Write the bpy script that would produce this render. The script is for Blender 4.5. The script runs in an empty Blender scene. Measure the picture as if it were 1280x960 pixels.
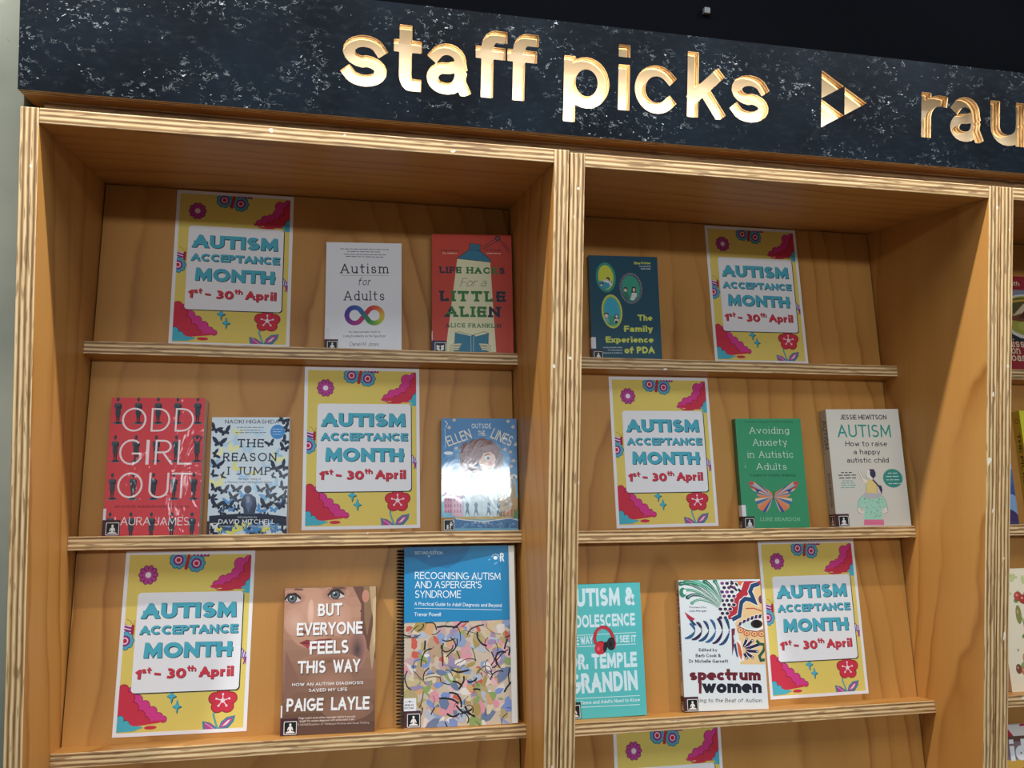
import bpy, bmesh, math, random
from mathutils import Vector, Matrix
from mathutils.geometry import tessellate_polygon

SC = bpy.context.scene
COL = SC.collection
random.seed(7)

# ------------------------------------------------------------------ camera, world, lamps, exposure
Z0 = 2.10                         # height of the bookcase tops above the floor; "unit" heights below are measured from here

cam_data = bpy.data.cameras.new('camera')
cam = bpy.data.objects.new('camera', cam_data)
COL.objects.link(cam)
SC.camera = cam
cam_data.sensor_fit = 'HORIZONTAL'
cam_data.sensor_width = 36.0
cam_data.lens = 29.909
cam_data.clip_start = 0.02
YAW, PITCH, ROLL = 0.20702, 0.01370, -0.01849
_f = Vector((math.sin(YAW) * math.cos(PITCH), math.cos(YAW) * math.cos(PITCH), math.sin(PITCH)))
_r = Vector((math.cos(YAW), -math.sin(YAW), 0))
_d = _f.cross(_r)
_r2 = _r * math.cos(ROLL) + _d * math.sin(ROLL)
_d2 = _d * math.cos(ROLL) - _r * math.sin(ROLL)
_m = Matrix((_r2, -_d2, -_f)).transposed().to_4x4()
_m.translation = Vector((0.44144, -1.31662, Z0 - 0.39664))
cam.matrix_world = _m

SC.view_settings.view_transform = 'Standard'
SC.view_settings.look = 'None'
SC.view_settings.gamma = 1.0
SC.view_settings.use_curve_mapping = False
SC.view_settings.exposure = 0.13

world = bpy.data.worlds.new('world')
SC.world = world
world.use_nodes = True
wb = world.node_tree.nodes['Background']
wb.inputs[0].default_value = (0.88, 0.94, 1.0, 1)
wb.inputs[1].default_value = 0.20


def lamp(name, kind, loc, target, energy, color, **kw):
    d = bpy.data.lights.new(name, kind)
    d.energy = energy
    d.color = color
    for k, v in kw.items():
        setattr(d, k, v)
    o = bpy.data.objects.new(name, d)
    COL.objects.link(o)
    o.location = loc
    o.rotation_euler = (Vector(target) - Vector(loc)).to_track_quat('-Z', 'Y').to_euler()
    return o


# steep track spots just in front of the shelves: they light the fronts of the ledges and the lower rows
for _x, _e in ((-0.38, 92), (0.84, 62), (2.06, 78)):
    lamp('track_spot_light', 'SPOT', (_x, -0.315, Z0 + 1.02), (_x * 0.5 + 0.42, -0.02, Z0 - 0.7), _e, (1.0, 0.96, 0.92),
         spot_size=2.2, spot_blend=0.5, shadow_soft_size=0.022)
# bright bank of ceiling lights across the room
lamp('ceiling_light_bank', 'AREA', (0.6, -5.6, Z0 + 1.10), (0.6, 0, Z0 - 0.3), 80, (0.90, 0.955, 1.0),
     shape='RECTANGLE', size=3.6, size_y=0.25)
# a wide ceiling panel nearer the shelves: it reaches everything below the top shelf
lamp('ceiling_panel_light', 'AREA', (0.75, -1.12, Z0 + 1.28), (0.75, -0.35, Z0 - 0.8), 24, (0.88, 0.95, 1.0),
     shape='RECTANGLE', size=3.0, size_y=0.8)
# a high window far behind the viewer; its daylight shows in the plastic book jackets
lamp('window_light', 'AREA', (0.97, -4.9, Z0 + 0.92), (0.7, 0.15, Z0 - 0.55), 3.2, (0.62, 0.88, 1.0),
     shape='RECTANGLE', size=0.50, size_y=0.55)


# ------------------------------------------------------------------ materials
def lin(c):
    return tuple((v / 12.92 if v <= 0.04045 else ((v + 0.055) / 1.055) ** 2.4) for v in c)


def rgb(h):
    if isinstance(h, tuple):
        return lin(tuple(v / 255 for v in h))
    return lin(tuple(int(h[i:i + 2], 16) / 255 for i in (0, 2, 4)))


class NT:
    """small node-tree writer"""

    def __init__(self, name):
        self.m = bpy.data.materials.new(name)
        self.m.use_nodes = True
        self.t = self.m.node_tree
        self.b = self.t.nodes['Principled BSDF']

    def n(self, kind, props=None, **ins):
        nd = self.t.nodes.new('ShaderNode' + kind)
        for k, v in (props or {}).items():
            setattr(nd, k, v)
        for k, v in ins.items():
            key = int(k[1:]) if k[0] == '_' and k[1:].isdigit() else k.replace('_', ' ')
            self.set(nd.inputs[key], v)
        return nd

    def set(self, sock, v):
        if hasattr(v, 'outputs'):
            v = v.outputs[0]
        if isinstance(v, bpy.types.NodeSocket):
            self.t.links.new(v, sock)
        else:
            if isinstance(v, tuple) and len(v) == 3 and sock.type == 'RGBA':
                v = v + (1,)
            sock.default_value = v

    def math(self, op, a, b=0.0):
        return self.n('Math', {'operation': op}, _0=a, _1=b)

    def ramp(self, fac, stops):
        r = self.n('ValToRGB', Fac=fac)
        el = r.color_ramp.elements
        while len(el) < len(stops):
            el.new(0.5)
        for e, (p, c) in zip(el, stops):
            e.position = p
            e.color = tuple(c) + (1,)
        return r

    def mix(self, f, a, b, mode='MIX'):
        x = self.n('MixRGB', {'blend_type': mode})
        self.set(x.inputs[0], f)
        self.set(x.inputs[1], a)
        self.set(x.inputs[2], b)
        return x

    def scaled(self, v, sc):
        return self.n('VectorMath', {'operation': 'MULTIPLY'}, _0=v, _1=sc)

    def coords(self):
        tc = self.n('TexCoord')
        oi = self.n('ObjectInfo')
        off = self.n('VectorMath', {'operation': 'SCALE'}, _0=(7.3, 3.1, 5.7), Scale=oi.outputs['Random'])
        return self.n('VectorMath', {'operation': 'ADD'}, _0=tc.outputs['Object'], _1=off)

    def done(self, color, rough=0.5, **kw):
        self.set(self.b.inputs['Base Color'], color)
        self.set(self.b.inputs['Roughness'], rough)
        for k, v in kw.items():
            self.set(self.b.inputs[k.replace('_', ' ')], v)
        return self.m

    def bump(self, h, strength, dist):
        b = self.n('Bump', Height=h, Strength=strength, Distance=dist)
        self.set(self.b.inputs['Normal'], b)


def pine_face():
    t = NT('pine_plywood_face')
    c = t.coords()
    sep = t.n('SeparateXYZ', Vector=c)
    low = t.n('TexNoise', {'noise_dimensions': '3D'}, Vector=t.scaled(c, (0.75, 2.6, 2.6)), Scale=1.0, Detail=1.0, Roughness=0.4)
    wob = t.n('TexNoise', {}, Vector=t.scaled(c, (8.0, 12.0, 12.0)), Scale=1.0, Detail=2.0)
    p = t.math('ADD', t.math('MULTIPLY', sep.outputs[1], 12.0), t.math('MULTIPLY', low, 9.0))
    p = t.math('ADD', p, t.math('MULTIPLY', wob, 0.5))
    fr = t.math('FRACT', p)
    ring = t.ramp(fr, [(0.0, (0.05, 0.05, 0.05)), (0.55, (0.16, 0.16, 0.16)), (0.80, (0.55, 0.55, 0.55)), (0.90, (1, 1, 1)), (0.96, (0.3, 0.3, 0.3)), (1.0, (0.05, 0.05, 0.05))])
    fib = t.n('TexNoise', {}, Vector=t.scaled(c, (5.0, 240.0, 240.0)), Scale=1.0, Detail=3.0)
    tone = t.n('TexNoise', {}, Vector=t.scaled(c, (1.0, 7.0, 7.0)), Scale=1.3, Detail=2.0)
    base = t.mix(tone, rgb('b47c3a'), rgb('d09d57'))
    vary = t.ramp(t.n('TexNoise', {}, Vector=t.scaled(c, (1.6, 6.0, 6.0)), Scale=1.7, Detail=1.0), [(0.32, (0.18, 0.18, 0.18)), (0.66, (0.95, 0.95, 0.95))])
    col = t.mix(t.math('MULTIPLY', ring, t.math('MULTIPLY', vary, 0.85)), base, rgb('8e561e'))
    col = t.mix(t.math('MULTIPLY', fib, 0.25), col, rgb('a56d30'))
    return t.done(col, 0.42, Specular_IOR_Level=0.28)


def ply_edge():
    t = NT('plywood_layered_edge')
    c = t.coords()
    tc = t.n('TexCoord')
    loc = t.n('SeparateXYZ', Vector=tc.outputs['Object'])
    wav = t.n('TexNoise', {}, Vector=t.scaled(c, (7.0, 3.0, 3.0)), Scale=1.0, Detail=1.0)
    z = t.math('ADD', loc.outputs[2], t.math('MULTIPLY', wav, 0.0030))
    s = t.math('SINE', t.math('MULTIPLY', z, 2 * math.pi / 0.0074))
    s = t.math('ADD', t.math('MULTIPLY', s, 0.5), 0.5)
    st = t.n('TexNoise', {}, Vector=t.scaled(c, (9.0, 30.0, 300.0)), Scale=1.0, Detail=3.0, Roughness=0.6)
    v = t.math('ADD', t.math('MULTIPLY', s, 0.55), t.math('MULTIPLY', st, 0.75))
    col = t.ramp(v, [(0.34, rgb('7a5630')), (0.52, rgb('a98254')), (0.68, rgb('c9a672')), (0.92, rgb('e6cc9c'))])
    dash = t.n('TexNoise', {}, Vector=t.scaled(c, (26.0, 60.0, 330.0)), Scale=1.0, Detail=1.0)
    dk = t.ramp(dash, [(0.57, (0, 0, 0)), (0.66, (1, 1, 1))])
    col = t.mix(t.math('MULTIPLY', dk, 0.6), col, rgb('6a4826'))
    chip = t.n('TexNoise', {}, Vector=t.scaled(c, (55.0, 90.0, 90.0)), Scale=1.0, Detail=0.0)
    ck = t.ramp(chip, [(0.835, (0, 0, 0)), (0.86, (1, 1, 1))])
    col = t.mix(ck, col, rgb('eee4d2'))
    t.bump(st, 0.25, 0.0006)
    return t.done(col, 0.55)


def slate_face():
    t = NT('mottled_dark_slate_laminate')
    c = t.coords()
    big = t.n('TexNoise', {}, Vector=t.scaled(c, (7, 7, 7)), Scale=1.0, Detail=3.0)
    base = t.ramp(big, [(0.35, rgb('060c13')), (0.65, rgb('0f1923'))])
    gate = t.n('TexNoise', {}, Vector=t.scaled(c, (11, 15, 11)), Scale=1.0, Detail=4.0, Roughness=0.65)
    gt = t.ramp(gate, [(0.46, (0, 0, 0)), (0.66, (1, 1, 1))])
    sp = t.n('TexNoise', {}, Vector=t.scaled(c, (150, 260, 150)), Scale=1.0, Detail=2.5, Roughness=0.55, Distortion=0.7)
    thr = t.math('SUBTRACT', 0.765, t.math('MULTIPLY', gt, 0.12))
    k = t.math('MULTIPLY', t.math('SUBTRACT', sp, thr), 22.0)
    k = t.math('MINIMUM', t.math('MAXIMUM', k, 0.0), 1.0)
    vein = t.n('TexNoise', {}, Vector=t.scaled(c, (42, 60, 42)), Scale=1.0, Detail=6.0, Roughness=0.66, Distortion=0.4)
    dist = t.math('ABSOLUTE', t.math('SUBTRACT', vein, 0.5))
    line = t.ramp(dist, [(0.0, (0.8, 0.8, 0.8)), (0.006, (0.5, 0.5, 0.5)), (0.012, (0, 0, 0))])
    brk = t.ramp(t.n('TexNoise', {}, Vector=t.scaled(c, (70, 90, 70)), Scale=1.0, Detail=2.0), [(0.52, (0, 0, 0)), (0.60, (1, 1, 1))])
    k2 = t.math('MULTIPLY', t.math('MULTIPLY', line, gt), brk)
    k = t.math('MAXIMUM', k, k2)
    mid = t.n('TexNoise', {}, Vector=t.scaled(c, (60, 120, 60)), Scale=1.0, Detail=4.0)
    mk = t.ramp(mid, [(0.5, (0, 0, 0)), (0.8, (0.13, 0.13, 0.13))])
    col = t.mix(mk, base, rgb('3c4850'))
    col = t.mix(k, col, rgb('bcc6c8'))
    return t.done(col, 0.6, Specular_IOR_Level=0.07)


def concrete():
    t = NT('raw_grey_concrete')
    c = t.coords()
    a = t.n('TexNoise', {}, Vector=c, Scale=3.0, Detail=5.0)
    b = t.n('TexNoise', {}, Vector=c, Scale=60.0, Detail=3.0)
    col = t.ramp(a, [(0.3, rgb('70766a')), (0.7, rgb('a2a494'))])
    pit = t.ramp(b, [(0.68, (0, 0, 0)), (0.74, (1, 1, 1))])
    col = t.mix(t.math('MULTIPLY', pit, 0.3), col, rgb('505654'))
    return t.done(col, 0.8)


def plain(name, c, rough=0.5, **kw):
    return NT(name).done(rgb(c), rough, **kw)


def printed(name, rough, coat, spec=0.35, crinkle=0.0):
    t = NT(name)
    at = t.n('Attribute', {'attribute_name': 'ink'})
    if crinkle:
        c = t.coords()
        a = t.n('TexNoise', {}, Vector=t.scaled(c, (26, 14, 26)), Scale=1.0, Detail=3.0, Roughness=0.6, Distortion=0.8)
        b = t.n('Bump', Height=a, Strength=crinkle, Distance=0.004)
        t.set(t.b.inputs['Coat Normal'], b)
    return t.done(at.outputs['Color'], rough, Coat_Weight=coat, Coat_Roughness=0.06, Specular_IOR_Level=spec)


M_FACE = pine_face()
M_EDGE = ply_edge()
M_SLATE = slate_face()
M_CONC = concrete()
M_BLACK = plain('black_paint', '07080b', 1.0, Specular_IOR_Level=0.0)
M_FLOOR = plain('grey_vinyl_floor', '6c6a66', 0.5)
M_WARM = plain('warm_white_acrylic', 'f3e6cf', 0.5)
M_GREY = plain('grey_plastic', '34383c', 0.6)
M_LABEL = plain('white_paper', 'e8e8e4', 0.6)
M_COIL = plain('black_plastic_coil', '0c0d10', 0.3)
M_PRINT = printed('printed_card_cover', 0.45, 0.06)
M_JACKET = printed('printed_cover_in_clear_plastic', 0.4, 1.0, 0.3, 0.07)
M_FILM = printed('printed_cover_under_film', 0.4, 0.30, 0.3, 0.5)
M_PAPER = printed('matte_printed_paper', 0.65, 0.0, 0.25)


def page_mat():
    t = NT('stacked_page_edges')
    c = t.coords()
    a = t.n('TexNoise', {}, Vector=t.scaled(c, (4, 4, 1800)), Scale=1.0, Detail=1.0)
    return t.done(t.ramp(a, [(0.3, rgb('b9ad93')), (0.7, rgb('e4dac4'))]), 0.8)


M_PAGES = page_mat()


# ------------------------------------------------------------------ object helpers
def tag(o, label=None, cat=None, group=None, kind=None):
    for k, v in (('label', label), ('category', cat), ('group', group), ('kind', kind)):
        if v:
            o[k] = v
    return o


def empty(name, mat):
    o = bpy.data.objects.new(name, None)
    COL.objects.link(o)
    o.empty_display_size = 0.02
    o.matrix_world = mat
    return o


def link_mesh(name, me, parent=None, world=None, local=None):
    o = bpy.data.objects.new(name, me)
    COL.objects.link(o)
    if parent is not None:
        o.parent = parent
        if local is not None:
            o.matrix_basis = local
        elif world is not None:
            o.matrix_basis = parent.matrix_world.inverted() @ world
    elif world is not None:
        o.matrix_world = world
    return o


def box_mesh(name, sx, sy, sz, face, edge=None, bevel=0.0012, face_axis=2):
    """box from the origin to (sx, sy, sz); the two sides across face_axis show the veneer, the others the layered edge"""
    bm = bmesh.new()
    bmesh.ops.create_cube(bm, size=1.0)
    for v in bm.verts:
        v.co = Vector(((v.co.x + .5) * sx, (v.co.y + .5) * sy, (v.co.z + .5) * sz))
    if bevel:
        bmesh.ops.bevel(bm, geom=bm.edges[:], offset=bevel, segments=2, affect='EDGES', profile=0.5)
    bm.normal_update()
    me = bpy.data.meshes.new(name)
    me.materials.append(face)
    if edge:
        me.materials.append(edge)
        for f in bm.faces:
            if abs(f.normal[face_axis]) < 0.9:
                f.material_index = 1
    bm.to_mesh(me)
    bm.free()
    return me


def basis(o, x, y, z):
    m = Matrix((x, y, z)).transposed().to_4x4()
    m.translation = o
    return m


# ------------------------------------------------------------------ a stroked alphabet for everything that is printed or cut
def arc(cx, cy, rx, ry, a0, a1, n=None):
    n = n or max(3, int(abs(a1 - a0) / 18))
    return [(cx + rx * math.cos(math.radians(a0 + (a1 - a0) * i / n)), cy + ry * math.sin(math.radians(a0 + (a1 - a0) * i / n)))
            for i in range(n + 1)]


X = 0.70      # x-height
G = {
    ' ': (0.30, []),
    'A': (.72, [[(0, 0), (.36, 1), (.72, 0)], [(.13, .34), (.59, .34)]]),
    'B': (.56, [[(.30, .53), (0, .53)], [(0, 0), (0, 1), (.27, 1)] + arc(.27, .765, .235, .235, 90, -90)[1:] , [(.27, .53)] + arc(.29, .265, .27, .265, 90, -90) + [(0, 0)]]),
    'C': (.74, [arc(.43, .5, .43, .5, 48, 312)]),
    'D': (.68, [[(0, 0), (0, 1), (.26, 1)] + arc(.26, .5, .42, .5, 90, -90)[1:] + [(0, 0)]]),
    'E': (.50, [[(.50, 1), (0, 1), (0, 0), (.50, 0)], [(0, .52), (.45, .52)]]),
    'F': (.48, [[(.48, 1), (0, 1), (0, 0)], [(0, .50), (.43, .50)]]),
    'G': (.78, [arc(.43, .5, .43, .5, 50, 330) + [(.80, .44), (.50, .44)]]),
    'H': (.66, [[(0, 0), (0, 1)], [(.66, 0), (.66, 1)], [(0, .52), (.66, .52)]]),
    'I': (.0, [[(0, 0), (0, 1)]]),
    'J': (.40, [[(.40, 1), (.40, .24)] + arc(.18, .24, .22, .24, 0, -150)[1:]]),
    'K': (.60, [[(0, 0), (0, 1)], [(.58, 1), (0, .38)], [(.20, .58), (.60, 0)]]),
    'L': (.46, [[(0, 1), (0, 0), (.46, 0)]]),
    'M': (.82, [[(0, 0), (.04, 1), (.41, .18), (.78, 1), (.82, 0)]]),
    'N': (.68, [[(0, 0), (0, 1), (.68, 0), (.68, 1)]]),
    'O': (.86, [arc(.43, .5, .43, .5, 90, 450, 28)]),
    'P': (.54, [[(0, 0), (0, 1), (.27, 1)] + arc(.27, .73, .27, .27, 90, -90)[1:] + [(0, .46)]]),
    'Q': (.86, [arc(.43, .5, .43, .5, 90, 450, 28), [(.52, .28), (.84, -.06)]]),
    'R': (.58, [[(0, 0), (0, 1), (.27, 1)] + arc(.27, .745, .255, .255, 90, -90)[1:] + [(0, .49)], [(.26, .49), (.58, 0)]]),
    'S': (.56, [arc(.29, .745, .25, .255, 40, 265) + arc(.28, .25, .28, .25, 85, -145)]),
    'T': (.62, [[(0, 1), (.62, 1)], [(.31, 1), (.31, 0)]]),
    'U': (.64, [[(0, 1), (0, .32)] + arc(.32, .32, .32, .32, 180, 360)[1:] + [(.64, 1)]]),
    'V': (.68, [[(0, 1), (.34, 0), (.68, 1)]]),
    'W': (.98, [[(0, 1), (.25, 0), (.49, .86), (.73, 0), (.98, 1)]]),
    'X': (.62, [[(0, 0), (.62, 1)], [(0, 1), (.62, 0)]]),
    'Y': (.62, [[(0, 1), (.31, .46), (.62, 1)], [(.31, .46), (.31, 0)]]),
    'Z': (.60, [[(0, 1), (.60, 1), (0, 0), (.60, 0)]]),
    'a': (.47, [arc(.24, .46, .22, .24, 150, 0) + [(.46, 0)], [(.46, .40), (.24, .40)] + arc(.24, .20, .24, .20, 90, 270)[1:] + [(.30, 0), (.46, .16)]]),
    'b': (.50, [[(0, 0), (0, 1)], arc(.25, .35, .25, .35, 180, -180, 20)]),
    'c': (.46, [arc(.28, .35, .28, .35, 48, 312)]),
    'd': (.50, [[(.50, 0), (.50, 1)], arc(.25, .35, .25, .35, 0, 360, 20)]),
    'e': (.52, [[(.02, .37), (.53, .37)] + arc(.27, .35, .26, .35, 5, 308)]),
    'f': (.40, [[(.12, 0), (.12, .76)] + arc(.34, .76, .22, .24, 180, 90)[1:] + [(.40, 1)], [(0, X), (.36, X)]]),
    'g': (.50, [arc(.25, .35, .25, .35, 0, 360, 20), [(.50, X), (.50, -.05)] + arc(.25, -.05, .25, .20, 0, -150)[1:]]),
    'h': (.48, [[(0, 0), (0, 1)], [(0, .42)] + arc(.24, .44, .24, .26, 180, 0) + [(.48, 0)]]),
    'i': (.0, [[(0, 0), (0, X)], [(0, .92), (0, 1)]]),
    'j': (.10, [[(.10, X), (.10, -.10)] + arc(-.04, -.10, .14, .15, 0, -100)[1:], [(.10, .92), (.10, 1)]]),
    'k': (.45, [[(0, 0), (0, 1)], [(.43, X), (0, .26)], [(.17, .43), (.45, 0)]]),
    'l': (.0, [[(0, 0), (0, 1)]]),
    'm': (.80, [[(0, 0), (0, X)], [(0, .44)] + arc(.20, .46, .20, .24, 180, 0) + [(.40, 0)], [(.40, .44)] + arc(.60, .46, .20, .24, 180, 0) + [(.80, 0)]]),
    'n': (.48, [[(0, 0), (0, X)], [(0, .42)] + arc(.24, .44, .24, .26, 180, 0) + [(.48, 0)]]),
    'o': (.54, [arc(.27, .35, .27, .35, 90, 450, 22)]),
    'p': (.50, [[(0, -.25), (0, X)], arc(.25, .35, .25, .35, 180, -180, 20)]),
    'q': (.50, [[(.50, -.25), (.50, X)], arc(.25, .35, .25, .35, 0, 360, 20)]),
    'r': (.30, [[(0, 0), (0, X)], [(0, .40)] + arc(.26, .40, .26, .30, 180, 75)]),
    's': (.42, [arc(.21, .52, .19, .18, 35, 262) + arc(.21, .175, .21, .175, 82, -145)]),
    't': (.32, [[(.12, .94), (.12, .18)] + arc(.28, .18, .16, .18, 180, 285)[1:], [(0, X), (.31, X)]]),
    'u': (.48, [[(0, X), (0, .26)] + arc(.24, .26, .24, .26, 180, 360)[1:], [(.48, X), (.48, 0)]]),
    'v': (.48, [[(0, X), (.24, 0), (.48, X)]]),
    'w': (.74, [[(0, X), (.19, 0), (.37, .60), (.55, 0), (.74, X)]]),
    'x': (.46, [[(0, 0), (.46, X)], [(0, X), (.46, 0)]]),
    'y': (.48, [[(0, X), (.25, .02)], [(.48, X), (.17, -.25)]]),
    'z': (.44, [[(0, X), (.44, X), (0, 0), (.44, 0)]]),
    '0': (.60, [arc(.30, .5, .30, .5, 90, 450, 24)]),
    '1': (.22, [[(0, .78), (.22, 1), (.22, 0)]]),
    '2': (.52, [arc(.26, .74, .26, .26, 170, -35) + [(0, 0), (.52, 0)]]),
    '3': (.60, [arc(.29, .75, .27, .25, 120, -88), arc(.28, .26, .32, .26, 88, -125)]),
    '5': (.5, [[(.46, 1), (.08, 1), (.04, .56)] + arc(.23, .31, .27, .31, 125, -150)]),
    '8': (.52, [arc(.26, .76, .23, .24, 90, 450, 20), arc(.26, .27, .26, .27, 90, 450, 20)]),
    '&': (.66, [[(.66, .0), (.17, .72)] + arc(.30, .81, .18, .19, 200, -20) + [(.10, .36)] + arc(.26, .23, .25, .23, 140, 330) + [(.64, .44)]]),
    '-': (.30, [[(0, .38), (.30, .38)]]),
    '.': (.0, [[(0, 0), (0, .05)]]),
    ',': (.05, [[(.05, .06), (0, -.14)]]),
    "'": (.0, [[(0, .80), (0, 1)]]),
}


def clip_poly(p, lo, hi):
    for sgn, lim in ((1, lo), (-1, -hi)):
        out = []
        for i in range(len(p)):
            a, b = p[i - 1], p[i]
            ia, ib = sgn * a[1] >= lim, sgn * b[1] >= lim
            if ia != ib:
                k = (sgn * lim - a[1]) / (b[1] - a[1])
                q = (a[0] + (b[0] - a[0]) * k, sgn * lim)
                if ia:
                    out.append(q)
                else:
                    out += [q]
            if ib:
                out.append(b)
        p = out
        if len(p) < 3:
            return []
    return p


def stroke(pts, h, ext=0.0, lo=-1e9, hi=1e9):
    """convex pieces covering a polyline drawn with a pen of half-width h"""
    P = [p for i, p in enumerate(pts) if i == 0 or math.dist(p, pts[i - 1]) > 1e-6]
    if len(P) < 2:
        return []
    closed = math.dist(P[0], P[-1]) < 1e-6
    out, D = [], []
    n = len(P) - 1
    for i in range(n):
        l = math.dist(P[i], P[i + 1])
        D.append(((P[i + 1][0] - P[i][0]) / l, (P[i + 1][1] - P[i][1]) / l))
    e0 = ext if math.dist(P[0], P[1]) > 0.24 or n < 3 else ext * 0.12
    e1 = ext if math.dist(P[-1], P[-2]) > 0.24 or n < 3 else ext * 0.12
    for i in range(n):
        a, b, d = P[i], P[i + 1], D[i]
        if not closed and i == 0:
            a = (a[0] - d[0] * e0, a[1] - d[1] * e0)
        if not closed and i == n - 1:
            b = (b[0] + d[0] * e1, b[1] + d[1] * e1)
        q = (-d[1] * h, d[0] * h)
        out.append([(a[0] - q[0], a[1] - q[1]), (b[0] - q[0], b[1] - q[1]), (b[0] + q[0], b[1] + q[1]), (a[0] + q[0], a[1] + q[1])])
    for i in range(n if closed else n - 1):
        d0, d1, p = D[i], D[(i + 1) % n], P[i + 1]
        cr = d0[0] * d1[1] - d0[1] * d1[0]
        dt = d0[0] * d1[0] + d0[1] * d1[1]
        if abs(cr) < 1e-3:
            continue
        s = -1 if cr > 0 else 1
        a = (p[0] - d0[1] * h * s, p[1] + d0[0] * h * s)
        b = (p[0] - d1[1] * h * s, p[1] + d1[0] * h * s)
        m = (a[0] + b[0] - 2 * p[0], a[1] + b[1] - 2 * p[1])
        ml = math.hypot(*m)
        co = math.sqrt(max(0.0, (1 + dt) / 2))
        if ml > 1e-9 and co > 0.22:
            k = h / co / ml
            out.append([p, a, (p[0] + m[0] * k, p[1] + m[1] * k), b])
        else:
            out.append([p, a, b])
    res = []
    for q in out:
        c = clip_poly(q, lo, hi) if lo > -1e8 or hi < 1e8 else q
        if len(c) >= 3:
            res.append(c)
    return res


def glyph(ch, sw, serif=0.0):
    """pieces of one letter with cap height 1 and pen width sw; returns (advance width, pieces)"""
    w, strokes = G.get(ch, G['-'])
    h = sw / 2
    if ch in 'i':
        d = min(sw, 0.2)
        return sw, [[(0, 0), (sw, 0), (sw, X), (0, X)], [(0, 1 - d), (sw, 1 - d), (sw, 1), (0, 1)]] + \
            ([[(-serif, 0), (sw + serif, 0), (sw + serif, sw * .84), (-serif, sw * .84)], [(-serif, X - sw * .84), (sw, X - sw * .84), (sw, X), (-serif, X)]] if serif else [])
    W = w + sw * (1.0 if w < .1 else 0.75)
    low = ch in 'acegijmnopqrsuvwxyzbdfhklt'
    tall = ch in 'bdfhklijt' or not low

    def my(y):
        anchors = [(-.25, -.25 + h), (0, h)] + ([(X, X - h)] if low else []) + [(1, 1 - h)]
        for (a, fa), (b, fb) in zip(anchors, anchors[1:]):
            if y <= b or b == 1:
                return fa + (fb - fa) * (y - a) / (b - a)

    def mx(x):
        return h + (x / w * (W - sw) if w > 1e-6 else 0)
    lo = -.25 if ch in 'gjpqyQ,' else 0.0
    hi = 1.0 if tall else X
    out = []
    for st in strokes:
        pts = [(mx(x), my(y)) for x, y in st]
        closed = math.dist(pts[0], pts[-1]) < 1e-6
        a, b = st[0], st[1]
        steep = abs(b[1] - a[1]) > 0.3 * abs(b[0] - a[0])
        out += stroke(pts, h, 0 if closed else h * 1.4, lo - 1e-6, hi + 1e-6) if len(st) < 4 or not closed else stroke(pts, h)
        if serif and not closed and ch not in "&-.,'":
            for e, nb in ((0, 1), (-1, -2)):
                p, q = pts[e], pts[nb]
                dx, dy = abs(p[0] - q[0]), abs(p[1] - q[1])
                yy = st[e][1]
                t = sw * 0.42
                if dy > dx * 0.5 and (min(abs(yy - v) for v in (0, 1, X, -.25)) < .02):
                    up = yy > .3
                    yc = p[1] + (h - t if up else -h + t)
                    x0, x1 = p[0] - h - serif, p[0] + h + serif
                    if low and up:
                        x1 = p[0] + h
                    out.append([(x0, yc - t), (x1, yc - t), (x1, yc + t), (x0, yc + t)])
                elif dx >= dy * 0.5 and ch in 'EFTLZCGSzsca':
                    s2 = serif * 0.9
                    dirn = 1 if p[1] < .5 * hi else -1
                    out.append([(p[0] - t, p[1]), (p[0] + t, p[1]), (p[0] + t, p[1] + dirn * (s2 + h)), (p[0] - t, p[1] + dirn * (s2 + h))])
    return W, out


def text_pieces(s, sw, serif=0.0, track=0.10, italic=0.0, cond=1.0):
    """pieces of a line of text, cap height 1, starting at x = 0; returns (width, pieces)"""
    x, out = 0.0, []
    gap = track + serif * 1.3
    for i, ch in enumerate(s):
        W, ps = glyph(ch, sw, serif)
        if ch == ' ':
            x += 0.26 + gap
            continue
        for p in ps:
            out.append([(x + u * cond + italic * v, v) for u, v in p])
        x += W * cond + gap
    return x - gap, out


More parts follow.
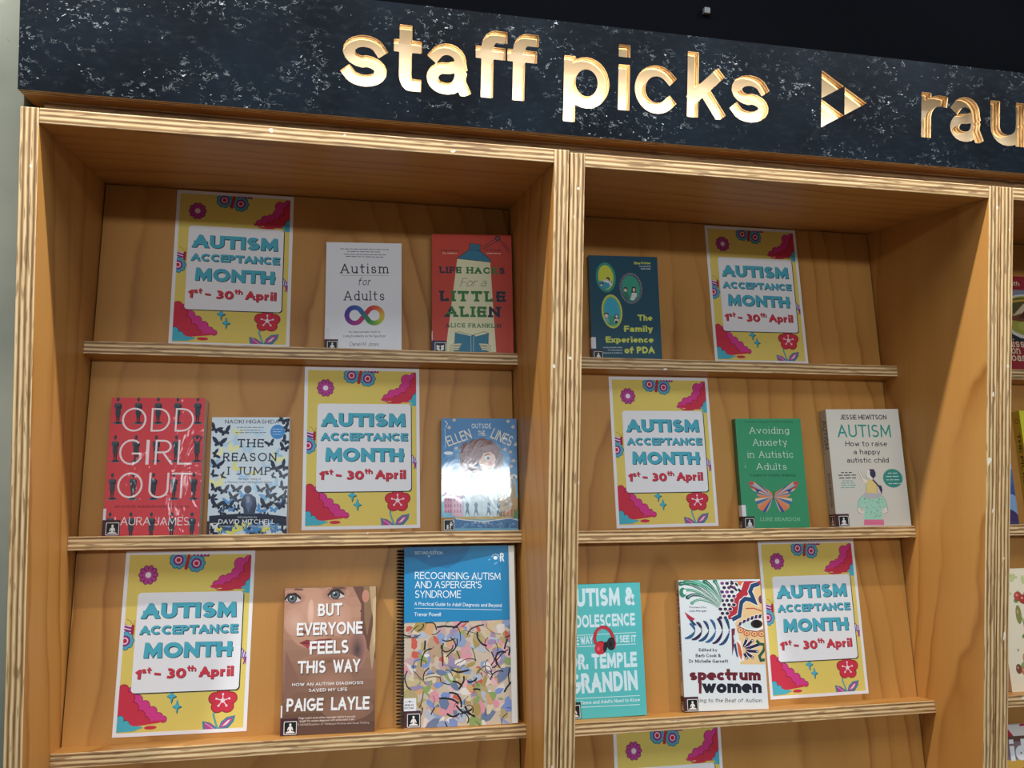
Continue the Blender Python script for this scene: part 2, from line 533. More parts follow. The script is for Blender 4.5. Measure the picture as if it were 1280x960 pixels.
# ------------------------------------------------------------------ printing onto a flat face
class Print:
    """flat coloured shapes on the plane z = top, in millimetres; a shape that overlaps earlier ones lies a hair above them"""
    STEP, SUB, CELL = 0.020, 0.0015, 2.5

    def __init__(self, top):
        self.z = top
        self.v, self.f, self.c = [], [], []
        self.level = 0
        self.clip = None
        self.buf = None
        self.grid = {}

    def up(self):
        """close the current shape and start a new one"""
        if self.buf:
            cells = set()
            for pts, _ in self.buf:
                xs, ys = [p[0] for p in pts], [p[1] for p in pts]
                for i in range(int(min(xs) // self.CELL), int(max(xs) // self.CELL) + 1):
                    for j in range(int(min(ys) // self.CELL), int(max(ys) // self.CELL) + 1):
                        cells.add((i, j))
            lv = max((self.grid.get(q, 0) for q in cells), default=0) + 1
            for q in cells:
                self.grid[q] = lv
            self.level = lv
            for n, (pts, col) in enumerate(self.buf):
                self._put(pts, col, self.z + self.STEP * lv + self.SUB * (n % 13))
        self.buf = []

    def _put(self, pts, col, z):
        i = len(self.v)
        self.v += [(x / 1000, y / 1000, z / 1000) for x, y in pts]
        self.f.append(tuple(range(i, i + len(pts))))
        self.c.append(col)

    def _add(self, pts, col):
        if self.buf is None:
            self.buf = []
        self.buf.append((pts, col))

    def convex(self, pts, col):
        if self.clip:
            x0, y0, x1, y1 = self.clip
            pts = clip_poly(list(pts), y0, y1)
            pts = [(v, u) for u, v in clip_poly([(v, u) for u, v in pts], x0, x1)]
            if len(pts) < 3:
                return
        a = sum(pts[i - 1][0] * pts[i][1] - pts[i][0] * pts[i - 1][1] for i in range(len(pts)))
        if abs(a) < 1e-7:
            return
        self._add(pts if a > 0 else pts[::-1], col)

    def poly(self, pts, col):
        self.up()
        P = [Vector((x, y, 0)) for x, y in pts]
        for t in tessellate_polygon([P]):
            self.convex([pts[i] for i in t], col)

    def ell(self, cx, cy, rx, ry, col, rot=0.0, n=24):
        self.up()
        c, s = math.cos(rot), math.sin(rot)
        self.convex([(cx + rx * math.cos(a) * c - ry * math.sin(a) * s, cy + rx * math.cos(a) * s + ry * math.sin(a) * c)
                     for a in [2 * math.pi * i / n for i in range(n)]], col)

    def line(self, pts, w, col, ext=0.0):
        self.up()
        for p in stroke(pts, w / 2, ext):
            self.convex(p, col)

    def rrect(self, x0, y0, x1, y1, r, col, n=6):
        self.up()
        pts = []
        for cx, cy, a in ((x1 - r, y1 - r, 0), (x0 + r, y1 - r, 90), (x0 + r, y0 + r, 180), (x1 - r, y0 + r, 270)):
            pts += arc(cx, cy, r, r, a, a + 90, n)
        self.convex(pts, col)

    def text(self, s, x0, y0, x1, y1, cap, sw, col, serif=0.0, track=0.10, italic=0.0, warp=None):
        """a line of text whose base runs from (x0, y0) to (x1, y1)"""
        self.up()
        L = math.hypot(x1 - x0, y1 - y0)
        w, ps = text_pieces(s, sw, serif, track, italic)
        k = L / w
        ca, sa = (x1 - x0) / L, (y1 - y0) / L
        for p in ps:
            q = []
            for u, v in p:
                X_, Y_ = u * k, v * cap
                if warp:
                    X_, Y_ = warp(X_, Y_, L)
                q.append((x0 + X_ * ca - Y_ * sa, y0 + X_ * sa + Y_ * ca))
            self.convex(q, col)


def print_mesh(name, pr, base, mat):
    """base: (verts, faces, colours) of the body that carries the print, in metres"""
    pr.up()
    bv, bf, bc = base
    n = len(bv)
    me = bpy.data.meshes.new(name)
    me.from_pydata(list(bv) + pr.v, [], list(bf) + [tuple(i + n for i in f) for f in pr.f])
    at = me.color_attributes.new('ink', 'FLOAT_COLOR', 'CORNER')
    cols = list(bc) + pr.c
    vals = []
    for poly in me.polygons:
        c = cols[poly.index]
        vals += [c[0], c[1], c[2], 1.0] * poly.loop_total
    at.data.foreach_set('color', vals)
    me.materials.append(mat)
    return me


def boxdata(x0, y0, z0, x1, y1, z1, col, mm=True):
    k = 0.001 if mm else 1
    v = [(x * k, y * k, z * k) for z in (z0, z1) for y in (y0, y1) for x in (x0, x1)]
    f = [(0, 2, 3, 1), (4, 5, 7, 6), (0, 1, 5, 4), (2, 6, 7, 3), (0, 4, 6, 2), (1, 3, 7, 5)]
    return v, f, [col] * 6


def joindata(*ds):
    v, f, c = [], [], []
    for a, b, d in ds:
        n = len(v)
        v += a
        f += [tuple(i + n for i in q) for q in b]
        c += d
    return v, f, c


# ------------------------------------------------------------------ the place
W, T, TT, GAP = 0.80510, 0.02475, 0.02212, 0.00209      # unit width, side panel, top panel, gap between units
YB, SL, LD, LT = 0.36118, 0.19288, 0.0493, 0.0223       # back panel at the top, its slope, ledge depth and thickness
ZL = [-0.32577, -0.64853, -0.97417, -1.2995]            # ledge heights at the back panel
ZOF = [0.0, -0.0034, -0.0034]
ANG = math.atan(SL)
U = Vector((1, 0, 0))
V = Vector((0, math.sin(ANG), math.cos(ANG)))
N = Vector((0, -math.cos(ANG), math.sin(ANG)))
DEPTH = 0.40


def struct(name, me, world):
    o = link_mesh(name, me, world=world)
    o['kind'] = 'structure'
    return o


def at(x, y, z):
    return Matrix.Translation((x, y, z))


struct('floor', box_mesh('floor', 8.0, 8.0, 0.1, M_FLOOR, bevel=0), at(-3.0, -7.0, -0.1))
struct('ceiling', box_mesh('ceiling', 8.0, 8.0, 0.1, M_BLACK, bevel=0), at(-3.0, -7.0, 3.60))
struct('wall_back', box_mesh('wall_back', 5.5, 0.12, 3.60, M_BLACK, bevel=0), at(-0.012, 0.42, 0))
struct('wall_left', box_mesh('wall_left', 2.6, 0.49, 3.60, M_CONC, bevel=0), at(-2.612, 0.05, 0))


def org(row, unit, base=0.0):
    z = ZL[row]
    return Vector((0, YB + SL * z, Z0 + z + ZOF[unit]))


UNIT_X = [0.0, W + GAP, 2 * (W + GAP)]
H_SIDE = Z0
ledge_me = None
side_me = box_mesh('side_panel', Z0, DEPTH, T, M_FACE, M_EDGE)
top_me = box_mesh('top_panel', W - 2 * T, DEPTH, TT, M_FACE, M_EDGE)
ledge_me = box_mesh('ledge', W - 2 * T, LD, LT, M_FACE, M_EDGE, bevel=0.0008)
BOTTOM = 1.52            # length of the leaning back panel
back_me = box_mesh('back_panel', BOTTOM, W - 2 * T - 0.004, 0.012, M_FACE, M_EDGE, bevel=0)
base_me = box_mesh('base_panel', 0.62, W - 2 * T, 0.018, M_FACE, M_EDGE, bevel=0.0008)


def bookcase(i, label):
    x, dz = UNIT_X[i], ZOF[i]
    root = empty('bookcase', at(x + W / 2, DEPTH / 2, 0))
    tag(root, label, 'bookcase', 'plywood bookcases in a row under the sign')
    up = Vector((0, 0, 1))
    hgt = Z0 + dz
    for xx in (x + T, x + W):
        link_mesh('side_panel', side_me, root, basis(Vector((xx, 0, dz)), up, Vector((0, 1, 0)), Vector((-1, 0, 0))))
    link_mesh('top_panel', top_me, root, at(x + T, 0, hgt - TT))
    o = Vector((0, YB, Z0 + dz))
    o = o + V * (-TT / math.cos(ANG) - 0.0015)
    p = o - V * BOTTOM + U * (x + W - T - 0.002) - N * 0.012
    link_mesh('back_panel', back_me, root, basis(p, V, -U, N))
    for r in range(4):
        q = org(r, i) + U * (x + T) - V * LT + N * LD
        link_mesh('ledge', ledge_me, root, basis(q, U, -N, V))
    link_mesh('base_panel', base_me, root, basis(Vector((x + W - T, 0.06, 0.02)), up, -U, Vector((0, -1, 0))))
    return root


bookcase(0, 'plywood bookcase bay at the left end, against the grey concrete wall')
bookcase(1, 'middle plywood bookcase bay, holding the teal and mint green books')
bookcase(2, 'plywood bookcase at the right edge, mostly hidden, with cookbooks')


# ------------------------------------------------------------------ the sign over the bookcases
FY, FB, FT, FTH = -0.004, 0.0225, 0.205, 0.018      # front, bottom, top (above Z0), board thickness
SIGN_END = 2.75


def sign_letters():
    k = (1.31662 + FY) / (1.31662 - 0.075)

    def fx(v):
        return 441.44 + (v - 441.44) * k

    def fz(v):
        return -396.64 + (v + 396.64) * k
    L = [('s', 443.3, 508.6, 44.9, 121.0), ('t', 517.2, 558.3, 44.9, 141.5), ('a', 565.2, 630.4, 44.4, 121.3), ('f', 637.7, 685.6, 45.5, 147.2),
         ('f', 685.6, 733.8, 45.5, 147.2), ('p', 773.7, 846.0, 20.8, 121.6), ('i', 858.4, 880.8, 45.4, 147.2), ('c', 886.5, 958.0, 44.2, 121.0),
         ('k', 973.8, 1037.0, 44.5, 147.8), ('s', 1047.0, 1113.2, 44.0, 120.6), ('r', 1390.2, 1439.9, 46.0, 122.0), ('a', 1444.6, 1508.5, 44.6, 121.5),
         ('u', 1523.3, 1592.0, 44.6, 120.2)]
    out = []
    for ch, x0, x1, y0, y1 in L:
        x0, x1, y0, y1 = fx(x0), fx(x1), fz(y0), fz(y1)
        out.append((ch, x0, x1, y0, y1))
    tri = [(1205.4, 141.5), (1205.4, 46.5), (1289.0, 93.6)]
    tri = [(fx(a), fz(b)) for a, b in tri]
    return out, tri


SIGN_S = {      # heavy letters drawn in a unit box (x over the width, y over the height), pen width given in mm
    's': [arc(.50, .735, .48, .265, 16, 262) + arc(.50, .25, .50, .25, 82, -162)],
    't': [[(.36, 1.02), (.36, .20)] + arc(.70, .20, .34, .20, 180, 275)[1:] + [(1.0, 0.0)], [(0, .72), (1.0, .72)]],
    'a': [arc(.46, .70, .42, .30, 155, 0) + [(.88, .20), (1.0, 0)], [(.88, .60), (.52, .52)] + arc(.40, .26, .40, .26, 90, 270)[1:] + arc(.50, .34, .38, .34, 270, 355)],
    'f': [[(.30, 0), (.30, .80)] + arc(.74, .80, .44, .20, 180, 90)[1:] + [(1.0, 1.0)], [(0, .70), (.92, .70)]],
    'p': [[(0, 0), (0, 1)], arc(.5, .635, .5, .365, 180, -180, 28)],
    'i': [[(.5, 0), (.5, .63)], [(.5, .985), (.5, 1)]],
    'c': [arc(.52, .5, .52, .5, 42, 318, 24)],
    'k': [[(0, 0), (0, 1)], [(.92, .70), (.04, .26)], [(.38, .44), (.98, 0)]],
    'r': [[(0, 0), (0, 1)], [(0, .45)] + arc(.80, .45, .80, .50, 175, 88) + [(1.0, .94)]],
    'u': [[(0, 1), (0, .40)] + arc(.5, .40, .5, .40, 180, 360)[1:], [(1, 1), (1, 0)]],
}


def contour(pieces, x0, y0, x1, y1, step=0.6, blur=2):
    """smooth outlines of a union of convex pieces, by marching squares over a fine grid (mm)"""
    import numpy as np
    nx, ny = int((x1 - x0) / step) + 1, int((y1 - y0) / step) + 1
    gx, gy = np.meshgrid(x0 + np.arange(nx) * step, y0 + np.arange(ny) * step)
    F = np.zeros((ny, nx))
    for p in pieces:
        a = sum(p[i - 1][0] * p[i][1] - p[i][0] * p[i - 1][1] for i in range(len(p)))
        if a < 0:
            p = p[::-1]
        m = np.full((ny, nx), 1e9)
        for i in range(len(p)):
            ax, ay = p[i - 1]
            bx, by = p[i]
            l = math.hypot(bx - ax, by - ay)
            if l < 1e-9:
                continue
            m = np.minimum(m, ((bx - ax) * (gy - ay) - (by - ay) * (gx - ax)) / l)
        F = np.maximum(F, np.clip(m / step + 0.5, 0, 1))
    for _ in range(blur):
        F[1:-1] = (F[:-2] + 2 * F[1:-1] + F[2:]) / 4
        F[:, 1:-1] = (F[:, :-2] + 2 * F[:, 1:-1] + F[:, 2:]) / 4
    B = F > 0.5
    seg = {}

    def pt(i, j, e):
        if e == 0:
            a, b = F[j, i], F[j, i + 1]
            return ('h', i, j), (x0 + (i + (0.5 - a) / (b - a)) * step, y0 + j * step)
        if e == 1:
            a, b = F[j, i + 1], F[j + 1, i + 1]
            return ('v', i + 1, j), (x0 + (i + 1) * step, y0 + (j + (0.5 - a) / (b - a)) * step)
        if e == 2:
            a, b = F[j + 1, i], F[j + 1, i + 1]
            return ('h', i, j + 1), (x0 + (i + (0.5 - a) / (b - a)) * step, y0 + (j + 1) * step)
        a, b = F[j, i], F[j + 1, i]
        return ('v', i, j), (x0 + i * step, y0 + (j + (0.5 - a) / (b - a)) * step)
    code = B[:-1, :-1] * 1 + B[:-1, 1:] * 2 + B[1:, 1:] * 4 + B[1:, :-1] * 8
    table = {1: [(3, 0)], 2: [(0, 1)], 3: [(3, 1)], 4: [(1, 2)], 5: [(3, 2), (1, 0)], 6: [(0, 2)], 7: [(3, 2)], 8: [(2, 3)], 9: [(2, 0)],
             10: [(0, 3), (2, 1)], 11: [(2, 1)], 12: [(1, 3)], 13: [(1, 0)], 14: [(0, 3)]}
    pos = {}
    for j, i in zip(*np.nonzero((code > 0) & (code < 15))):
        for a, b in table[int(code[j, i])]:
            ka, pa = pt(i, j, a)
            kb, pb = pt(i, j, b)
            pos[ka], pos[kb] = pa, pb
            seg[ka] = kb
    loops = []
    while seg:
        k0 = next(iter(seg))
        lp, k = [], k0
        while k in seg:
            lp.append(pos[k])
            k = seg.pop(k)
        keep = [lp[0]]
        for q in lp[1:]:
            if math.dist(q, keep[-1]) > 0.9:
                keep.append(q)
        if len(keep) > 4:
            loops.append(keep)
    return loops


def build_sign():
    root = empty('sign_box', at(SIGN_END / 2, 0.02, Z0))
    tag(root, 'long dark mottled sign box with cut-out glowing words staff picks', 'sign')
    letters, tri = sign_letters()
    loops = []
    for ch, x0, x1, y0, y1 in letters:
        sw = 19.5
        h = sw / 2
        ps = []
        for st in SIGN_S[ch]:
            pts = [(x0 + h + px * (x1 - x0 - sw), y0 + h + py * (y1 - y0 - sw)) for px, py in st]
            closed = math.dist(pts[0], pts[-1]) < 1e-6
            cut = stroke(pts, h * (0.93 if ch in 'sac' else 1.0), 0 if closed else h * 0.98)
            ps += [c for c in (clip_poly(q, y0 - .01, y1 + .01) for q in cut) if len(c) > 2]
        loops += contour(ps, x0 - 4, y0 - 4, x1 + 4, y1 + 4)
    # the arrow: three small triangles round an uncut middle one
    a, b, c = tri
    m = lambda p, q: ((p[0] + q[0]) / 2, (p[1] + q[1]) / 2)
    for t3 in ((a, m(a, b), m(a, c)), (b, m(a, b), m(b, c)), (c, m(a, c), m(b, c))):
        cx, cy = sum(p[0] for p in t3) / 3, sum(p[1] for p in t3) / 3
        loops.append([(cx + (px - cx) * 0.97, cy + (py - cy) * 0.97) for px, py in t3])
    cu = bpy.data.curves.new('sign_board', 'CURVE')
    cu.dimensions = '2D'
    cu.fill_mode = 'BOTH'
    cu.extrude = FTH / 2
    rect = [(-2.5, FB * 1000), (SIGN_END * 1000, FB * 1000), (SIGN_END * 1000, FT * 1000), (-2.5, FT * 1000)]
    for lp in [rect] + loops:
        s = cu.splines.new('POLY')
        s.points.add(len(lp) - 1)
        for q, (x, y) in zip(s.points, lp):
            q.co = (x / 1000, y / 1000, 0, 1)
        s.use_cyclic_u = True
    tmp = bpy.data.objects.new('sign_outline', cu)
    COL.objects.link(tmp)
    dg = bpy.context.evaluated_depsgraph_get()
    me = bpy.data.meshes.new_from_object(tmp.evaluated_get(dg))
    bpy.data.objects.remove(tmp)
    me.name = 'sign_board'
    me.materials.clear()
    me.materials.append(M_SLATE)
    me.materials.append(M_EDGE)
    for p in me.polygons:
        p.material_index = 0 if abs(p.normal.z) > 0.5 else 1
        p.use_smooth = False
    link_mesh('sign_board', me, root, basis(Vector((0, FY + FTH / 2, Z0)), Vector((1, 0, 0)), Vector((0, 0, 1)), Vector((0, -1, 0))))
    y0, y1 = FY + FTH, 0.048
    link_mesh('light_panel', box_mesh('light_panel', SIGN_END + 0.0, 0.006, FT - FB - 0.024, M_WARM, bevel=0), root, at(0, y1, Z0 + FB + 0.012))
    link_mesh('bottom_board', box_mesh('bottom_board', SIGN_END, 0.12 - y0, 0.012, M_FACE, M_EDGE, bevel=0), root, at(-0.0025, y0, Z0 + FB))
    link_mesh('top_board', box_mesh('top_board', SIGN_END, 0.12 - y0, 0.012, M_SLATE, bevel=0), root, at(-0.0025, y0, Z0 + FT - 0.012))
    link_mesh('end_board', box_mesh('end_board', 0.012, 0.12 - y0, FT - FB - 0.024, M_SLATE, bevel=0), root, at(-0.0025, y0, Z0 + FB + 0.012))
    link_mesh('plinth_strip', box_mesh('plinth_strip', SIGN_END - 0.02, 0.018, FB - 0.0005, M_EDGE, bevel=0), root, at(0.018, 0.042, Z0 + 0.0003))
    # the warm strip lamp inside, along the foot of the words
    d = bpy.data.lights.new('sign_strip_light', 'AREA')
    d.shape = 'RECTANGLE'
    d.size, d.size_y = 0.98, 0.012
    d.energy = 3.6
    d.color = (1.0, 0.86, 0.64)
    o = bpy.data.objects.new('sign_strip_light', d)
    COL.objects.link(o)
    o.location = (0.40 + 0.49, (y0 + y1) / 2, Z0 + FB + 0.0135)
    o.rotation_euler = (math.pi, 0, 0)
    d2 = d.copy()
    d2.size, d2.energy = 0.62, 0.45
    o2 = bpy.data.objects.new('sign_strip_light', d2)
    COL.objects.link(o2)
    o2.location = (1.72, (y0 + y1) / 2, Z0 + FB + 0.0135)
    o2.rotation_euler = (math.pi, 0, 0)


build_sign()
tag(link_mesh('junction_box', box_mesh('junction_box', 0.014, 0.012, 0.014, M_GREY, bevel=0.002), world=at(1.2182, 0.408, Z0 + 0.4474)),
    'small square grey box on the dark wall above the sign', 'junction box')


# ------------------------------------------------------------------ what is printed on the covers, in millimetres from the lower left corner
ARTS = {
 'Poster': [
 ('R','e6d06c',6,6,204,291,0),
 ('C',6,6,204,291),
 ('E','7c1c54',148.7,240.1,7.1,7.3,0),
 ('E','7c1c54',159.0,247.8,8.2,8.4,0),
 ('E','7c1c54',169.4,251.7,7.5,7.7,0),
 ('E','7c1c54',181.4,259.5,9.7,10.0,0),
 ('E','7c1c54',185.9,274.9,10.4,10.7,0),
 ('E','7c1c54',200.2,279.8,9.0,9.4,0),
 ('E','d9408f',148.7,240.1,6.3,6.5,0),
 ('E','d9408f',159.0,247.8,7.4,7.6,0),
 ('E','d9408f',169.4,251.7,6.7,6.8,0),
 ('E','d9408f',181.4,259.5,8.9,9.1,0),
 ('E','d9408f',185.9,274.9,9.6,9.9,0),
 ('E','d9408f',200.2,279.8,8.1,8.6,0),
 ('P','d9408f',[138.7,237.0,155.3,244.0,173.9,251.8,188.9,278.8,211.5,283.0,211.2,235.0,140.6,234.3]),
 ('E','7a1030',166.4,238.0,6.9,6.9,0),
 ('E','7a1030',179.5,243.1,8.2,8.4,0),
 ('E','7a1030',193.3,252.0,9.7,10.0,0),
 ('E','7a1030',202.0,267.5,10.7,11.0,0),
 ('E','7a1030',208.5,279.1,9.7,10.0,0),
 ('E','d0384e',166.4,238.0,6.1,6.1,0),
 ('E','d0384e',179.5,243.1,7.4,7.6,0),
 ('E','d0384e',193.3,252.0,8.9,9.1,0),
 ('E','d0384e',202.0,267.5,9.9,10.1,0),
 ('E','d0384e',208.5,279.1,8.9,9.1,0),
 ('P','d0384e',[157.2,234.5,170.2,242.2,188.8,250.1,200.1,271.3,213.4,286.9,213.1,232.4,159.0,231.9]),
 ('P','d0384e',[136.1,238.1,155.3,240.9,203.7,235.0,188.7,232.2,155.3,234.5]),
 ('E','1f4a60',203.0,240.7,7.5,7.7,0),
 ('E','1f4a60',209.4,246.5,8.2,8.4,0),
 ('E','4fb6cc',203.0,240.7,6.7,6.8,0),
 ('E','4fb6cc',209.4,246.5,7.4,7.6,0),
 ('P','4fb6cc',[188.7,234.4,200.0,240.7,213.2,248.4,213.0,227.1,203.7,226.2]),
 ('E','4fb6cc',203.7,227.7,11.8,2.3,0),
 ('E','d0384e',162.7,231.1,14.8,1.8,0),
 ('E','6d1550',49.6,257.8,4.1,4.4,0),
 ('L','6d1550',6.48,[37.7,257.6,49.6,257.8]),
 ('E','6d1550',47.5,250.5,4.1,4.4,0),
 ('L','6d1550',6.48,[37.7,257.6,47.5,250.5]),
 ('E','6d1550',41.6,245.9,4.1,4.3,0),
 ('L','6d1550',6.48,[37.7,257.6,41.6,245.9]),
 ('E','6d1550',34.3,245.8,4.1,4.3,0),
 ('L','6d1550',6.48,[37.7,257.6,34.3,245.8]),
 ('E','6d1550',28.3,250.2,4.1,4.3,0),
 ('L','6d1550',6.48,[37.7,257.6,28.3,250.2]),
 ('E','6d1550',25.9,257.5,4.1,4.4,0),
 ('L','6d1550',6.48,[37.7,257.6,25.9,257.5]),
 ('E','6d1550',28.0,264.8,4.1,4.4,0),
 ('L','6d1550',6.48,[37.7,257.6,28.0,264.8]),
 ('E','6d1550',33.9,269.3,4.1,4.3,0),
 ('L','6d1550',6.48,[37.7,257.6,33.9,269.3]),
 ('E','6d1550',41.2,269.5,4.1,4.4,0),
 ('L','6d1550',6.48,[37.7,257.6,41.2,269.5]),
 ('E','6d1550',47.3,265.0,4.1,4.3,0),
 ('L','6d1550',6.48,[37.7,257.6,47.3,265.0]),
 ('E','bc4a98',49.6,257.8,3.2,3.4,0),
 ('L','bc4a98',4.68,[37.7,257.6,49.6,257.8]),
 ('E','bc4a98',47.5,250.5,3.2,3.4,0),
 ('L','bc4a98',4.68,[37.7,257.6,47.5,250.5]),
 ('E','bc4a98',41.6,245.9,3.2,3.3,0),
 ('L','bc4a98',4.68,[37.7,257.6,41.6,245.9]),
 ('E','bc4a98',34.3,245.8,3.2,3.3,0),
 ('L','bc4a98',4.68,[37.7,257.6,34.3,245.8]),
 ('E','bc4a98',28.3,250.2,3.2,3.3,0),
 ('L','bc4a98',4.68,[37.7,257.6,28.3,250.2]),
 ('E','bc4a98',25.9,257.5,3.2,3.4,0),
 ('L','bc4a98',4.68,[37.7,257.6,25.9,257.5]),
 ('E','bc4a98',28.0,264.8,3.2,3.4,0),
 ('L','bc4a98',4.68,[37.7,257.6,28.0,264.8]),
 ('E','bc4a98',33.9,269.3,3.2,3.3,0),
 ('L','bc4a98',4.68,[37.7,257.6,33.9,269.3]),
 ('E','bc4a98',41.2,269.5,3.2,3.4,0),
 ('L','bc4a98',4.68,[37.7,257.6,41.2,269.5]),
 ('E','bc4a98',47.3,265.0,3.2,3.3,0),
 ('L','bc4a98',4.68,[37.7,257.6,47.3,265.0]),
 ('E','f3e6ee',37.7,257.6,4.7,4.8,0),
 ('E','2f6f88',94.6,281.9,4.9,5.2,0),
 ('E','2f6f88',92.3,275.2,4.9,5.2,0),
 ('E','2f6f88',86.4,271.5,4.9,5.2,0),
 ('E','2f6f88',79.6,272.6,5.1,5.1,0),
 ('E','2f6f88',75.2,278.0,5.1,5.2,0),
 ('E','2f6f88',75.1,285.1,5.1,5.2,0),
 ('E','2f6f88',79.5,290.6,4.9,5.2,0),
 ('E','2f6f88',86.2,292.0,4.9,5.2,0),
 ('E','2f6f88',92.2,288.5,4.9,5.2,0),
 ('E','58b0c8',94.6,281.9,3.8,4.0,0),
 ('E','58b0c8',92.3,275.2,3.8,4.0,0),
 ('E','58b0c8',86.4,271.5,3.8,4.0,0),
 ('E','58b0c8',79.6,272.6,3.9,3.9,0),
 ('E','58b0c8',75.2,278.0,3.9,4.0,0),
 ('E','58b0c8',75.1,285.1,3.9,4.0,0),
 ('E','58b0c8',79.5,290.6,3.8,4.0,0),
 ('E','58b0c8',86.2,292.0,3.8,4.0,0),
 ('E','58b0c8',92.2,288.5,3.8,4.0,0),
 ('E','58b0c8',84.5,281.7,10.5,10.8,0),
 ('E','8d2f86',84.5,281.7,8.7,9.0,0),
 ('E','f0cfe0',84.5,281.7,5.6,5.8,0),
 ('E','cc2440',84.5,281.7,3.5,3.6,0),
 ('E','2f6f88',124.0,276.3,5.1,5.3,0),
 ('E','2f6f88',121.6,269.5,5.1,5.2,0),
 ('E','2f6f88',115.7,265.9,5.1,5.2,0),
 ('E','2f6f88',108.9,267.0,5.1,5.2,0),
 ('E','2f6f88',104.5,272.4,5.1,5.2,0),
 ('E','2f6f88',104.4,279.5,5.1,5.2,0),
 ('E','2f6f88',108.8,285.0,5.1,5.2,0),
 ('E','2f6f88',115.6,286.4,5.1,5.2,0),
 ('E','2f6f88',121.6,282.9,5.1,5.2,0),
 ('E','58b0c8',124.0,276.3,3.9,4.1,0),
 ('E','58b0c8',121.6,269.5,3.9,4.0,0),
 ('E','58b0c8',115.7,265.9,3.9,4.0,0),
 ('E','58b0c8',108.9,267.0,3.9,4.0,0),
 ('E','58b0c8',104.5,272.4,3.9,4.0,0),
 ('E','58b0c8',104.4,279.5,3.9,4.0,0),
 ('E','58b0c8',108.8,285.0,3.9,4.0,0),
 ('E','58b0c8',115.6,286.4,3.9,4.0,0),
 ('E','58b0c8',121.6,282.9,3.9,4.0,0),
 ('E','58b0c8',113.9,276.1,10.5,10.8,0),
 ('E','8d2f86',113.9,276.1,8.7,9.0,0),
 ('E','f0cfe0',113.9,276.1,5.6,5.8,0),
 ('E','cc2440',113.9,276.1,3.5,3.6,0),
 ('L','c03038',5.18,[102.0,293.4,97.1,266.0]),
 ('P','8d2f86',[107.2,295.1,134.9,294.0,133.8,287.1,109.0,288.2]),
 ('L','f3dbe6',1.85,[111.6,294.4,112.7,289.0]),
 ('L','f3dbe6',1.85,[117.5,294.5,118.6,289.1]),
 ('L','f3dbe6',1.85,[123.4,294.6,124.5,289.2]),
 ('L','f3dbe6',1.85,[129.3,294.7,130.4,289.4]),
 ('P','8d2f86',[3.5,179.5,17.7,174.0,19.4,161.2,3.9,161.2]),
 ('L','f3dbe6',1.8,[4.2,177.3,16.7,173.7]),
 ('L','f3dbe6',1.8,[4.3,172.2,16.8,168.5]),
 ('L','f3dbe6',1.8,[4.4,167.1,16.9,163.4]),
 ('E','2f6f88',18.4,151.0,5.2,5.2,0),
 ('E','2f6f88',16.2,144.3,5.0,5.2,0),
 ('E','2f6f88',10.2,140.7,5.0,5.2,0),
 ('E','2f6f88',3.4,142.0,5.0,5.2,0),
 ('E','2f6f88',-1.2,147.5,5.0,5.3,0),
 ('E','2f6f88',-1.3,154.6,5.0,5.2,0),
 ('E','2f6f88',3.0,160.1,5.2,5.2,0),
 ('E','2f6f88',9.8,161.4,5.2,5.3,0),
 ('E','2f6f88',15.9,157.8,5.2,5.3,0),
 ('E','58b0c8',18.4,151.0,4.0,4.0,0),
 ('E','58b0c8',16.2,144.3,3.9,4.0,0),
 ('E','58b0c8',10.2,140.7,3.9,4.0,0),
 ('E','58b0c8',3.4,142.0,3.9,4.0,0),
 ('E','58b0c8',-1.2,147.5,3.9,4.1,0),
 ('E','58b0c8',-1.3,154.6,3.9,4.0,0),
 ('E','58b0c8',3.0,160.1,4.0,4.0,0),
 ('E','58b0c8',9.8,161.4,4.0,4.1,0),
 ('E','58b0c8',15.9,157.8,4.0,4.1,0),
 ('E','58b0c8',8.3,151.0,10.5,10.8,0),
 ('E','8d2f86',8.3,151.0,8.7,8.9,0),
 ('E','f0cfe0',8.3,151.0,5.6,5.8,0),
 ('E','cc2440',8.3,151.0,3.5,3.6,0),
 ('L','b02a40',4.2,[19.8,176.6,19.4,160.5]),
 ('L','4a2a20',0.52,[19.1,176.6,14.0,183.9,9.0,186.1]),
 ('L','4a2a20',0.52,[20.2,176.6,21.8,184.0]),
 ('P','7d4aa0',[195.0,135.2,208.3,120.3,208.2,116.6,195.7,118.6]),
 ('P','c65aa8',[197.5,118.5,208.2,116.6,207.4,103.3,203.0,107.4]),
 ('L','f0e4f2',1.48,[196.9,131.5,195.7,119.7]),
 ('L','f0e4f2',1.48,[200.2,128.2,199.0,119.6]),
 ('L','f0e4f2',1.48,[203.5,124.8,202.3,119.6]),
 ('L','7a3a70',1.85,[199.3,107.4,204.6,122.2,207.6,127.8]),
 ('E','7c1c54',27.3,69.1,9.5,9.8,0),
 ('E','7c1c54',34.5,56.5,9.2,9.2,0),
 ('E','7c1c54',46.9,47.5,8.5,8.7,0),
 ('E','7c1c54',58.6,37.7,8.5,8.7,0),
 ('E','7c1c54',69.3,29.3,7.1,7.1,0),
 ('E','7c1c54',77.1,24.9,5.7,5.7,0),
 ('E','d9408f',27.3,69.1,8.8,9.0,0),
 ('E','d9408f',34.5,56.5,8.4,8.4,0),
 ('E','d9408f',46.9,47.5,7.7,7.9,0),
 ('E','d9408f',58.6,37.7,7.7,7.9,0),
 ('E','d9408f',69.3,29.3,6.3,6.3,0),
 ('E','d9408f',77.1,24.9,4.9,4.9,0),
 ('P','d9408f',[6.3,74.7,23.7,74.5,38.0,56.5,59.3,38.4,81.3,23.8,59.6,19.9,7.3,21.6]),
 ('E','7a1030',12.5,73.9,8.5,8.5,0),
 ('E','7a1030',21.2,60.3,9.9,10.2,0),
 ('E','7a1030',28.4,44.2,9.9,10.2,0),
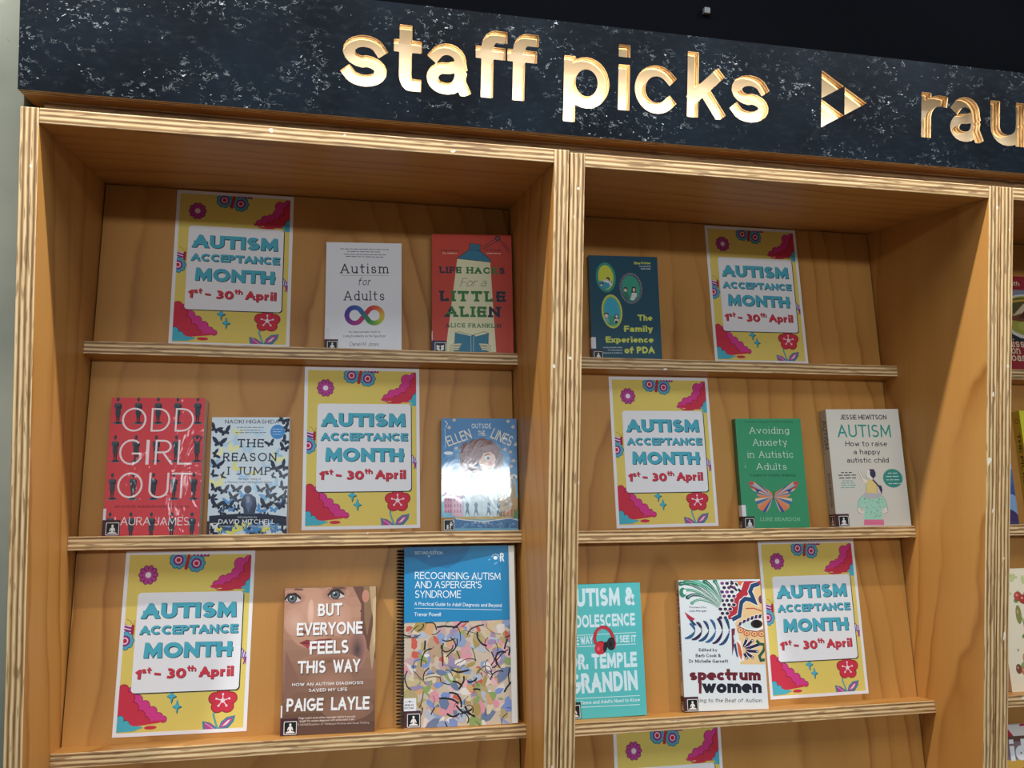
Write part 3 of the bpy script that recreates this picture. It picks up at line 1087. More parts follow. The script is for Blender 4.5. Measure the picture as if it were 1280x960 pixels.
 ('E','7a1030',40.1,31.6,9.2,9.4,0),
 ('E','7a1030',49.7,24.3,6.4,6.4,0),
 ('E','d0384e',12.5,73.9,7.7,7.7,0),
 ('E','d0384e',21.2,60.3,9.1,9.4,0),
 ('E','d0384e',28.4,44.2,9.1,9.4,0),
 ('E','d0384e',40.1,31.6,8.4,8.6,0),
 ('E','d0384e',49.7,24.3,5.6,5.6,0),
 ('P','d0384e',[4.2,74.7,16.8,71.0,24.1,53.1,41.9,31.6,52.5,22.5,31.6,17.6,5.3,18.1]),
 ('P','d0384e',[10.8,21.5,82.4,23.7,70.1,19.7,31.7,15.5]),
 ('E','1f4a60',10.0,26.8,6.9,7.1,0),
 ('E','1f4a60',19.5,19.6,6.2,6.4,0),
 ('E','4fb6cc',10.0,26.8,6.1,6.3,0),
 ('E','4fb6cc',19.5,19.6,5.4,5.6,0),
 ('P','4fb6cc',[3.7,28.7,14.2,25.0,28.2,17.7,42.2,12.1,31.8,8.4,3.4,7.6]),
 ('E','4fb6cc',21.3,13.6,24.5,3.2,0),
 ('E','d0384e',57.9,12.9,9.8,2.9,0),
 ('P','16303c',[88.3,71.6,90.2,64.6,90.6,62.0,92.8,61.5,96.6,59.3,92.8,57.2,90.6,56.8,90.3,54.2,88.5,47.2,86.7,54.2,86.3,56.8,84.1,57.3,80.2,59.5,84.0,61.6,86.2,62.0,86.6,64.6]),
 ('P','4fb6cc',[87.2,73.1,89.1,66.0,89.5,63.4,91.7,62.9,95.6,60.7,91.7,58.6,89.5,58.2,89.2,55.6,87.4,48.6,85.6,55.7,85.2,58.3,83.0,58.7,79.1,60.9,82.9,63.0,85.1,63.5,85.5,66.1]),
 ('P','16303c',[97.7,54.2,99.5,47.6,99.8,45.2,101.9,44.7,105.5,42.6,101.9,40.7,99.9,40.3,99.5,37.9,97.9,31.3,96.1,37.9,95.8,40.4,93.7,40.8,90.1,42.9,93.7,44.8,95.7,45.2,96.0,47.7]),
 ('P','4fb6cc',[96.6,55.7,98.4,49.1,98.7,46.6,100.8,46.2,104.5,44.1,100.8,42.1,98.8,41.7,98.5,39.3,96.8,32.8,95.1,39.4,94.7,41.8,92.6,42.3,89.0,44.3,92.6,46.3,94.6,46.7,95.0,49.1]),
 ('L','2f7f90',2.96,[158.3,38.6,155.5,27.8,159.1,17.0,164.1,3.6]),
 ('L','58b0c8',1.85,[158.3,38.6,155.5,27.8,159.1,17.0,164.1,3.6]),
 ('P','3d8aa0',[138.2,19.2,150.1,16.8,159.8,9.8,163.4,2.9,140.4,3.4]),
 ('P','bc4a98',[141.1,17.0,151.9,14.3,159.1,5.9,144.7,4.0]),
 ('L','f3dbe6',0.7,[143.3,15.5,158.3,5.2]),
 ('P','3d8aa0',[164.1,5.8,168.1,16.8,177.1,23.9,190.9,26.1,188.7,16.4,180.7,6.9,173.5,4.2]),
 ('P','bc4a98',[166.3,7.2,170.6,15.7,178.9,21.3,187.3,23.7,183.6,15.5,175.3,8.4]),
 ('P','f6dfe8',[169.9,9.6,178.9,18.4,183.6,20.1,177.1,12.0]),
 ('E','6d1020',169.2,62.3,10.8,10.1,0),
 ('E','6d1020',181.7,53.9,11.1,10.4,0),
 ('E','6d1020',176.9,40.6,11.1,10.1,0),
 ('E','6d1020',161.5,40.8,10.8,10.1,0),
 ('E','6d1020',156.7,54.2,10.8,10.1,0),
 ('E','d2384c',169.2,62.3,9.7,9.0,0),
 ('E','d2384c',181.7,53.9,10.0,9.2,0),
 ('E','d2384c',176.9,40.6,10.0,9.0,0),
 ('E','d2384c',161.5,40.8,9.7,9.0,0),
 ('E','d2384c',156.7,54.2,9.7,9.0,0),
 ('L','f6dfe8',1.44,[169.2,50.4,169.2,60.5]),
 ('E','f6dfe8',169.2,60.5,1.8,1.8,0),
 ('L','f6dfe8',1.44,[169.2,50.4,179.6,53.3]),
 ('E','f6dfe8',179.6,53.3,1.8,1.8,0),
 ('L','f6dfe8',1.44,[169.2,50.4,175.6,42.1]),
 ('E','f6dfe8',175.6,42.1,1.8,1.9,0),
 ('L','f6dfe8',1.44,[169.2,50.4,162.8,42.3]),
 ('E','f6dfe8',162.8,42.3,1.8,1.8,0),
 ('L','f6dfe8',1.44,[169.2,50.4,158.9,53.6]),
 ('E','f6dfe8',158.9,53.6,1.8,1.8,0),
 ('E','f6dfe8',169.2,50.4,3.6,3.7,0),
 ('C',),
 ('R','15242c',25.400000000000002,65.80000000000001,195.5,227.4,6),
 ('R','f1f1f4',23.8,67.4,193.9,228.4,6),
 ('T','AUTISM',32.9,185.0,184.6,184.8,25.1,0.28890000000000005,'14303c',0,0.07,0),
 ('T','AUTISM',31.7,186.2,183.4,186.0,25.1,0.27,'52b2c8',0,0.07,0),
 ('T','ACCEPTANCE',31.8,159.1,188.1,158.3,14.6,0.2675,'14303c',0,0.07,0),
 ('T','ACCEPTANCE',30.7,160.1,187.0,159.4,14.7,0.25,'52b2c8',0,0.07,0),
 ('T','MONTH',40.2,121.5,180.3,120.0,24.7,0.28890000000000005,'14303c',0,0.07,0),
 ('T','MONTH',39.1,122.6,179.2,121.2,24.8,0.27,'52b2c8',0,0.07,0),
 ('T','1',29.9,89.0,37.7,88.5,15.1,0.25680000000000003,'5c1020',0,0.07,0),
 ('T','1',29.0,89.9,36.8,89.4,15.1,0.24,'d24050',0,0.07,0),
 ('T','st',38.4,98.0,53.6,97.2,9.8,0.21400000000000002,'5c1020',0,0.07,0),
 ('T','st',37.7,98.8,52.9,97.9,9.7,0.2,'d24050',0,0.07,0),
 ('T','-',59.2,90.5,67.3,89.7,14.4,0.25680000000000003,'5c1020',0,0.07,0),
 ('T','-',58.3,91.4,66.4,90.6,14.4,0.24,'d24050',0,0.07,0),
 ('T','30',75.2,88.5,108.7,87.9,16.0,0.25680000000000003,'5c1020',0,0.08,0),
 ('T','30',74.3,89.4,107.8,88.8,16.0,0.24,'d24050',0,0.08,0),
 ('T','th',110.3,98.6,124.3,98.1,9.4,0.21400000000000002,'5c1020',0,0.07,0),
 ('T','th',109.5,99.3,123.6,98.8,9.5,0.2,'d24050',0,0.07,0),
 ('T','April',129.9,88.8,184.8,88.6,16.4,0.25680000000000003,'5c1020',0,0.07,0),
 ('T','April',129.0,89.7,183.8,89.5,16.4,0.24,'d24050',0,0.07,0),
 ],
 'AutismAdults': [
 ('D','5a5660',26.0,199.9,118.2,201.7,2.0),
 ('D','5a5660',38.8,194.9,102.7,196.1,2.0),
 ('D','5a5660',32.8,189.3,111.0,190.8,2.0),
 ('D','5a5660',35.9,184.9,107.5,186.2,2.0),
 ('T','Autism',27.1,151.4,115.3,152.8,19.2,0.11,'25222a',0.09,0.16,0),
 ('L','9a8e8c',0.69,[27.2,147.2,116.5,148.6]),
 ('T','for',59.2,128.6,81.7,128.9,14.7,0.1,'25222a',0.03,0.14,0.25),
 ('T','Adults',34.3,98.5,108.5,99.4,18.8,0.11,'25222a',0.09,0.16,0),
 ('L',(184,42,112),8.97,[62.7,58.0,66.5,63.0]),
 ('L',(187,42,99),8.97,[65.6,61.8,69.5,66.8]),
 ('L',(190,42,86),8.97,[68.6,65.7,72.4,70.7]),
 ('L',(194,43,77),8.97,[71.5,69.5,75.4,74.5]),
 ('L',(197,46,70),8.97,[74.5,73.4,78.4,78.4]),
 ('L',(200,48,64),8.98,[77.5,77.2,81.3,82.3]),
 ('L',(200,48,64),8.98,[80.6,81.4,83.4,83.6]),
 ('L',(204,59,60),8.98,[82.7,83.1,85.9,84.7]),
 ('L',(208,70,56),8.97,[85.2,84.4,88.6,85.2]),
 ('L',(213,81,51),8.98,[87.8,85.1,91.3,85.3]),
 ('L',(216,92,48),8.98,[90.5,85.3,94.0,84.8]),
 ('L',(218,105,48),8.97,[93.2,85.0,96.5,83.8]),
 ('L',(221,117,48),8.97,[95.8,84.2,98.8,82.3]),
 ('L',(223,130,48),8.97,[98.2,82.8,100.8,80.4]),
 ('L',(224,142,49),8.97,[100.3,81.0,102.4,78.1]),
 ('L',(224,154,51),8.98,[102.0,78.8,103.6,75.6]),
 ('L',(224,166,53),8.98,[103.3,76.3,104.3,72.8]),
 ('L',(224,178,55),9.37,[104.1,73.6,104.5,70.0]),
 ('L',(221,186,57),8.97,[104.5,70.8,104.2,67.1]),
 ('L',(215,190,58),8.97,[104.3,68.0,103.4,64.4]),
 ('L',(208,194,59),8.97,[103.7,65.2,102.1,61.9]),
 ('L',(202,199,60),8.98,[102.5,62.6,100.4,59.7]),
 ('L',(186,196,61),8.98,[100.9,60.3,98.3,57.9]),
 ('L',(166,190,62),8.97,[98.9,58.4,95.9,56.5]),
 ('L',(146,183,63),8.97,[96.7,56.9,93.4,55.6]),
 ('L',(125,177,64),8.98,[94.1,55.8,90.7,55.3]),
 ('L',(108,171,66),8.97,[91.5,55.3,88.0,55.4]),
 ('L',(91,165,68),8.97,[88.8,55.3,85.4,56.1]),
 ('L',(75,160,70),8.98,[86.1,55.8,82.9,57.3]),
 ('L',(58,154,72),8.97,[83.6,56.9,80.7,58.9]),
 ('L',(184,42,128),8.97,[63.4,58.8,60.6,56.7]),
 ('L',(177,42,131),8.97,[61.3,57.1,58.1,55.6]),
 ('L',(171,42,135),8.58,[58.9,55.9,55.5,55.0]),
 ('L',(164,42,138),8.97,[56.3,55.2,52.8,55.0]),
 ('L',(158,42,142),8.97,[53.6,55.0,50.1,55.5]),
 ('L',(150,42,145),8.97,[50.9,55.3,47.6,56.5]),
 ('L',(139,42,146),8.59,[48.4,56.1,45.3,58.0]),
 ('L',(129,42,148),8.97,[46.0,57.5,43.4,59.9]),
 ('L',(119,42,150),8.97,[43.9,59.3,41.7,62.1]),
 ('L',(108,42,152),8.97,[42.2,61.4,40.6,64.7]),
 ('L',(100,43,153),8.58,[40.9,63.9,39.8,67.4]),
 ('L',(93,44,155),8.97,[40.0,66.6,39.6,70.2]),
 ('L',(87,46,157),8.97,[39.6,69.4,39.9,73.0]),
 ('L',(80,47,159),8.97,[39.8,72.2,40.7,75.7]),
 ('L',(73,49,160),8.97,[40.4,75.0,42.0,78.2]),
 ('L',(69,54,162),8.97,[41.5,77.5,43.7,80.4]),
 ('L',(64,59,164),8.97,[43.1,79.8,45.7,82.3]),
 ('L',(59,65,166),8.97,[45.1,81.8,48.0,83.7]),
 ('L',(55,70,167),8.97,[47.3,83.3,50.6,84.6]),
 ('L',(52,76,169),8.97,[49.8,84.4,53.3,85.0]),
 ('L',(51,82,171),8.97,[52.5,84.9,56.0,84.8]),
 ('L',(50,89,173),8.97,[55.2,84.9,58.6,84.1]),
 ('L',(48,95,174),8.97,[57.8,84.4,61.0,82.9]),
 ('L',(47,102,176),8.97,[60.3,83.3,63.2,81.3]),
 ('L',(47,102,176),8.97,[62.4,82.1,66.4,77.1]),
 ('L',(47,110,157),8.97,[65.5,78.3,69.4,73.3]),
 ('L',(47,118,138),8.97,[68.5,74.5,72.4,69.5]),
 ('L',(47,125,117),8.97,[71.5,70.7,75.5,65.7]),
 ('L',(47,132,96),8.97,[74.6,66.9,78.5,61.9]),
 ('L',(47,138,74),8.97,[77.6,63.1,81.5,58.1]),
 ('T','An Approachable Guide to',43.0,36.2,101.2,36.6,3.8,0.12,'4a4650',0,0.12,0.12),
 ('T','Living Excellently on the Spectrum',33.6,28.0,110.4,28.5,4.3,0.12,'4a4650',0,0.12,0.12),
 ('T','Daniel M. Jones',45.6,11.0,98.5,11.2,7.6,0.08,'25222a',0,0.1,0.15),
 ],
 'LifeHacks': [
 ('P','e6e4bc',[48.6,188.3,112.0,183.5,120.8,4.0,24.9,3.5]),
 ('P','2a7a98',[71.6,207.6,93.4,205.8,112.9,187.6,112.0,182.9,47.3,188.9]),
 ('P','2a7a98',[73.8,220.1,93.6,217.7,92.6,205.2,72.4,207.0]),
 ('L','14203a',1.08,[73.8,220.1,93.6,217.7,92.6,205.8,112.9,187.4,112.0,182.9,47.8,188.9,71.6,207.0,73.8,220.1]),
 ('L','14203a',1.04,[72.1,207.0,93.1,205.2]),
 ('L','14203a',0.52,[75.1,217.3,76.3,208.2]),
 ('L','14203a',0.52,[78.0,217.1,79.2,208.0]),
 ('L','14203a',0.52,[80.9,216.9,82.1,207.8]),
 ('L','14203a',0.52,[83.8,216.7,85.0,207.6]),
 ('L','14203a',0.52,[86.7,216.5,87.9,207.3]),
 ('L','14203a',0.52,[89.6,216.3,90.8,207.1]),
 ('E','b83a28',95.1,211.9,2.9,3.5,0),
 ('L','14203a',1.04,[98.0,213.1,124.2,231.5]),
 ('L','14203a',1.04,[97.9,208.1,126.8,226.5]),
 ('E','14203a',127.6,231.6,5.1,5.3,0),
 ('E','8a4a40',127.6,231.6,3.2,3.4,0),
 ('L','14203a',1.08,[131.0,226.6,150.7,201.4]),
 ('L','14203a',1.08,[132.1,230.0,152.4,205.9]),
 ('D','14203a',17.1,204.8,51.4,205.5,1.96),
 ('T','Pip Williams',20.2,197.4,48.2,198.0,3.3,0.13,'f0dcc8',0,0.1,0.15),
 ('D','14203a',104.0,207.1,137.6,207.8,1.96),
 ('D','f0dcc8',105.7,200.5,134.8,201.1,2.24),
 ('X','LIFE HACKS',14.6,159.0,140.1,161.1,13.1,0.22,'14203a','2e7a3a',0.1,0.1,2.5,8),
 ('T','For a',53.4,132.7,102.1,133.4,16.8,0.05,'2a4a40',0,0.12,0.3),
 ('X','LITTLE',15.7,103.0,139.8,104.6,21.0,0.22,'14203a','2e7a3a',0.1,0.12,1,5),
 ('X','ALIEN',25.8,72.3,129.3,73.4,20.9,0.22,'14203a','2e7a3a',0.1,0.1,0.5,4),
 ('X','ALICE FRANKLIN',25.7,51.5,131.0,52.5,8.3,0.18,'14203a','2e7a3a',0.07,0.14,1,12),
 ('P','2a7a98',[43.1,41.3,73.1,35.5,72.7,3.7,40.2,3.6]),
 ('P','2a7a98',[80.8,35.5,106.7,41.1,106.1,4.0,80.4,3.8]),
 ('P','2a7a98',[73.1,36.8,80.8,36.9,80.4,3.8,72.7,3.7]),
 ('P','e6e4bc',[44.1,41.9,55.1,42.5,74.9,36.8,73.8,34.7]),
 ('P','e6e4bc',[80.0,36.3,97.7,44.5,107.5,41.1,81.6,34.2]),
 ('L','14203a',0.75,[43.1,41.3,51.3,43.3,74.9,36.3,97.7,43.9,106.9,40.8,104.8,5.3]),
 ('L','c8dcc8',0.75,[73.1,34.7,73.2,4.5]),
 ('L','c8dcc8',0.75,[78.5,34.2,77.6,4.6]),
 ('L','14203a',3.25,[33.2,13.8,40.9,18.6,54.9,19.2]),
 ('L','e6e4bc',2.25,[33.2,13.8,40.9,18.6,54.9,19.2]),
 ('L','14203a',3.38,[33.1,10.3,40.8,15.1,53.4,15.7]),
 ('L','e6e4bc',2.34,[33.1,10.3,40.8,15.1,53.4,15.7]),
 ('L','14203a',3.38,[33.1,6.9,40.8,11.7,51.8,12.3]),
 ('L','e6e4bc',2.34,[33.1,6.9,40.8,11.7,51.8,12.3]),
 ('L','14203a',3.25,[33.1,3.5,40.8,8.3,50.2,8.9]),
 ('L','e6e4bc',2.25,[33.1,3.5,40.8,8.3,50.2,8.9]),
 ('L','14203a',3.25,[110.7,14.3,103.0,19.0,88.8,19.4]),
 ('L','e6e4bc',2.25,[110.7,14.3,103.0,19.0,88.8,19.4]),
 ('L','14203a',3.38,[110.6,10.9,102.9,15.6,90.3,16.0]),
 ('L','e6e4bc',2.34,[110.6,10.9,102.9,15.6,90.3,16.0]),
 ('L','14203a',3.38,[110.5,7.4,102.9,12.1,91.8,12.6]),
 ('L','e6e4bc',2.34,[110.5,7.4,102.9,12.1,91.8,12.6]),
 ('L','14203a',3.38,[110.5,4.0,102.8,8.7,93.3,9.2]),
 ('L','e6e4bc',2.34,[110.5,4.0,102.8,8.7,93.3,9.2]),
 ],
 'PDA': [
 ('T','Eliza Fricker',93.6,201.7,128.4,202.7,5.0,0.24,'d6e060',0,0.1,0),
 ('T','Foreword by',103.6,196.3,128.1,196.9,3.2,0.2,'c8d8dc',0,0.1,0),
 ('T','Ruth Fidler',107.2,190.7,127.8,191.2,3.5,0.2,'c8d8dc',0,0.1,0),
 ('E','2f9a86',34.0,172.6,20.4,31.5,-0.05),
 ('E','d6de48',34.0,172.6,15.7,25.9,-0.05),
 ('P','3aa0b8',[18.2,164.5,19.0,160.9,20.2,157.6,21.6,154.6,23.3,152.1,25.3,150.1,27.5,148.7,29.8,147.8,32.1,147.6,34.5,147.9,36.9,148.9,39.2,150.4,41.3,152.5,43.2,155.1,44.9,158.1,46.3,161.5,47.3,165.2]),
 ('E','2a1a20',38.2,168.5,3.8,4.5,0),
 ('E','e8d0c0',36.9,166.5,2.6,2.9,0),
 ('L','e8e8ee',4.32,[29.7,165.6,42.0,162.0,44.1,155.2]),
 ('L','f0f0f4',2.4,[28.5,165.1,38.0,162.9]),
 ('E','2a1a20',25.1,158.1,3.8,2.9,0),
 ('E','e8d0c0',24.6,156.4,2.6,2.2,0),
 ('E','5c6676',84.6,150.7,24.0,32.9,-0.06),
 ('E','46505f',84.6,150.7,20.7,29.6,-0.06),
 ('E','35a488',84.6,150.7,18.5,27.0,-0.06),
 ('E','a8b0b8',105.8,151.2,1.0,1.0,0),
 ('E','8890a0',103.7,148.3,0.7,0.7,0),
 ('E','a8b0b8',105.2,145.5,1.0,1.0,0),
 ('E','8890a0',102.8,143.1,0.7,0.8,0),
 ('E','a8b0b8',103.9,140.0,1.0,1.0,0),
 ('E','8890a0',101.2,138.1,0.7,0.7,0),
 ('E','a8b0b8',101.9,134.9,1.0,1.0,0),
 ('E','8890a0',99.1,133.6,0.7,0.7,0),
 ('E','a8b0b8',99.3,130.3,1.0,1.0,0),
 ('E','8890a0',96.5,129.7,0.7,0.7,0),
 ('E','a8b0b8',96.3,126.4,1.0,1.0,0),
 ('E','8890a0',93.6,126.5,0.7,0.7,0),
 ('E','a8b0b8',92.8,123.4,1.0,1.0,0),
 ('E','8890a0',90.3,124.1,0.7,0.7,0),
 ('E','a8b0b8',89.1,121.2,1.0,1.0,0),
 ('E','8890a0',86.8,122.7,0.7,0.8,0),
 ('E','a8b0b8',85.3,120.1,0.9,1.0,0),
 ('E','8890a0',83.3,122.1,0.7,0.7,0),
 ('E','a8b0b8',81.4,120.0,1.0,1.0,0),
 ('E','8890a0',79.8,122.6,0.7,0.7,0),
 ('E','a8b0b8',77.6,121.0,1.0,1.0,0),
 ('E','8890a0',76.4,124.0,0.7,0.7,0),
 ('E','a8b0b8',74.1,123.0,0.9,1.0,0),
 ('E','8890a0',73.4,126.3,0.7,0.7,0),
 ('E','a8b0b8',70.9,125.9,1.0,1.0,0),
 ('E','8890a0',70.7,129.5,0.7,0.8,0),
 ('E','a8b0b8',68.2,129.6,1.0,1.0,0),
 ('E','8890a0',68.5,133.3,0.7,0.7,0),
 ('E','a8b0b8',66.0,134.1,1.0,1.0,0),
 ('E','8890a0',66.9,137.8,0.7,0.8,0),
 ('E','a8b0b8',64.5,139.1,1.0,1.0,0),
 ('E','8890a0',65.8,142.7,0.7,0.8,0),
 ('E','a8b0b8',63.7,144.6,0.9,1.0,0),
 ('E','8890a0',65.4,147.9,0.7,0.8,0),
 ('E','a8b0b8',63.5,150.2,1.0,1.0,0),
 ('E','8890a0',65.7,153.2,0.7,0.8,0),
 ('E','a8b0b8',64.1,155.9,1.0,1.0,0),
 ('E','8890a0',66.6,158.4,0.7,0.8,0),
 ('E','a8b0b8',65.4,161.4,1.0,1.0,0),
 ('E','8890a0',68.1,163.3,0.7,0.7,0),
 ('E','a8b0b8',67.4,166.6,1.0,1.0,0),
 ('E','8890a0',70.1,167.9,0.7,0.8,0),
 ('E','a8b0b8',69.9,171.2,1.0,1.0,0),
 ('E','8890a0',72.7,171.8,0.7,0.7,0),
 ('E','a8b0b8',73.0,175.1,1.0,1.0,0),
 ('E','8890a0',75.7,175.1,0.7,0.8,0),
 ('E','a8b0b8',76.4,178.2,1.0,1.0,0),
 ('E','8890a0',79.0,177.5,0.7,0.8,0),
 ('E','a8b0b8',80.1,180.4,1.0,1.0,0),
 ('E','8890a0',82.5,179.0,0.7,0.8,0),
 ('E','a8b0b8',84.0,181.6,1.0,1.0,0),
 ('E','8890a0',86.1,179.5,0.7,0.7,0),
 ('E','a8b0b8',88.0,181.7,1.0,1.0,0),
 ('E','8890a0',89.6,179.1,0.7,0.8,0),
 ('E','a8b0b8',91.8,180.7,1.0,1.0,0),
 ('E','8890a0',92.9,177.7,0.7,0.8,0),
 ('E','a8b0b8',95.3,178.7,1.0,1.0,0),
 ('E','8890a0',96.0,175.3,0.7,0.7,0),
 ('E','a8b0b8',98.5,175.8,1.0,1.0,0),
 ('E','8890a0',98.7,172.2,0.7,0.8,0),
 ('E','a8b0b8',101.2,172.0,1.0,1.0,0),
 ('E','8890a0',100.9,168.3,0.7,0.8,0),
 ('E','a8b0b8',103.4,167.5,1.0,1.0,0),
 ('E','8890a0',102.5,163.8,0.7,0.8,0),
 ('E','a8b0b8',104.9,162.4,1.0,1.0,0),
 ('E','8890a0',103.6,158.8,0.7,0.7,0),
 ('E','a8b0b8',105.7,156.9,1.0,1.0,0),
 ('E','8890a0',103.9,153.6,0.8,0.8,0),
 ('E','2a1a20',73.8,149.5,4.1,3.4,0),
 ('E','e8d0c0',73.2,146.6,3.1,3.5,0),
 ('P','2f7a58',[68.9,142.3,77.8,142.5,81.2,126.7,72.5,130.2]),
 ('P','2a1a20',[87.2,153.7,93.9,153.9,95.3,141.7,85.0,141.4]),
 ('E','e8d0c0',90.7,147.4,2.8,4.3,0),
 ('P','f0f0f4',[86.6,141.5,95.8,141.2,95.9,134.8,89.1,125.7,82.6,126.3]),
 ('L','9aa0b8',0.72,[84.8,138.5,95.1,138.0]),
 ('L','9aa0b8',0.72,[84.7,135.1,95.0,134.6]),
 ('L','9aa0b8',0.72,[84.5,131.7,94.8,131.2]),
 ('E','d2dc62',43.9,101.7,21.1,35.3,-0.06),
 ('E','9ac048',43.9,101.7,18.2,31.8,-0.06),
 ('E','3ab2d0',43.9,101.7,16.3,29.0,-0.06),
 ('P','46a890',[27.8,92.6,28.5,88.5,29.7,84.7,31.1,81.4,32.9,78.5,34.9,76.2,37.1,74.6,39.4,73.6,41.9,73.3,44.3,73.7,46.8,74.7,49.1,76.5,51.3,78.8,53.3,81.8,55.0,85.2,56.4,89.0,57.6,93.2]),
 ('E','5a3a30',32.3,95.5,4.8,3.5,0),
 ('E','f0e0d8',32.2,92.3,3.6,3.8,0),
 ('P','8ab8d0',[28.7,88.2,35.3,87.6,37.8,77.5,29.4,81.7]),
 ('P','2a1a20',[50.4,95.8,55.6,95.9,57.5,85.1,47.1,84.9]),
 ('E','f0e0d8',53.0,91.0,2.4,3.6,0),
 ('P','f0f0f4',[48.5,86.1,56.6,86.3,56.8,80.3,48.2,77.2]),
 ('P','1a1a20',[49.8,82.5,55.0,82.6,53.9,77.3,48.7,77.2]),
 ('T','The',96.5,83.4,125.9,83.9,12.6,0.25,'d6e060',0,0.1,0),
 ('T','Family',67.2,60.0,125.5,61.0,12.8,0.25,'d6e060',0,0.1,0),
 ('T','Experience',29.2,37.3,126.1,38.7,12.6,0.25,'d6e060',0,0.1,0),
 ('T','of PDA',66.0,15.9,127.1,16.8,13.8,0.25,'d6e060',0,0.1,0),
 ('T','An Illustrated Guide',23.4,26.0,61.7,26.6,3.1,0.2,'b8ccd4',0,0.1,0),
 ('T','to Pathological',32.5,20.7,61.5,21.1,3.1,0.2,'b8ccd4',0,0.1,0),
 ('T','Demand Avoidance',22.9,15.1,61.3,15.6,3.1,0.2,'b8ccd4',0,0.1,0),
 ],
 'OddGirl': [
 ('C',0,0,154.7,235.5),
 ('E','5a7080',12.8,191.2,8.5,2.2,0),
 ('E','222c36',13.2,191.7,6.0,1.6,0),
 ('P','222c36',[8.6,209.4,15.1,209.4,15.2,192.0,13.5,192.0,12.0,206.2,12.0,192.0,10.2,192.0]),
 ('P','33414c',[6.2,226.1,15.7,226.1,16.0,218.0,16.6,204.6,7.9,204.6,7.3,218.0]),
 ('P','4a5a66',[6.5,225.5,15.8,225.6,14.7,222.3,7.7,222.3]),
 ('E','33414c',10.8,232.6,2.5,4.1,0),
 ('L','44525e',2.34,[6.3,224.2,6.5,218.5,13.9,219.6]),
 ('L','222c36',2.25,[16.1,224.2,16.3,217.5,9.5,218.5]),
 ('E','5a7080',45.8,191.2,8.5,2.1,0),
 ('E','222c36',46.3,191.8,6.0,1.6,0),
 ('P','222c36',[41.7,209.5,48.2,209.5,48.3,192.0,46.5,192.0,45.1,206.3,45.0,192.0,43.3,192.0]),
 ('P','33414c',[39.4,226.2,49.0,226.2,49.2,218.1,49.8,204.7,41.0,204.6,40.4,218.1]),
 ('P','4a5a66',[39.7,225.7,49.0,225.7,47.9,222.4,40.9,222.4]),
 ('E','33414c',44.0,232.7,2.6,4.1,0),
 ('L','44525e',2.25,[39.5,224.3,39.6,218.6,47.1,219.7]),
 ('L','222c36',2.34,[49.3,224.3,49.5,217.6,42.6,218.6]),
 ('E','5a7080',78.1,191.2,8.5,2.1,0),
 ('E','222c36',78.6,191.8,6.0,1.6,0),
 ('P','222c36',[74.0,209.6,80.6,209.6,80.6,192.1,78.8,192.1,77.5,206.3,77.3,192.0,75.5,192.0]),
 ('P','33414c',[71.8,226.3,81.4,226.4,81.6,218.2,82.1,204.7,73.3,204.7,72.7,218.2]),
 ('P','4a5a66',[72.1,225.8,81.5,225.8,80.4,222.6,73.3,222.5]),
 ('E','33414c',76.5,232.9,2.5,4.1,0),
 ('L','44525e',2.25,[71.9,224.4,72.0,218.7,79.5,219.9]),
 ('L','222c36',2.25,[81.8,224.5,81.9,217.7,75.0,218.8]),
 ('E','5a7080',110.3,191.3,8.8,2.2,0),
 ('E','222c36',110.8,191.8,6.0,1.6,0),
 ('P','222c36',[106.3,209.6,112.9,209.7,112.8,192.1,111.0,192.1,109.8,206.4,109.5,192.1,107.7,192.1]),
 ('P','33414c',[104.1,226.5,113.8,226.5,114.0,218.3,114.4,204.8,105.5,204.8,105.1,218.3]),
 ('P','4a5a66',[104.4,225.9,113.9,226.0,112.7,222.7,105.6,222.7]),
 ('E','33414c',108.9,233.0,2.5,4.1,0),
 ('L','44525e',2.34,[104.2,224.6,104.3,218.9,111.9,220.0]),
 ('L','222c36',2.25,[114.2,224.6,114.3,217.8,107.3,218.9]),
 ('E','5a7080',143.5,191.3,8.8,2.2,0),
 ('E','222c36',144.0,191.8,6.2,1.6,0),
 ('P','222c36',[139.5,209.7,146.2,209.7,146.0,192.1,144.3,192.1,143.0,206.5,142.7,192.1,140.9,192.1]),
 ('P','33414c',[137.4,226.6,147.2,226.6,147.4,218.4,147.7,204.8,138.8,204.8,138.3,218.4]),
 ('P','4a5a66',[137.7,226.1,147.2,226.1,146.1,222.8,138.9,222.8]),
 ('E','33414c',142.3,233.2,2.5,4.2,0),
 ('L','44525e',2.34,[137.5,224.7,137.6,219.0,145.2,220.1]),
 ('L','222c36',2.25,[147.6,224.7,147.6,217.9,140.6,219.0]),
 ('E','5a7080',12.6,125.8,8.5,2.1,0),
 ('E','222c36',13.0,126.4,6.0,1.6,0),
 ('P','222c36',[8.4,143.7,14.9,143.7,15.0,126.6,13.3,126.6,11.9,140.6,11.8,126.6,10.1,126.6]),
 ('P','33414c',[6.1,160.1,15.5,160.1,15.8,152.2,16.4,139.0,7.8,139.0,7.1,152.2]),
 ('P','4a5a66',[6.4,159.6,15.6,159.6,14.5,156.4,7.6,156.4]),
 ('E','33414c',10.6,166.5,2.5,4.1,0),
 ('L','44525e',2.25,[6.2,158.3,6.3,152.7,13.7,153.8]),
 ('L','222c36',2.25,[15.9,158.2,16.1,151.6,9.3,152.7]),
 ('E','5a7080',46.1,125.6,8.5,2.1,0),
 ('E','222c36',46.6,126.2,5.8,1.6,0),
 ('P','222c36',[42.0,143.6,48.5,143.6,48.5,126.4,46.8,126.4,45.4,140.4,45.3,126.4,43.5,126.4]),
 ('P','33414c',[39.7,160.0,49.2,160.0,49.5,152.0,50.0,138.8,41.3,138.8,40.7,152.1]),
 ('P','4a5a66',[40.0,159.5,49.3,159.5,48.2,156.3,41.2,156.3]),
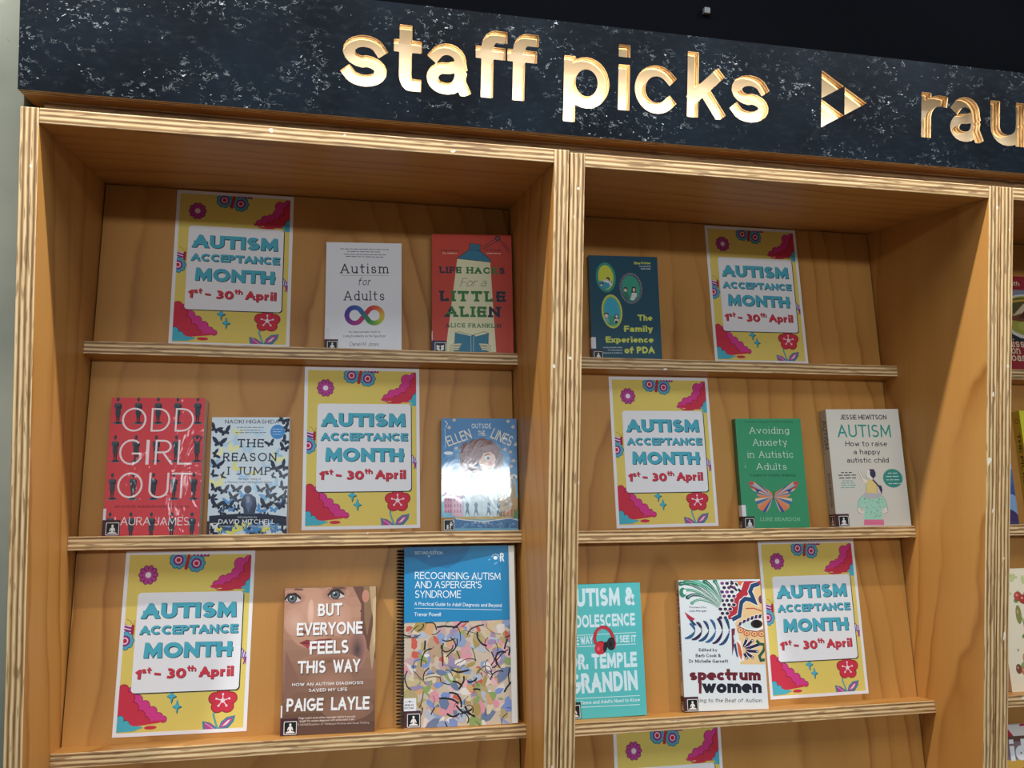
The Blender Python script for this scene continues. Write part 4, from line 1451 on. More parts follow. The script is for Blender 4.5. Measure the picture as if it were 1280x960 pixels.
 ('E','33414c',44.3,166.4,2.5,4.1,0),
 ('L','44525e',2.25,[39.8,158.2,39.9,152.6,47.4,153.6]),
 ('L','222c36',2.25,[49.6,158.1,49.7,151.5,42.9,152.6]),
 ('E','5a7080',78.6,125.4,8.5,2.1,0),
 ('E','222c36',79.0,126.0,6.0,1.6,0),
 ('P','222c36',[74.5,143.5,81.1,143.4,81.0,126.2,79.3,126.2,78.0,140.3,77.8,126.2,76.0,126.2]),
 ('P','33414c',[72.3,159.9,81.9,159.9,82.1,151.9,82.6,138.6,73.8,138.7,73.3,152.0]),
 ('P','4a5a66',[72.6,159.4,81.9,159.4,80.8,156.2,73.8,156.2]),
 ('E','33414c',77.0,166.3,2.5,3.9,0),
 ('L','44525e',2.25,[72.4,158.1,72.5,152.5,80.0,153.5]),
 ('L','222c36',2.34,[82.2,158.0,82.4,151.4,75.5,152.5]),
 ('E','5a7080',111.3,125.2,8.5,2.1,0),
 ('E','222c36',111.7,125.8,6.2,1.6,0),
 ('P','222c36',[107.3,143.3,113.9,143.3,113.8,126.0,112.0,126.0,110.7,140.1,110.5,126.0,108.7,126.0]),
 ('P','33414c',[105.1,159.9,114.8,159.8,114.9,151.8,115.4,138.5,106.5,138.5,106.1,151.8]),
 ('P','4a5a66',[105.4,159.3,114.8,159.3,113.7,156.1,106.6,156.1]),
 ('E','33414c',109.9,166.3,2.5,4.1,0),
 ('L','44525e',2.34,[105.2,158.0,105.3,152.4,112.8,153.4]),
 ('L','222c36',2.25,[115.1,158.0,115.2,151.3,108.3,152.4]),
 ('E','5a7080',145.5,125.0,8.5,2.1,0),
 ('E','222c36',145.9,125.5,6.2,1.6,0),
 ('P','222c36',[141.5,143.2,148.1,143.1,148.0,125.8,146.2,125.8,145.0,139.9,144.7,125.8,142.9,125.8]),
 ('P','33414c',[139.4,159.8,149.1,159.7,149.3,151.7,149.7,138.3,140.7,138.4,140.3,151.7]),
 ('P','4a5a66',[139.7,159.2,149.2,159.2,148.0,156.0,140.9,156.0]),
 ('E','33414c',144.2,166.2,2.6,4.1,0),
 ('L','33414c',2.25,[140.8,158.1,136.8,166.2,142.3,169.4]),
 ('L','33414c',2.34,[147.9,158.1,151.1,166.2,145.3,169.4]),
 ('E','5a7080',11.9,62.2,8.2,2.1,0),
 ('E','222c36',12.3,62.7,6.0,1.6,0),
 ('P','222c36',[7.8,79.8,14.1,79.7,14.3,62.9,12.6,62.9,11.2,76.6,11.1,62.9,9.4,63.0]),
 ('P','33414c',[5.5,95.9,14.8,95.8,15.1,88.0,15.7,75.0,7.1,75.1,6.5,88.1]),
 ('P','4a5a66',[5.7,95.4,14.8,95.3,13.8,92.2,6.9,92.2]),
 ('E','33414c',10.0,102.1,2.4,3.9,0),
 ('L','44525e',2.16,[5.6,94.1,5.7,88.6,13.0,89.6]),
 ('L','222c36',2.16,[15.2,94.0,15.4,87.5,8.6,88.6]),
 ('E','5a7080',45.1,61.7,8.5,2.1,0),
 ('E','222c36',45.5,62.2,6.0,1.5,0),
 ('P','222c36',[41.0,79.4,47.5,79.3,47.5,62.5,45.8,62.5,44.4,76.2,44.3,62.5,42.6,62.5]),
 ('P','33414c',[38.8,95.6,48.2,95.5,48.4,87.6,49.0,74.6,40.3,74.7,39.8,87.7]),
 ('P','4a5a66',[39.1,95.0,48.2,95.0,47.2,91.8,40.2,91.9]),
 ('E','33414c',43.3,101.8,2.5,3.9,0),
 ('L','44525e',2.25,[38.9,93.7,39.0,88.3,46.3,89.2]),
 ('L','222c36',2.16,[48.6,93.6,48.7,87.1,42.0,88.2]),
 ('E','5a7080',78.0,61.3,8.5,2.1,0),
 ('E','222c36',78.5,61.8,6.0,1.6,0),
 ('P','222c36',[74.0,79.0,80.5,79.0,80.5,62.1,78.7,62.1,77.4,75.9,77.2,62.1,75.5,62.1]),
 ('P','33414c',[71.8,95.3,81.3,95.2,81.5,87.3,82.0,74.3,73.3,74.4,72.8,87.4]),
 ('P','4a5a66',[72.1,94.7,81.3,94.6,80.3,91.5,73.3,91.6]),
 ('E','33414c',76.4,101.5,2.5,3.9,0),
 ('L','44525e',2.25,[71.9,93.4,72.0,87.9,79.4,88.9]),
 ('L','222c36',2.25,[81.7,93.3,81.8,86.8,75.0,87.9]),
 ('E','5a7080',110.9,60.9,8.5,2.1,0),
 ('E','222c36',111.4,61.4,6.0,1.6,0),
 ('P','222c36',[107.0,78.7,113.5,78.6,113.4,61.6,111.6,61.7,110.4,75.5,110.1,61.7,108.4,61.7]),
 ('P','33414c',[104.8,94.9,114.4,94.9,114.6,87.0,115.0,73.9,106.2,74.0,105.8,87.1]),
 ('P','4a5a66',[105.1,94.4,114.4,94.3,113.3,91.2,106.3,91.3]),
 ('E','33414c',109.5,101.2,2.5,3.9,0),
 ('L','44525e',2.34,[104.9,93.1,105.0,87.6,112.5,88.6]),
 ('L','222c36',2.34,[114.7,93.0,114.8,86.5,108.0,87.6]),
 ('E','5a7080',143.1,60.5,8.5,2.1,0),
 ('E','222c36',143.5,61.0,6.2,1.6,0),
 ('P','222c36',[139.2,78.3,145.7,78.3,145.5,61.2,143.8,61.3,142.6,75.1,142.3,61.3,140.5,61.3]),
 ('P','33414c',[137.1,94.6,146.7,94.6,146.8,86.7,147.2,73.5,138.4,73.6,138.0,86.7]),
 ('P','4a5a66',[137.4,94.1,146.7,94.0,145.6,90.9,138.5,90.9]),
 ('E','33414c',141.8,100.9,2.6,3.9,0),
 ('L','44525e',2.25,[137.2,92.8,137.2,87.3,144.7,88.3]),
 ('L','222c36',2.34,[147.0,92.7,147.1,86.1,140.2,87.2]),
 ('E','5a7080',12.6,-3.0,8.2,2.0,0),
 ('E','222c36',13.0,-2.5,6.0,1.5,0),
 ('P','222c36',[8.5,14.3,14.8,14.2,15.0,-2.3,13.3,-2.2,11.9,11.2,11.8,-2.2,10.1,-2.2]),
 ('P','33414c',[6.2,30.2,15.5,30.0,15.7,22.4,16.3,9.6,7.8,9.8,7.2,22.5]),
 ('P','4a5a66',[6.5,29.7,15.5,29.5,14.5,26.5,7.7,26.6]),
 ('E','33414c',10.7,36.2,2.4,3.8,0),
 ('L','44525e',2.25,[6.3,28.4,6.4,23.0,13.7,23.9]),
 ('L','222c36',2.25,[15.8,28.2,16.0,21.9,9.4,23.0]),
 ('E','5a7080',45.5,-3.6,8.2,2.1,0),
 ('E','222c36',45.9,-3.1,6.0,1.6,0),
 ('P','222c36',[41.5,13.8,47.8,13.7,47.9,-2.9,46.2,-2.9,44.8,10.6,44.7,-2.8,43.0,-2.8]),
 ('P','33414c',[39.2,29.6,48.6,29.5,48.8,21.8,49.3,9.0,40.8,9.2,40.2,22.0]),
 ('P','4a5a66',[39.5,29.1,48.6,29.0,47.6,25.9,40.7,26.0]),
 ('E','33414c',43.8,35.7,2.4,3.8,0),
 ('L','44525e',2.25,[39.3,27.9,39.4,22.5,46.7,23.4]),
 ('L','222c36',2.25,[48.9,27.7,49.1,21.3,42.4,22.4]),
 ('E','5a7080',78.1,-4.3,8.5,2.0,0),
 ('E','222c36',78.6,-3.8,6.0,1.5,0),
 ('P','222c36',[74.2,13.2,80.6,13.1,80.5,-3.5,78.8,-3.5,77.5,10.1,77.3,-3.5,75.6,-3.4]),
 ('P','33414c',[72.0,29.1,81.4,29.0,81.6,21.3,82.1,8.4,73.4,8.6,72.9,21.4]),
 ('P','4a5a66',[72.3,28.6,81.4,28.5,80.3,25.4,73.4,25.5]),
 ('E','33414c',76.6,35.2,2.4,3.9,0),
 ('L','44525e',2.25,[72.1,27.3,72.2,21.9,79.5,22.8]),
 ('L','222c36',2.25,[81.7,27.2,81.9,20.7,75.1,21.9]),
 ('E','5a7080',110.7,-4.9,8.5,2.1,0),
 ('E','222c36',111.2,-4.4,6.0,1.5,0),
 ('P','222c36',[106.8,12.6,113.3,12.5,113.2,-4.2,111.4,-4.1,110.2,9.5,110.0,-4.1,108.2,-4.1]),
 ('P','33414c',[104.7,28.6,114.2,28.4,114.3,20.7,114.8,7.8,106.1,8.0,105.6,20.8]),
 ('P','4a5a66',[105.0,28.1,114.2,27.9,113.1,24.8,106.1,25.0]),
 ('E','33414c',109.3,34.7,2.5,3.9,0),
 ('L','44525e',2.25,[104.8,26.8,104.8,21.4,112.3,22.3]),
 ('L','222c36',2.25,[114.5,26.6,114.6,20.2,107.8,21.3]),
 ('E','5a7080',143.6,-5.5,8.5,2.1,0),
 ('E','222c36',144.0,-5.0,6.0,1.6,0),
 ('P','222c36',[139.7,12.0,146.2,11.9,146.0,-4.8,144.3,-4.8,143.1,8.9,142.8,-4.7,141.0,-4.7]),
 ('P','33414c',[137.6,28.1,147.2,27.9,147.3,20.1,147.7,7.2,138.9,7.4,138.5,20.3]),
 ('P','4a5a66',[137.9,27.5,147.2,27.4,146.1,24.3,139.1,24.4]),
 ('E','33414c',142.3,34.2,2.6,3.9,0),
 ('L','44525e',2.25,[137.7,26.2,137.8,20.8,145.2,21.7]),
 ('L','222c36',2.25,[147.5,26.1,147.6,19.6,140.8,20.8]),
 ('T','O',19.2,176.5,59.0,176.5,41.5,0.07,'f4e4e6',0,0.1,0),
 ('T','D',66.8,176.5,98.1,176.5,40.9,0.07,'f4e4e6',0,0.1,0),
 ('T','D',106.3,176.5,137.6,176.4,41.0,0.07,'f4e4e6',0,0.1,0),
 ('T','G',18.0,119.3,53.7,119.0,44.0,0.07,'f4e4e6',0,0.1,0),
 ('T','I',61.6,119.7,66.6,119.7,42.4,0.07,'f4e4e6',0,0.1,0),
 ('T','R',76.1,119.6,105.3,119.4,42.5,0.07,'f4e4e6',0,0.1,0),
 ('T','L',113.3,119.4,136.6,119.2,42.6,0.07,'f4e4e6',0,0.1,0),
 ('T','O',18.4,63.4,59.1,62.8,43.3,0.07,'f4e4e6',0,0.1,0),
 ('T','U',69.0,62.7,101.4,62.3,43.1,0.07,'f4e4e6',0,0.1,0),
 ('T','T',105.9,62.3,138.2,61.8,43.2,0.07,'f4e4e6',0,0.1,0),
 ('T','AN AUTISTIC WOMAN',17.0,47.4,74.9,46.6,3.6,0.14,'2a2026',0,0.1,0),
 ('T','IN A NEUROTYPICAL WORLD',76.9,46.6,136.8,45.7,3.6,0.14,'2a2026',0,0.1,0),
 ('T','LAURA JAMES',18.2,18.2,138.0,16.2,13.8,0.1,'f4e4e6',0,0.12,0),
 ('C',),
 ],
 'Reason': [
 ('C',0,0,132.8,204.5),
 ('F','eef0b0',36.1,149.0,13.2,-0.4),
 ('F','eef0b8',15.5,139.9,11.0,0.6),
 ('F','bcdcf0',61.7,146.6,13.2,-0.1),
 ('F','eef0b0',113.6,130.1,13.2,-0.5),
 ('F','bcdaf0',41.1,160.6,11.5,-1),
 ('F','c6e0f2',80.8,174.4,12.1,0.3),
 ('F','e6e88a',43.0,114.5,11.0,-0.8),
 ('F','a8d0ec',56.9,98.4,13.2,-0.2),
 ('F','eef0b0',15.5,88.6,15.4,0.4),
 ('F','b0d6ee',79.7,77.7,13.2,-0.9),
 ('F','eaec9a',42.7,176.8,8.8,-0.3),
 ('F','a8d0ea',113.3,139.4,9.2,-1.2),
 ('F','a0cae8',5.3,121.7,11.0,0),
 ('F','a8d0ec',33.6,75.9,8.8,-0.7),
 ('F','a8d0ec',110.6,84.2,11.0,0.6),
 ('F','d8ecf4',81.8,144.2,11.5,-0.9),
 ('F','b8d8ee',23.6,156.0,8.8,-0.2),
 ('F','c0dcf0',93.9,116.4,10.3,-0.4),
 ('F','e8eaa0',74.3,105.1,8.8,0.5),
 ('F','6aa6da',58.1,66.6,9.9,-0.2),
 ('F','7ab2e0',97.9,63.8,12.1,0.4),
 ('F','1c2740',100.4,23.5,10.7,-0.88),
 ('F','1c2740',105.3,10.3,7.6,0.9),
 ('F','cfe0ea',4.8,28.1,7.1,0.44),
 ('F','1c2740',106.8,51.7,7.0,-0.23),
 ('F','1c2740',130.1,53.0,6.2,-0.55),
 ('F','24344e',41.5,9.5,11.7,-0.08),
 ('F','cfe0ea',129.7,50.0,7.3,-0.93),
 ('F','1c2740',49.5,44.0,7.1,0.71),
 ('F','5a9ad4',109.8,41.1,9.5,-0.19),
 ('F','1c2740',48.2,58.2,7.9,-0.39),
 ('F','1c2740',95.2,32.2,6.5,-0.95),
 ('F','cfe0ea',50.6,4.7,8.5,-0.1),
 ('F','24344e',7.6,62.2,7.2,-0.91),
 ('F','5a9ad4',33.9,55.1,10.8,0.08),
 ('F','5a9ad4',36.5,8.4,8.8,-0.18),
 ('F','5a9ad4',8.6,10.8,11.0,0.82),
 ('F','1c2740',50.2,31.0,7.0,0.45),
 ('F','1c2740',43.7,43.2,7.2,0.84),
 ('F','1c2740',43.7,18.5,8.9,-0.44),
 ('F','5a9ad4',73.7,2.0,8.5,0.53),
 ('F','1c2740',63.1,11.9,8.6,0.89),
 ('F','1c2740',47.2,13.6,7.3,-0.96),
 ('F','1c2740',106.5,23.0,6.8,0.13),
 ('F','3a5a80',123.4,52.6,9.7,0.66),
 ('F','3a5a80',94.1,3.2,8.0,0.45),
 ('F','1c2740',21.7,38.0,7.9,-0.98),
 ('F','e2e468',68.4,23.8,8.1,0.82),
 ('F','5a9ad4',74.6,30.5,9.0,0.87),
 ('F','e2e468',90.2,19.4,10.5,0.27),
 ('F','5a9ad4',38.2,11.8,11.8,-0.43),
 ('F','e2e468',79.2,22.3,6.2,-0.09),
 ('F','5a9ad4',38.1,42.5,7.8,-0.0),
 ('F','5a9ad4',86.9,40.5,10.4,-0.66),
 ('F','5a9ad4',26.4,6.8,11.1,0.1),
 ('F','5a9ad4',71.6,3.9,9.2,0.67),
 ('F','cfe0ea',66.2,5.1,10.1,-0.44),
 ('F','cfe0ea',104.6,50.9,9.5,-0.33),
 ('F','3a5a80',39.0,9.8,11.9,0.61),
 ('F','1c2740',26.7,24.7,10.5,0.64),
 ('F','1c2740',132.6,0.9,7.1,-0.78),
 ('F','3a5a80',26.0,43.2,7.3,0.93),
 ('F','1c2740',5.9,182.7,11.4,-0.5),
 ('F','1c2740',22.7,178.0,12.1,0.3),
 ('F','1c2740',13.6,158.4,13.2,-0.1),
 ('F','1c2740',7.8,138.8,9.2,-1.3),
 ('F','1c2740',10.9,119.3,12.1,-0.2),
 ('F','1c2740',6.1,103.4,7.9,-0.9),
 ('F','1c2740',21.6,101.0,6.6,-1.2),
 ('F','1c2740',120.5,199.1,12.6,-0.6),
 ('F','1c2740',127.8,183.8,11.0,-1.1),
 ('F','1c2740',126.2,161.5,10.6,-0.8),
 ('F','1c2740',125.4,148.7,11.5,-0.3),
 ('F','1c2740',100.4,156.9,9.2,0.3),
 ('F','1c2740',110.8,114.0,12.8,-0.4),
 ('F','1c2740',125.2,116.2,11.5,-0.9),
 ('F','1c2740',123.5,100.1,9.9,-0.3),
 ('F','1c2740',106.7,100.2,6.0,-1.2),
 ('F','1c2740',45.6,76.9,10.6,-0.1),
 ('F','1c2740',86.4,75.8,8.7,-0.2),
 ('F','1c2740',101.9,77.4,9.9,-0.3),
 ('F','1c2740',24.9,74.9,11.4,0.2),
 ('F','1c2740',9.4,78.5,9.9,-0.4),
 ('F','1c2740',40.6,64.5,9.7,-0.2),
 ('F','1c2740',102.3,66.0,11.0,-0.4),
 ('F','1c2740',124.1,80.6,9.9,-0.7),
 ('F','1c2740',129.0,65.7,8.8,-1),
 ('F','1c2740',115.8,60.2,9.7,-0.1),
 ('F','1c2740',4.7,63.9,8.8,-0.2),
 ('F','1c2740',14.0,50.3,12.6,-0.2),
 ('F','1c2740',34.7,48.8,11.0,0.2),
 ('F','1c2740',96.2,49.1,13.2,-0.3),
 ('F','1c2740',122.8,47.6,11.0,0.3),
 ('P','18223a',[2.8,32.5,59.3,36.1,85.6,35.7,132.2,29.4,132.7,13.6,3.6,15.8]),
 ('F','e2e468',50.9,6.9,6.4,0.59),
 ('F','1c2740',8.2,10.8,7.2,0.18),
 ('F','e2e468',92.3,7.6,9.8,-0.1),
 ('F','e2e468',19.7,8.9,7.4,-0.16),
 ('F','e2e468',108.2,8.8,9.2,-0.28),
 ('F','18223a',64.9,12.8,7.6,0.05),
 ('F','1c2740',126.7,6.2,7.8,-0.79),
 ('F','e2e468',54.5,10.9,9.6,-0.08),
 ('F','18223a',85.1,3.5,7.6,0.14),
 ('F','18223a',68.3,8.8,8.4,0.23),
 ('F','4a8cc8',80.7,11.3,9.8,0.01),
 ('F','18223a',10.8,4.2,7.3,-0.86),
 ('F','e2e468',66.1,13.2,8.5,0.11),
 ('F','dfe8f0',12.9,14.0,7.3,0.04),
 ('F','e2e468',41.7,3.7,8.7,0.51),
 ('F','4a8cc8',111.4,5.1,7.6,0.02),
 ('F','1c2740',71.5,4.1,9.5,-0.79),
 ('F','e2e468',101.0,10.4,8.2,0.33),
 ('F','dfe8f0',97.3,13.9,7.5,-0.36),
 ('F','1c2740',24.0,15.4,8.2,-0.37),
 ('F','4a8cc8',116.8,7.1,6.2,-0.56),
 ('F','4a8cc8',80.8,6.0,9.7,-0.3),
 ('F','4a8cc8',66.2,6.4,8.9,-0.8),
 ('F','4a8cc8',109.5,13.2,9.3,-0.39),
 ('E','141c30',65.4,77.1,6.4,7.0,0),
 ('P','3a4a66',[60.7,68.4,70.8,69.1,79.2,62.9,81.2,49.3,78.1,32.5,60.5,32.7,58.9,46.3,54.9,48.6,56.1,62.1]),
 ('P','5e7290',[62.1,66.5,69.1,66.4,74.5,52.8,68.0,37.1,62.7,48.4]),
 ('P','8a9ab4',[63.7,64.2,68.1,64.2,69.5,55.1,65.2,52.9]),
 ('L','1c2740',1.54,[56.6,60.9,55.2,50.4,61.6,42.8]),
 ('L','1c2740',1.54,[78.5,61.8,80.8,48.2,76.8,37.0]),
 ('P','141c30',[60.7,33.9,78.0,33.6,77.3,23.5,62.4,23.8]),
 ('T','NAOKI HIGASHIDA',22.0,193.2,114.4,193.2,7.0,0.13,'2a3650',0,0.14,0),
 ('D','3a4660',42.8,186.4,89.8,186.4,1.61),
 ('D','3a4660',48.1,181.3,83.2,181.2,1.68),
 ('D','3a4660',40.5,177.1,92.8,177.0,1.68),
 ('E','3f8fd0',112.6,178.4,12.5,13.0,0),
 ('D','cfe4f4',104.3,183.3,121.0,183.3,1.38),
 ('D','cfe4f4',104.4,178.6,121.1,178.6,1.38),
 ('D','cfe4f4',104.6,173.9,121.3,173.9,1.38),
 ('T','THE',44.9,150.9,89.4,150.7,14.8,0.135,'1c2438',0.1,0.12,0),
 ('T','REASON',21.8,126.6,111.9,126.0,15.1,0.135,'1c2438',0.1,0.1,0),
 ('T','I JUMP',30.3,102.5,103.8,101.9,14.4,0.135,'1c2438',0.1,0.1,0),
 ('T','The Inner Voice of',47.1,93.9,87.2,93.6,3.5,0.14,'3a4660',0.03,0.1,0),
 ('T','a Thirteen-Year-Old Boy with Autism',26.5,88.5,106.5,87.6,3.4,0.14,'3a4660',0.03,0.1,0),
 ('T','Introduction by',50.4,28.0,82.6,27.5,3.6,0.12,'c8d4e0',0,0.1,0),
 ('T','DAVID MITCHELL',18.6,18.7,112.7,17.1,7.6,0.15,'e4ecf2',0,0.12,0),
 ('T','translated by KA Yoshida & David Mitchell',20.6,12.9,112.9,11.2,3.5,0.12,'b8c8d8',0,0.1,0),
 ('C',),
 ],
 'Ellen': [
 ('C',0,0,140.1,205.5),
 ('S',0,0,140.1,205.5,16,['6fb8dc','86cfe6','4f9cd0','3f82bc','4a86ba']),
 ('P','d8cfc0',[19.8,201.4,23.0,205.7,27.4,203.1,24.2,198.9]),
 ('E','c0a890',23.5,202.4,1.2,1.2,0),
 ('P','d8cfc0',[10.5,187.4,13.8,191.6,18.1,189.0,14.9,184.8]),
 ('E','c0a890',14.2,188.3,1.2,1.2,0),
 ('P','d8cfc0',[23.1,149.1,26.4,153.3,30.7,150.8,27.5,146.6]),
 ('E','c0a890',26.8,150.1,1.2,1.1,0),
 ('P','d8cfc0',[120.1,199.7,123.4,204.0,127.9,201.4,124.5,197.2]),
 ('E','c0a890',123.9,200.7,1.1,1.2,0),
 ('P','d8cfc0',[129.3,189.2,132.7,193.4,137.1,190.9,133.8,186.6]),
 ('E','c0a890',133.1,190.1,1.2,1.1,0),
 ('P','d8cfc0',[113.5,147.0,116.8,151.2,121.2,148.6,117.9,144.4]),
 ('E','c0a890',117.2,147.9,1.2,1.2,0),
 ('P','d8cfc0',[123.9,142.3,127.3,146.5,131.7,144.0,128.3,139.8]),
 ('E','c0a890',127.7,143.3,1.1,1.2,0),
 ('P','d8cfc0',[129.5,126.1,132.9,130.3,137.3,127.7,133.9,123.5]),
 ('E','c0a890',133.3,127.0,1.1,1.2,0),
 ('P','d8cfc0',[124.7,115.7,128.0,119.8,132.4,117.3,129.1,113.1]),
 ('E','c0a890',128.4,116.6,1.2,1.1,0),
 ('P','d8cfc0',[114.1,106.5,117.4,110.6,121.8,108.1,118.5,103.9]),
 ('E','c0a890',117.8,107.4,1.1,1.2,0),
 ('P','d8cfc0',[38.1,149.2,41.3,153.3,45.7,150.8,42.5,146.6]),
 ('E','c0a890',41.8,150.1,1.2,1.1,0),
 ('P','d8cfc0',[133.5,156.3,136.9,160.6,141.3,158.0,137.9,153.8]),
 ('E','c0a890',137.3,157.3,1.1,1.2,0),
 ('E','e8f0f4',13.0,140.8,8.3,3.2,0),
 ('E','e8f0f4',9.6,97.3,8.8,6.6,0),
 ('E','e8f0f4',118.8,92.4,9.2,6.4,0),
 ('E','e8f0f4',132.8,97.0,6.9,4.6,0),
 ('E','7a4540',47.5,147.8,13.2,12.7,0),
 ('E','7a4540',61.5,154.8,12.0,12.0,0),
 ('E','7a4540',75.4,156.7,12.0,12.5,0),
 ('E','7a4540',89.3,153.7,11.5,11.5,0),
 ('E','7a4540',99.7,145.6,10.3,10.8,0),
 ('E','7a4540',105.4,134.0,8.7,9.1,0),
 ('E','7a4540',106.4,122.4,7.8,7.8,0),
 ('E','7a4540',42.9,136.2,11.0,11.0,0),
 ('E','7a4540',44.0,122.4,11.5,11.5,0),
 ('E','7a4540',49.7,112.1,11.0,11.1,0),
 ('E','7a4540',61.1,108.6,10.3,10.3,0),
 ('E','7a4540',104.0,114.3,6.9,6.9,0),
 ('E','7a4540',59.0,136.3,18.4,19.2,0),
 ('E','7a4540',79.9,140.9,16.1,16.1,0),
 ('E','8d5750',49.8,145.5,8.4,8.1,0),
 ('E','8d5750',66.1,151.3,7.8,7.8,0),
 ('E','8d5750',82.3,151.3,7.8,7.8,0),
 ('E','8d5750',95.0,145.6,6.7,6.7,0),
 ('E','8d5750',46.3,129.3,6.9,6.9,0),
 ('E','8d5750',56.6,117.8,7.8,7.8,0),
 ('E','8d5750',63.6,136.3,9.6,9.6,0),
 ('P','f0c8b4',[69.3,124.7,77.6,140.9,91.5,143.2,98.4,136.3,100.6,128.2,97.8,124.7,99.1,117.8,91.1,108.6,81.8,104.0,72.7,108.6]),
 ('E','f0a898',89.0,121.3,5.5,3.8,0),
 ('E','ffffff',84.9,131.6,4.6,4.4,0),
 ('E','4a6a90',85.8,131.6,3.0,3.4,0),
 ('E','141820',86.3,131.6,1.6,1.8,0),
 ('L','3a2420',1.38,[79.4,135.8,85.0,139.0,89.6,138.1]),
 ('E','f0c8b4',71.6,124.7,3.4,4.6,0),
 ('L','a86860',0.72,[84.2,112.0,91.2,113.2]),
 ('P','cfe4ec',[58.8,101.8,74.9,104.0,91.1,100.5,102.3,74.2,104.0,24.3,38.9,24.9,43.7,74.5]),
 ('L','a8c4d4',0.69,[74.9,101.7,73.1,26.8]),
 ('L','a8c4d4',0.69,[43.7,74.5,58.7,83.5,81.6,78.8,102.3,74.2]),
 ('P','d89ab8',[5.0,75.8,19.8,79.1,19.7,31.8,5.0,34.2]),
 ('P','e8b8cc',[19.8,79.1,39.2,77.9,38.9,22.7,19.7,27.3]),
 ('P','b0688e',[7.3,70.1,9.5,70.6,9.5,65.1,7.3,64.7]),
 ('P','b0688e',[7.3,58.8,9.5,59.3,9.5,53.9,7.3,53.4]),
 ('P','b0688e',[7.3,47.6,9.5,48.0,9.5,42.6,7.3,42.2]),
 ('P','b0688e',[7.3,37.5,9.5,37.9,9.5,32.5,7.3,32.1]),
 ('P','b0688e',[11.8,70.1,14.1,70.5,14.1,65.1,11.8,64.7]),
 ('P','b0688e',[11.8,58.8,14.1,59.3,14.1,53.8,11.8,53.4]),
 ('P','b0688e',[11.8,47.6,14.1,48.0,14.1,42.6,11.8,42.2]),
 ('P','b0688e',[11.8,37.5,14.1,37.9,14.0,32.5,11.8,32.1]),
 ('P','b0688e',[15.9,70.1,18.2,70.5,18.2,65.1,15.9,64.7]),
 ('P','b0688e',[15.9,58.8,18.2,59.2,18.2,53.8,15.9,53.4]),
 ('P','b0688e',[15.9,47.5,18.1,48.0,18.1,42.6,15.9,42.1]),
 ('P','b0688e',[15.9,37.4,18.1,37.9,18.1,32.5,15.9,32.0]),
 ('P','b0688e',[23.2,70.0,25.5,70.5,25.4,65.1,23.2,64.6]),
 ('P','b0688e',[23.2,58.7,25.4,59.2,25.4,53.8,23.1,53.3]),
 ('P','b0688e',[23.1,47.5,25.4,47.9,25.4,42.5,23.1,42.1]),
 ('P','b0688e',[23.1,37.4,25.4,37.8,25.4,32.4,23.1,32.0]),
 ('P','b0688e',[28.4,70.0,30.7,70.5,30.7,65.0,28.4,64.6]),
 ('P','b0688e',[28.4,58.7,30.7,59.1,30.6,53.7,28.4,53.3]),
 ('P','b0688e',[28.4,47.4,30.6,47.9,30.6,42.5,28.3,42.0]),
 ('P','b0688e',[28.3,37.3,30.6,37.8,30.6,32.4,28.3,31.9]),
 ('P','b0688e',[33.9,70.0,36.2,70.4,36.1,65.0,33.9,64.6]),
 ('P','b0688e',[33.8,58.7,36.1,59.1,36.1,53.7,33.8,53.3]),
 ('P','b0688e',[33.8,47.4,36.1,47.8,36.1,42.4,33.8,42.0]),
 ('P','b0688e',[33.8,37.3,36.0,37.7,36.0,32.3,33.7,31.9]),
 ('P','c8a050',[25.5,78.0,42.1,78.6,40.3,74.0,26.6,73.4]),
 ('P','c09a58',[107.2,94.8,109.5,94.8,111.8,55.9,103.9,56.0]),
 ('E','8a6a38',108.4,95.4,2.5,2.9,0),
 ('L','8a6a38',0.69,[108.2,83.3,108.1,79.6]),
 ('L','8a6a38',0.69,[108.1,77.4,108.1,73.7]),
 ('L','8a6a38',0.72,[108.0,71.4,108.0,67.8]),
 ('L','8a6a38',0.69,[108.0,65.5,107.9,61.8]),
 ('L','8a6a38',0.69,[107.9,59.6,107.8,55.9]),
 ('P','c09a58',[113.8,101.6,116.1,101.6,118.2,55.9,110.4,55.9]),
 ('E','8a6a38',114.9,102.3,2.6,3.0,0),
 ('L','8a6a38',0.69,[114.8,90.1,114.7,86.5]),
 ('L','8a6a38',0.69,[114.7,84.2,114.6,80.5]),
 ('L','8a6a38',0.69,[114.6,78.2,114.6,74.6]),
 ('L','8a6a38',0.69,[114.5,72.3,114.5,68.6]),
 ('L','8a6a38',0.72,[114.4,66.4,114.4,62.7]),
 ('P','c09a58',[125.6,101.6,128.0,101.6,130.0,55.8,122.2,55.8]),
 ('E','8a6a38',126.8,102.3,2.5,3.0,0),
 ('L','8a6a38',0.69,[126.6,90.1,126.6,86.4]),
 ('L','8a6a38',0.69,[126.5,84.1,126.5,80.5]),
 ('L','8a6a38',0.72,[126.4,78.2,126.4,74.5]),
 ('L','8a6a38',0.72,[126.3,72.2,126.3,68.6]),
 ('L','8a6a38',0.72,[126.2,66.3,126.2,62.7]),
 ('P','c09a58',[132.7,94.7,135.1,94.7,137.2,55.7,129.3,55.8]),
 ('E','8a6a38',133.9,95.4,2.5,3.0,0),
 ('L','8a6a38',0.69,[133.7,83.2,133.7,79.5]),
 ('L','8a6a38',0.69,[133.6,77.2,133.6,73.6]),
 ('L','8a6a38',0.69,[133.5,71.3,133.5,67.6]),
 ('L','8a6a38',0.69,[133.4,65.3,133.4,61.7]),
 ('L','8a6a38',0.69,[133.3,59.4,133.3,55.8]),
 ('P','c09a58',[104.4,58.2,140.3,58.0,139.6,21.7,103.9,22.0]),
 ('P','8a6a38',[112.3,42.3,121.7,58.1,130.7,42.2,121.5,45.6]),
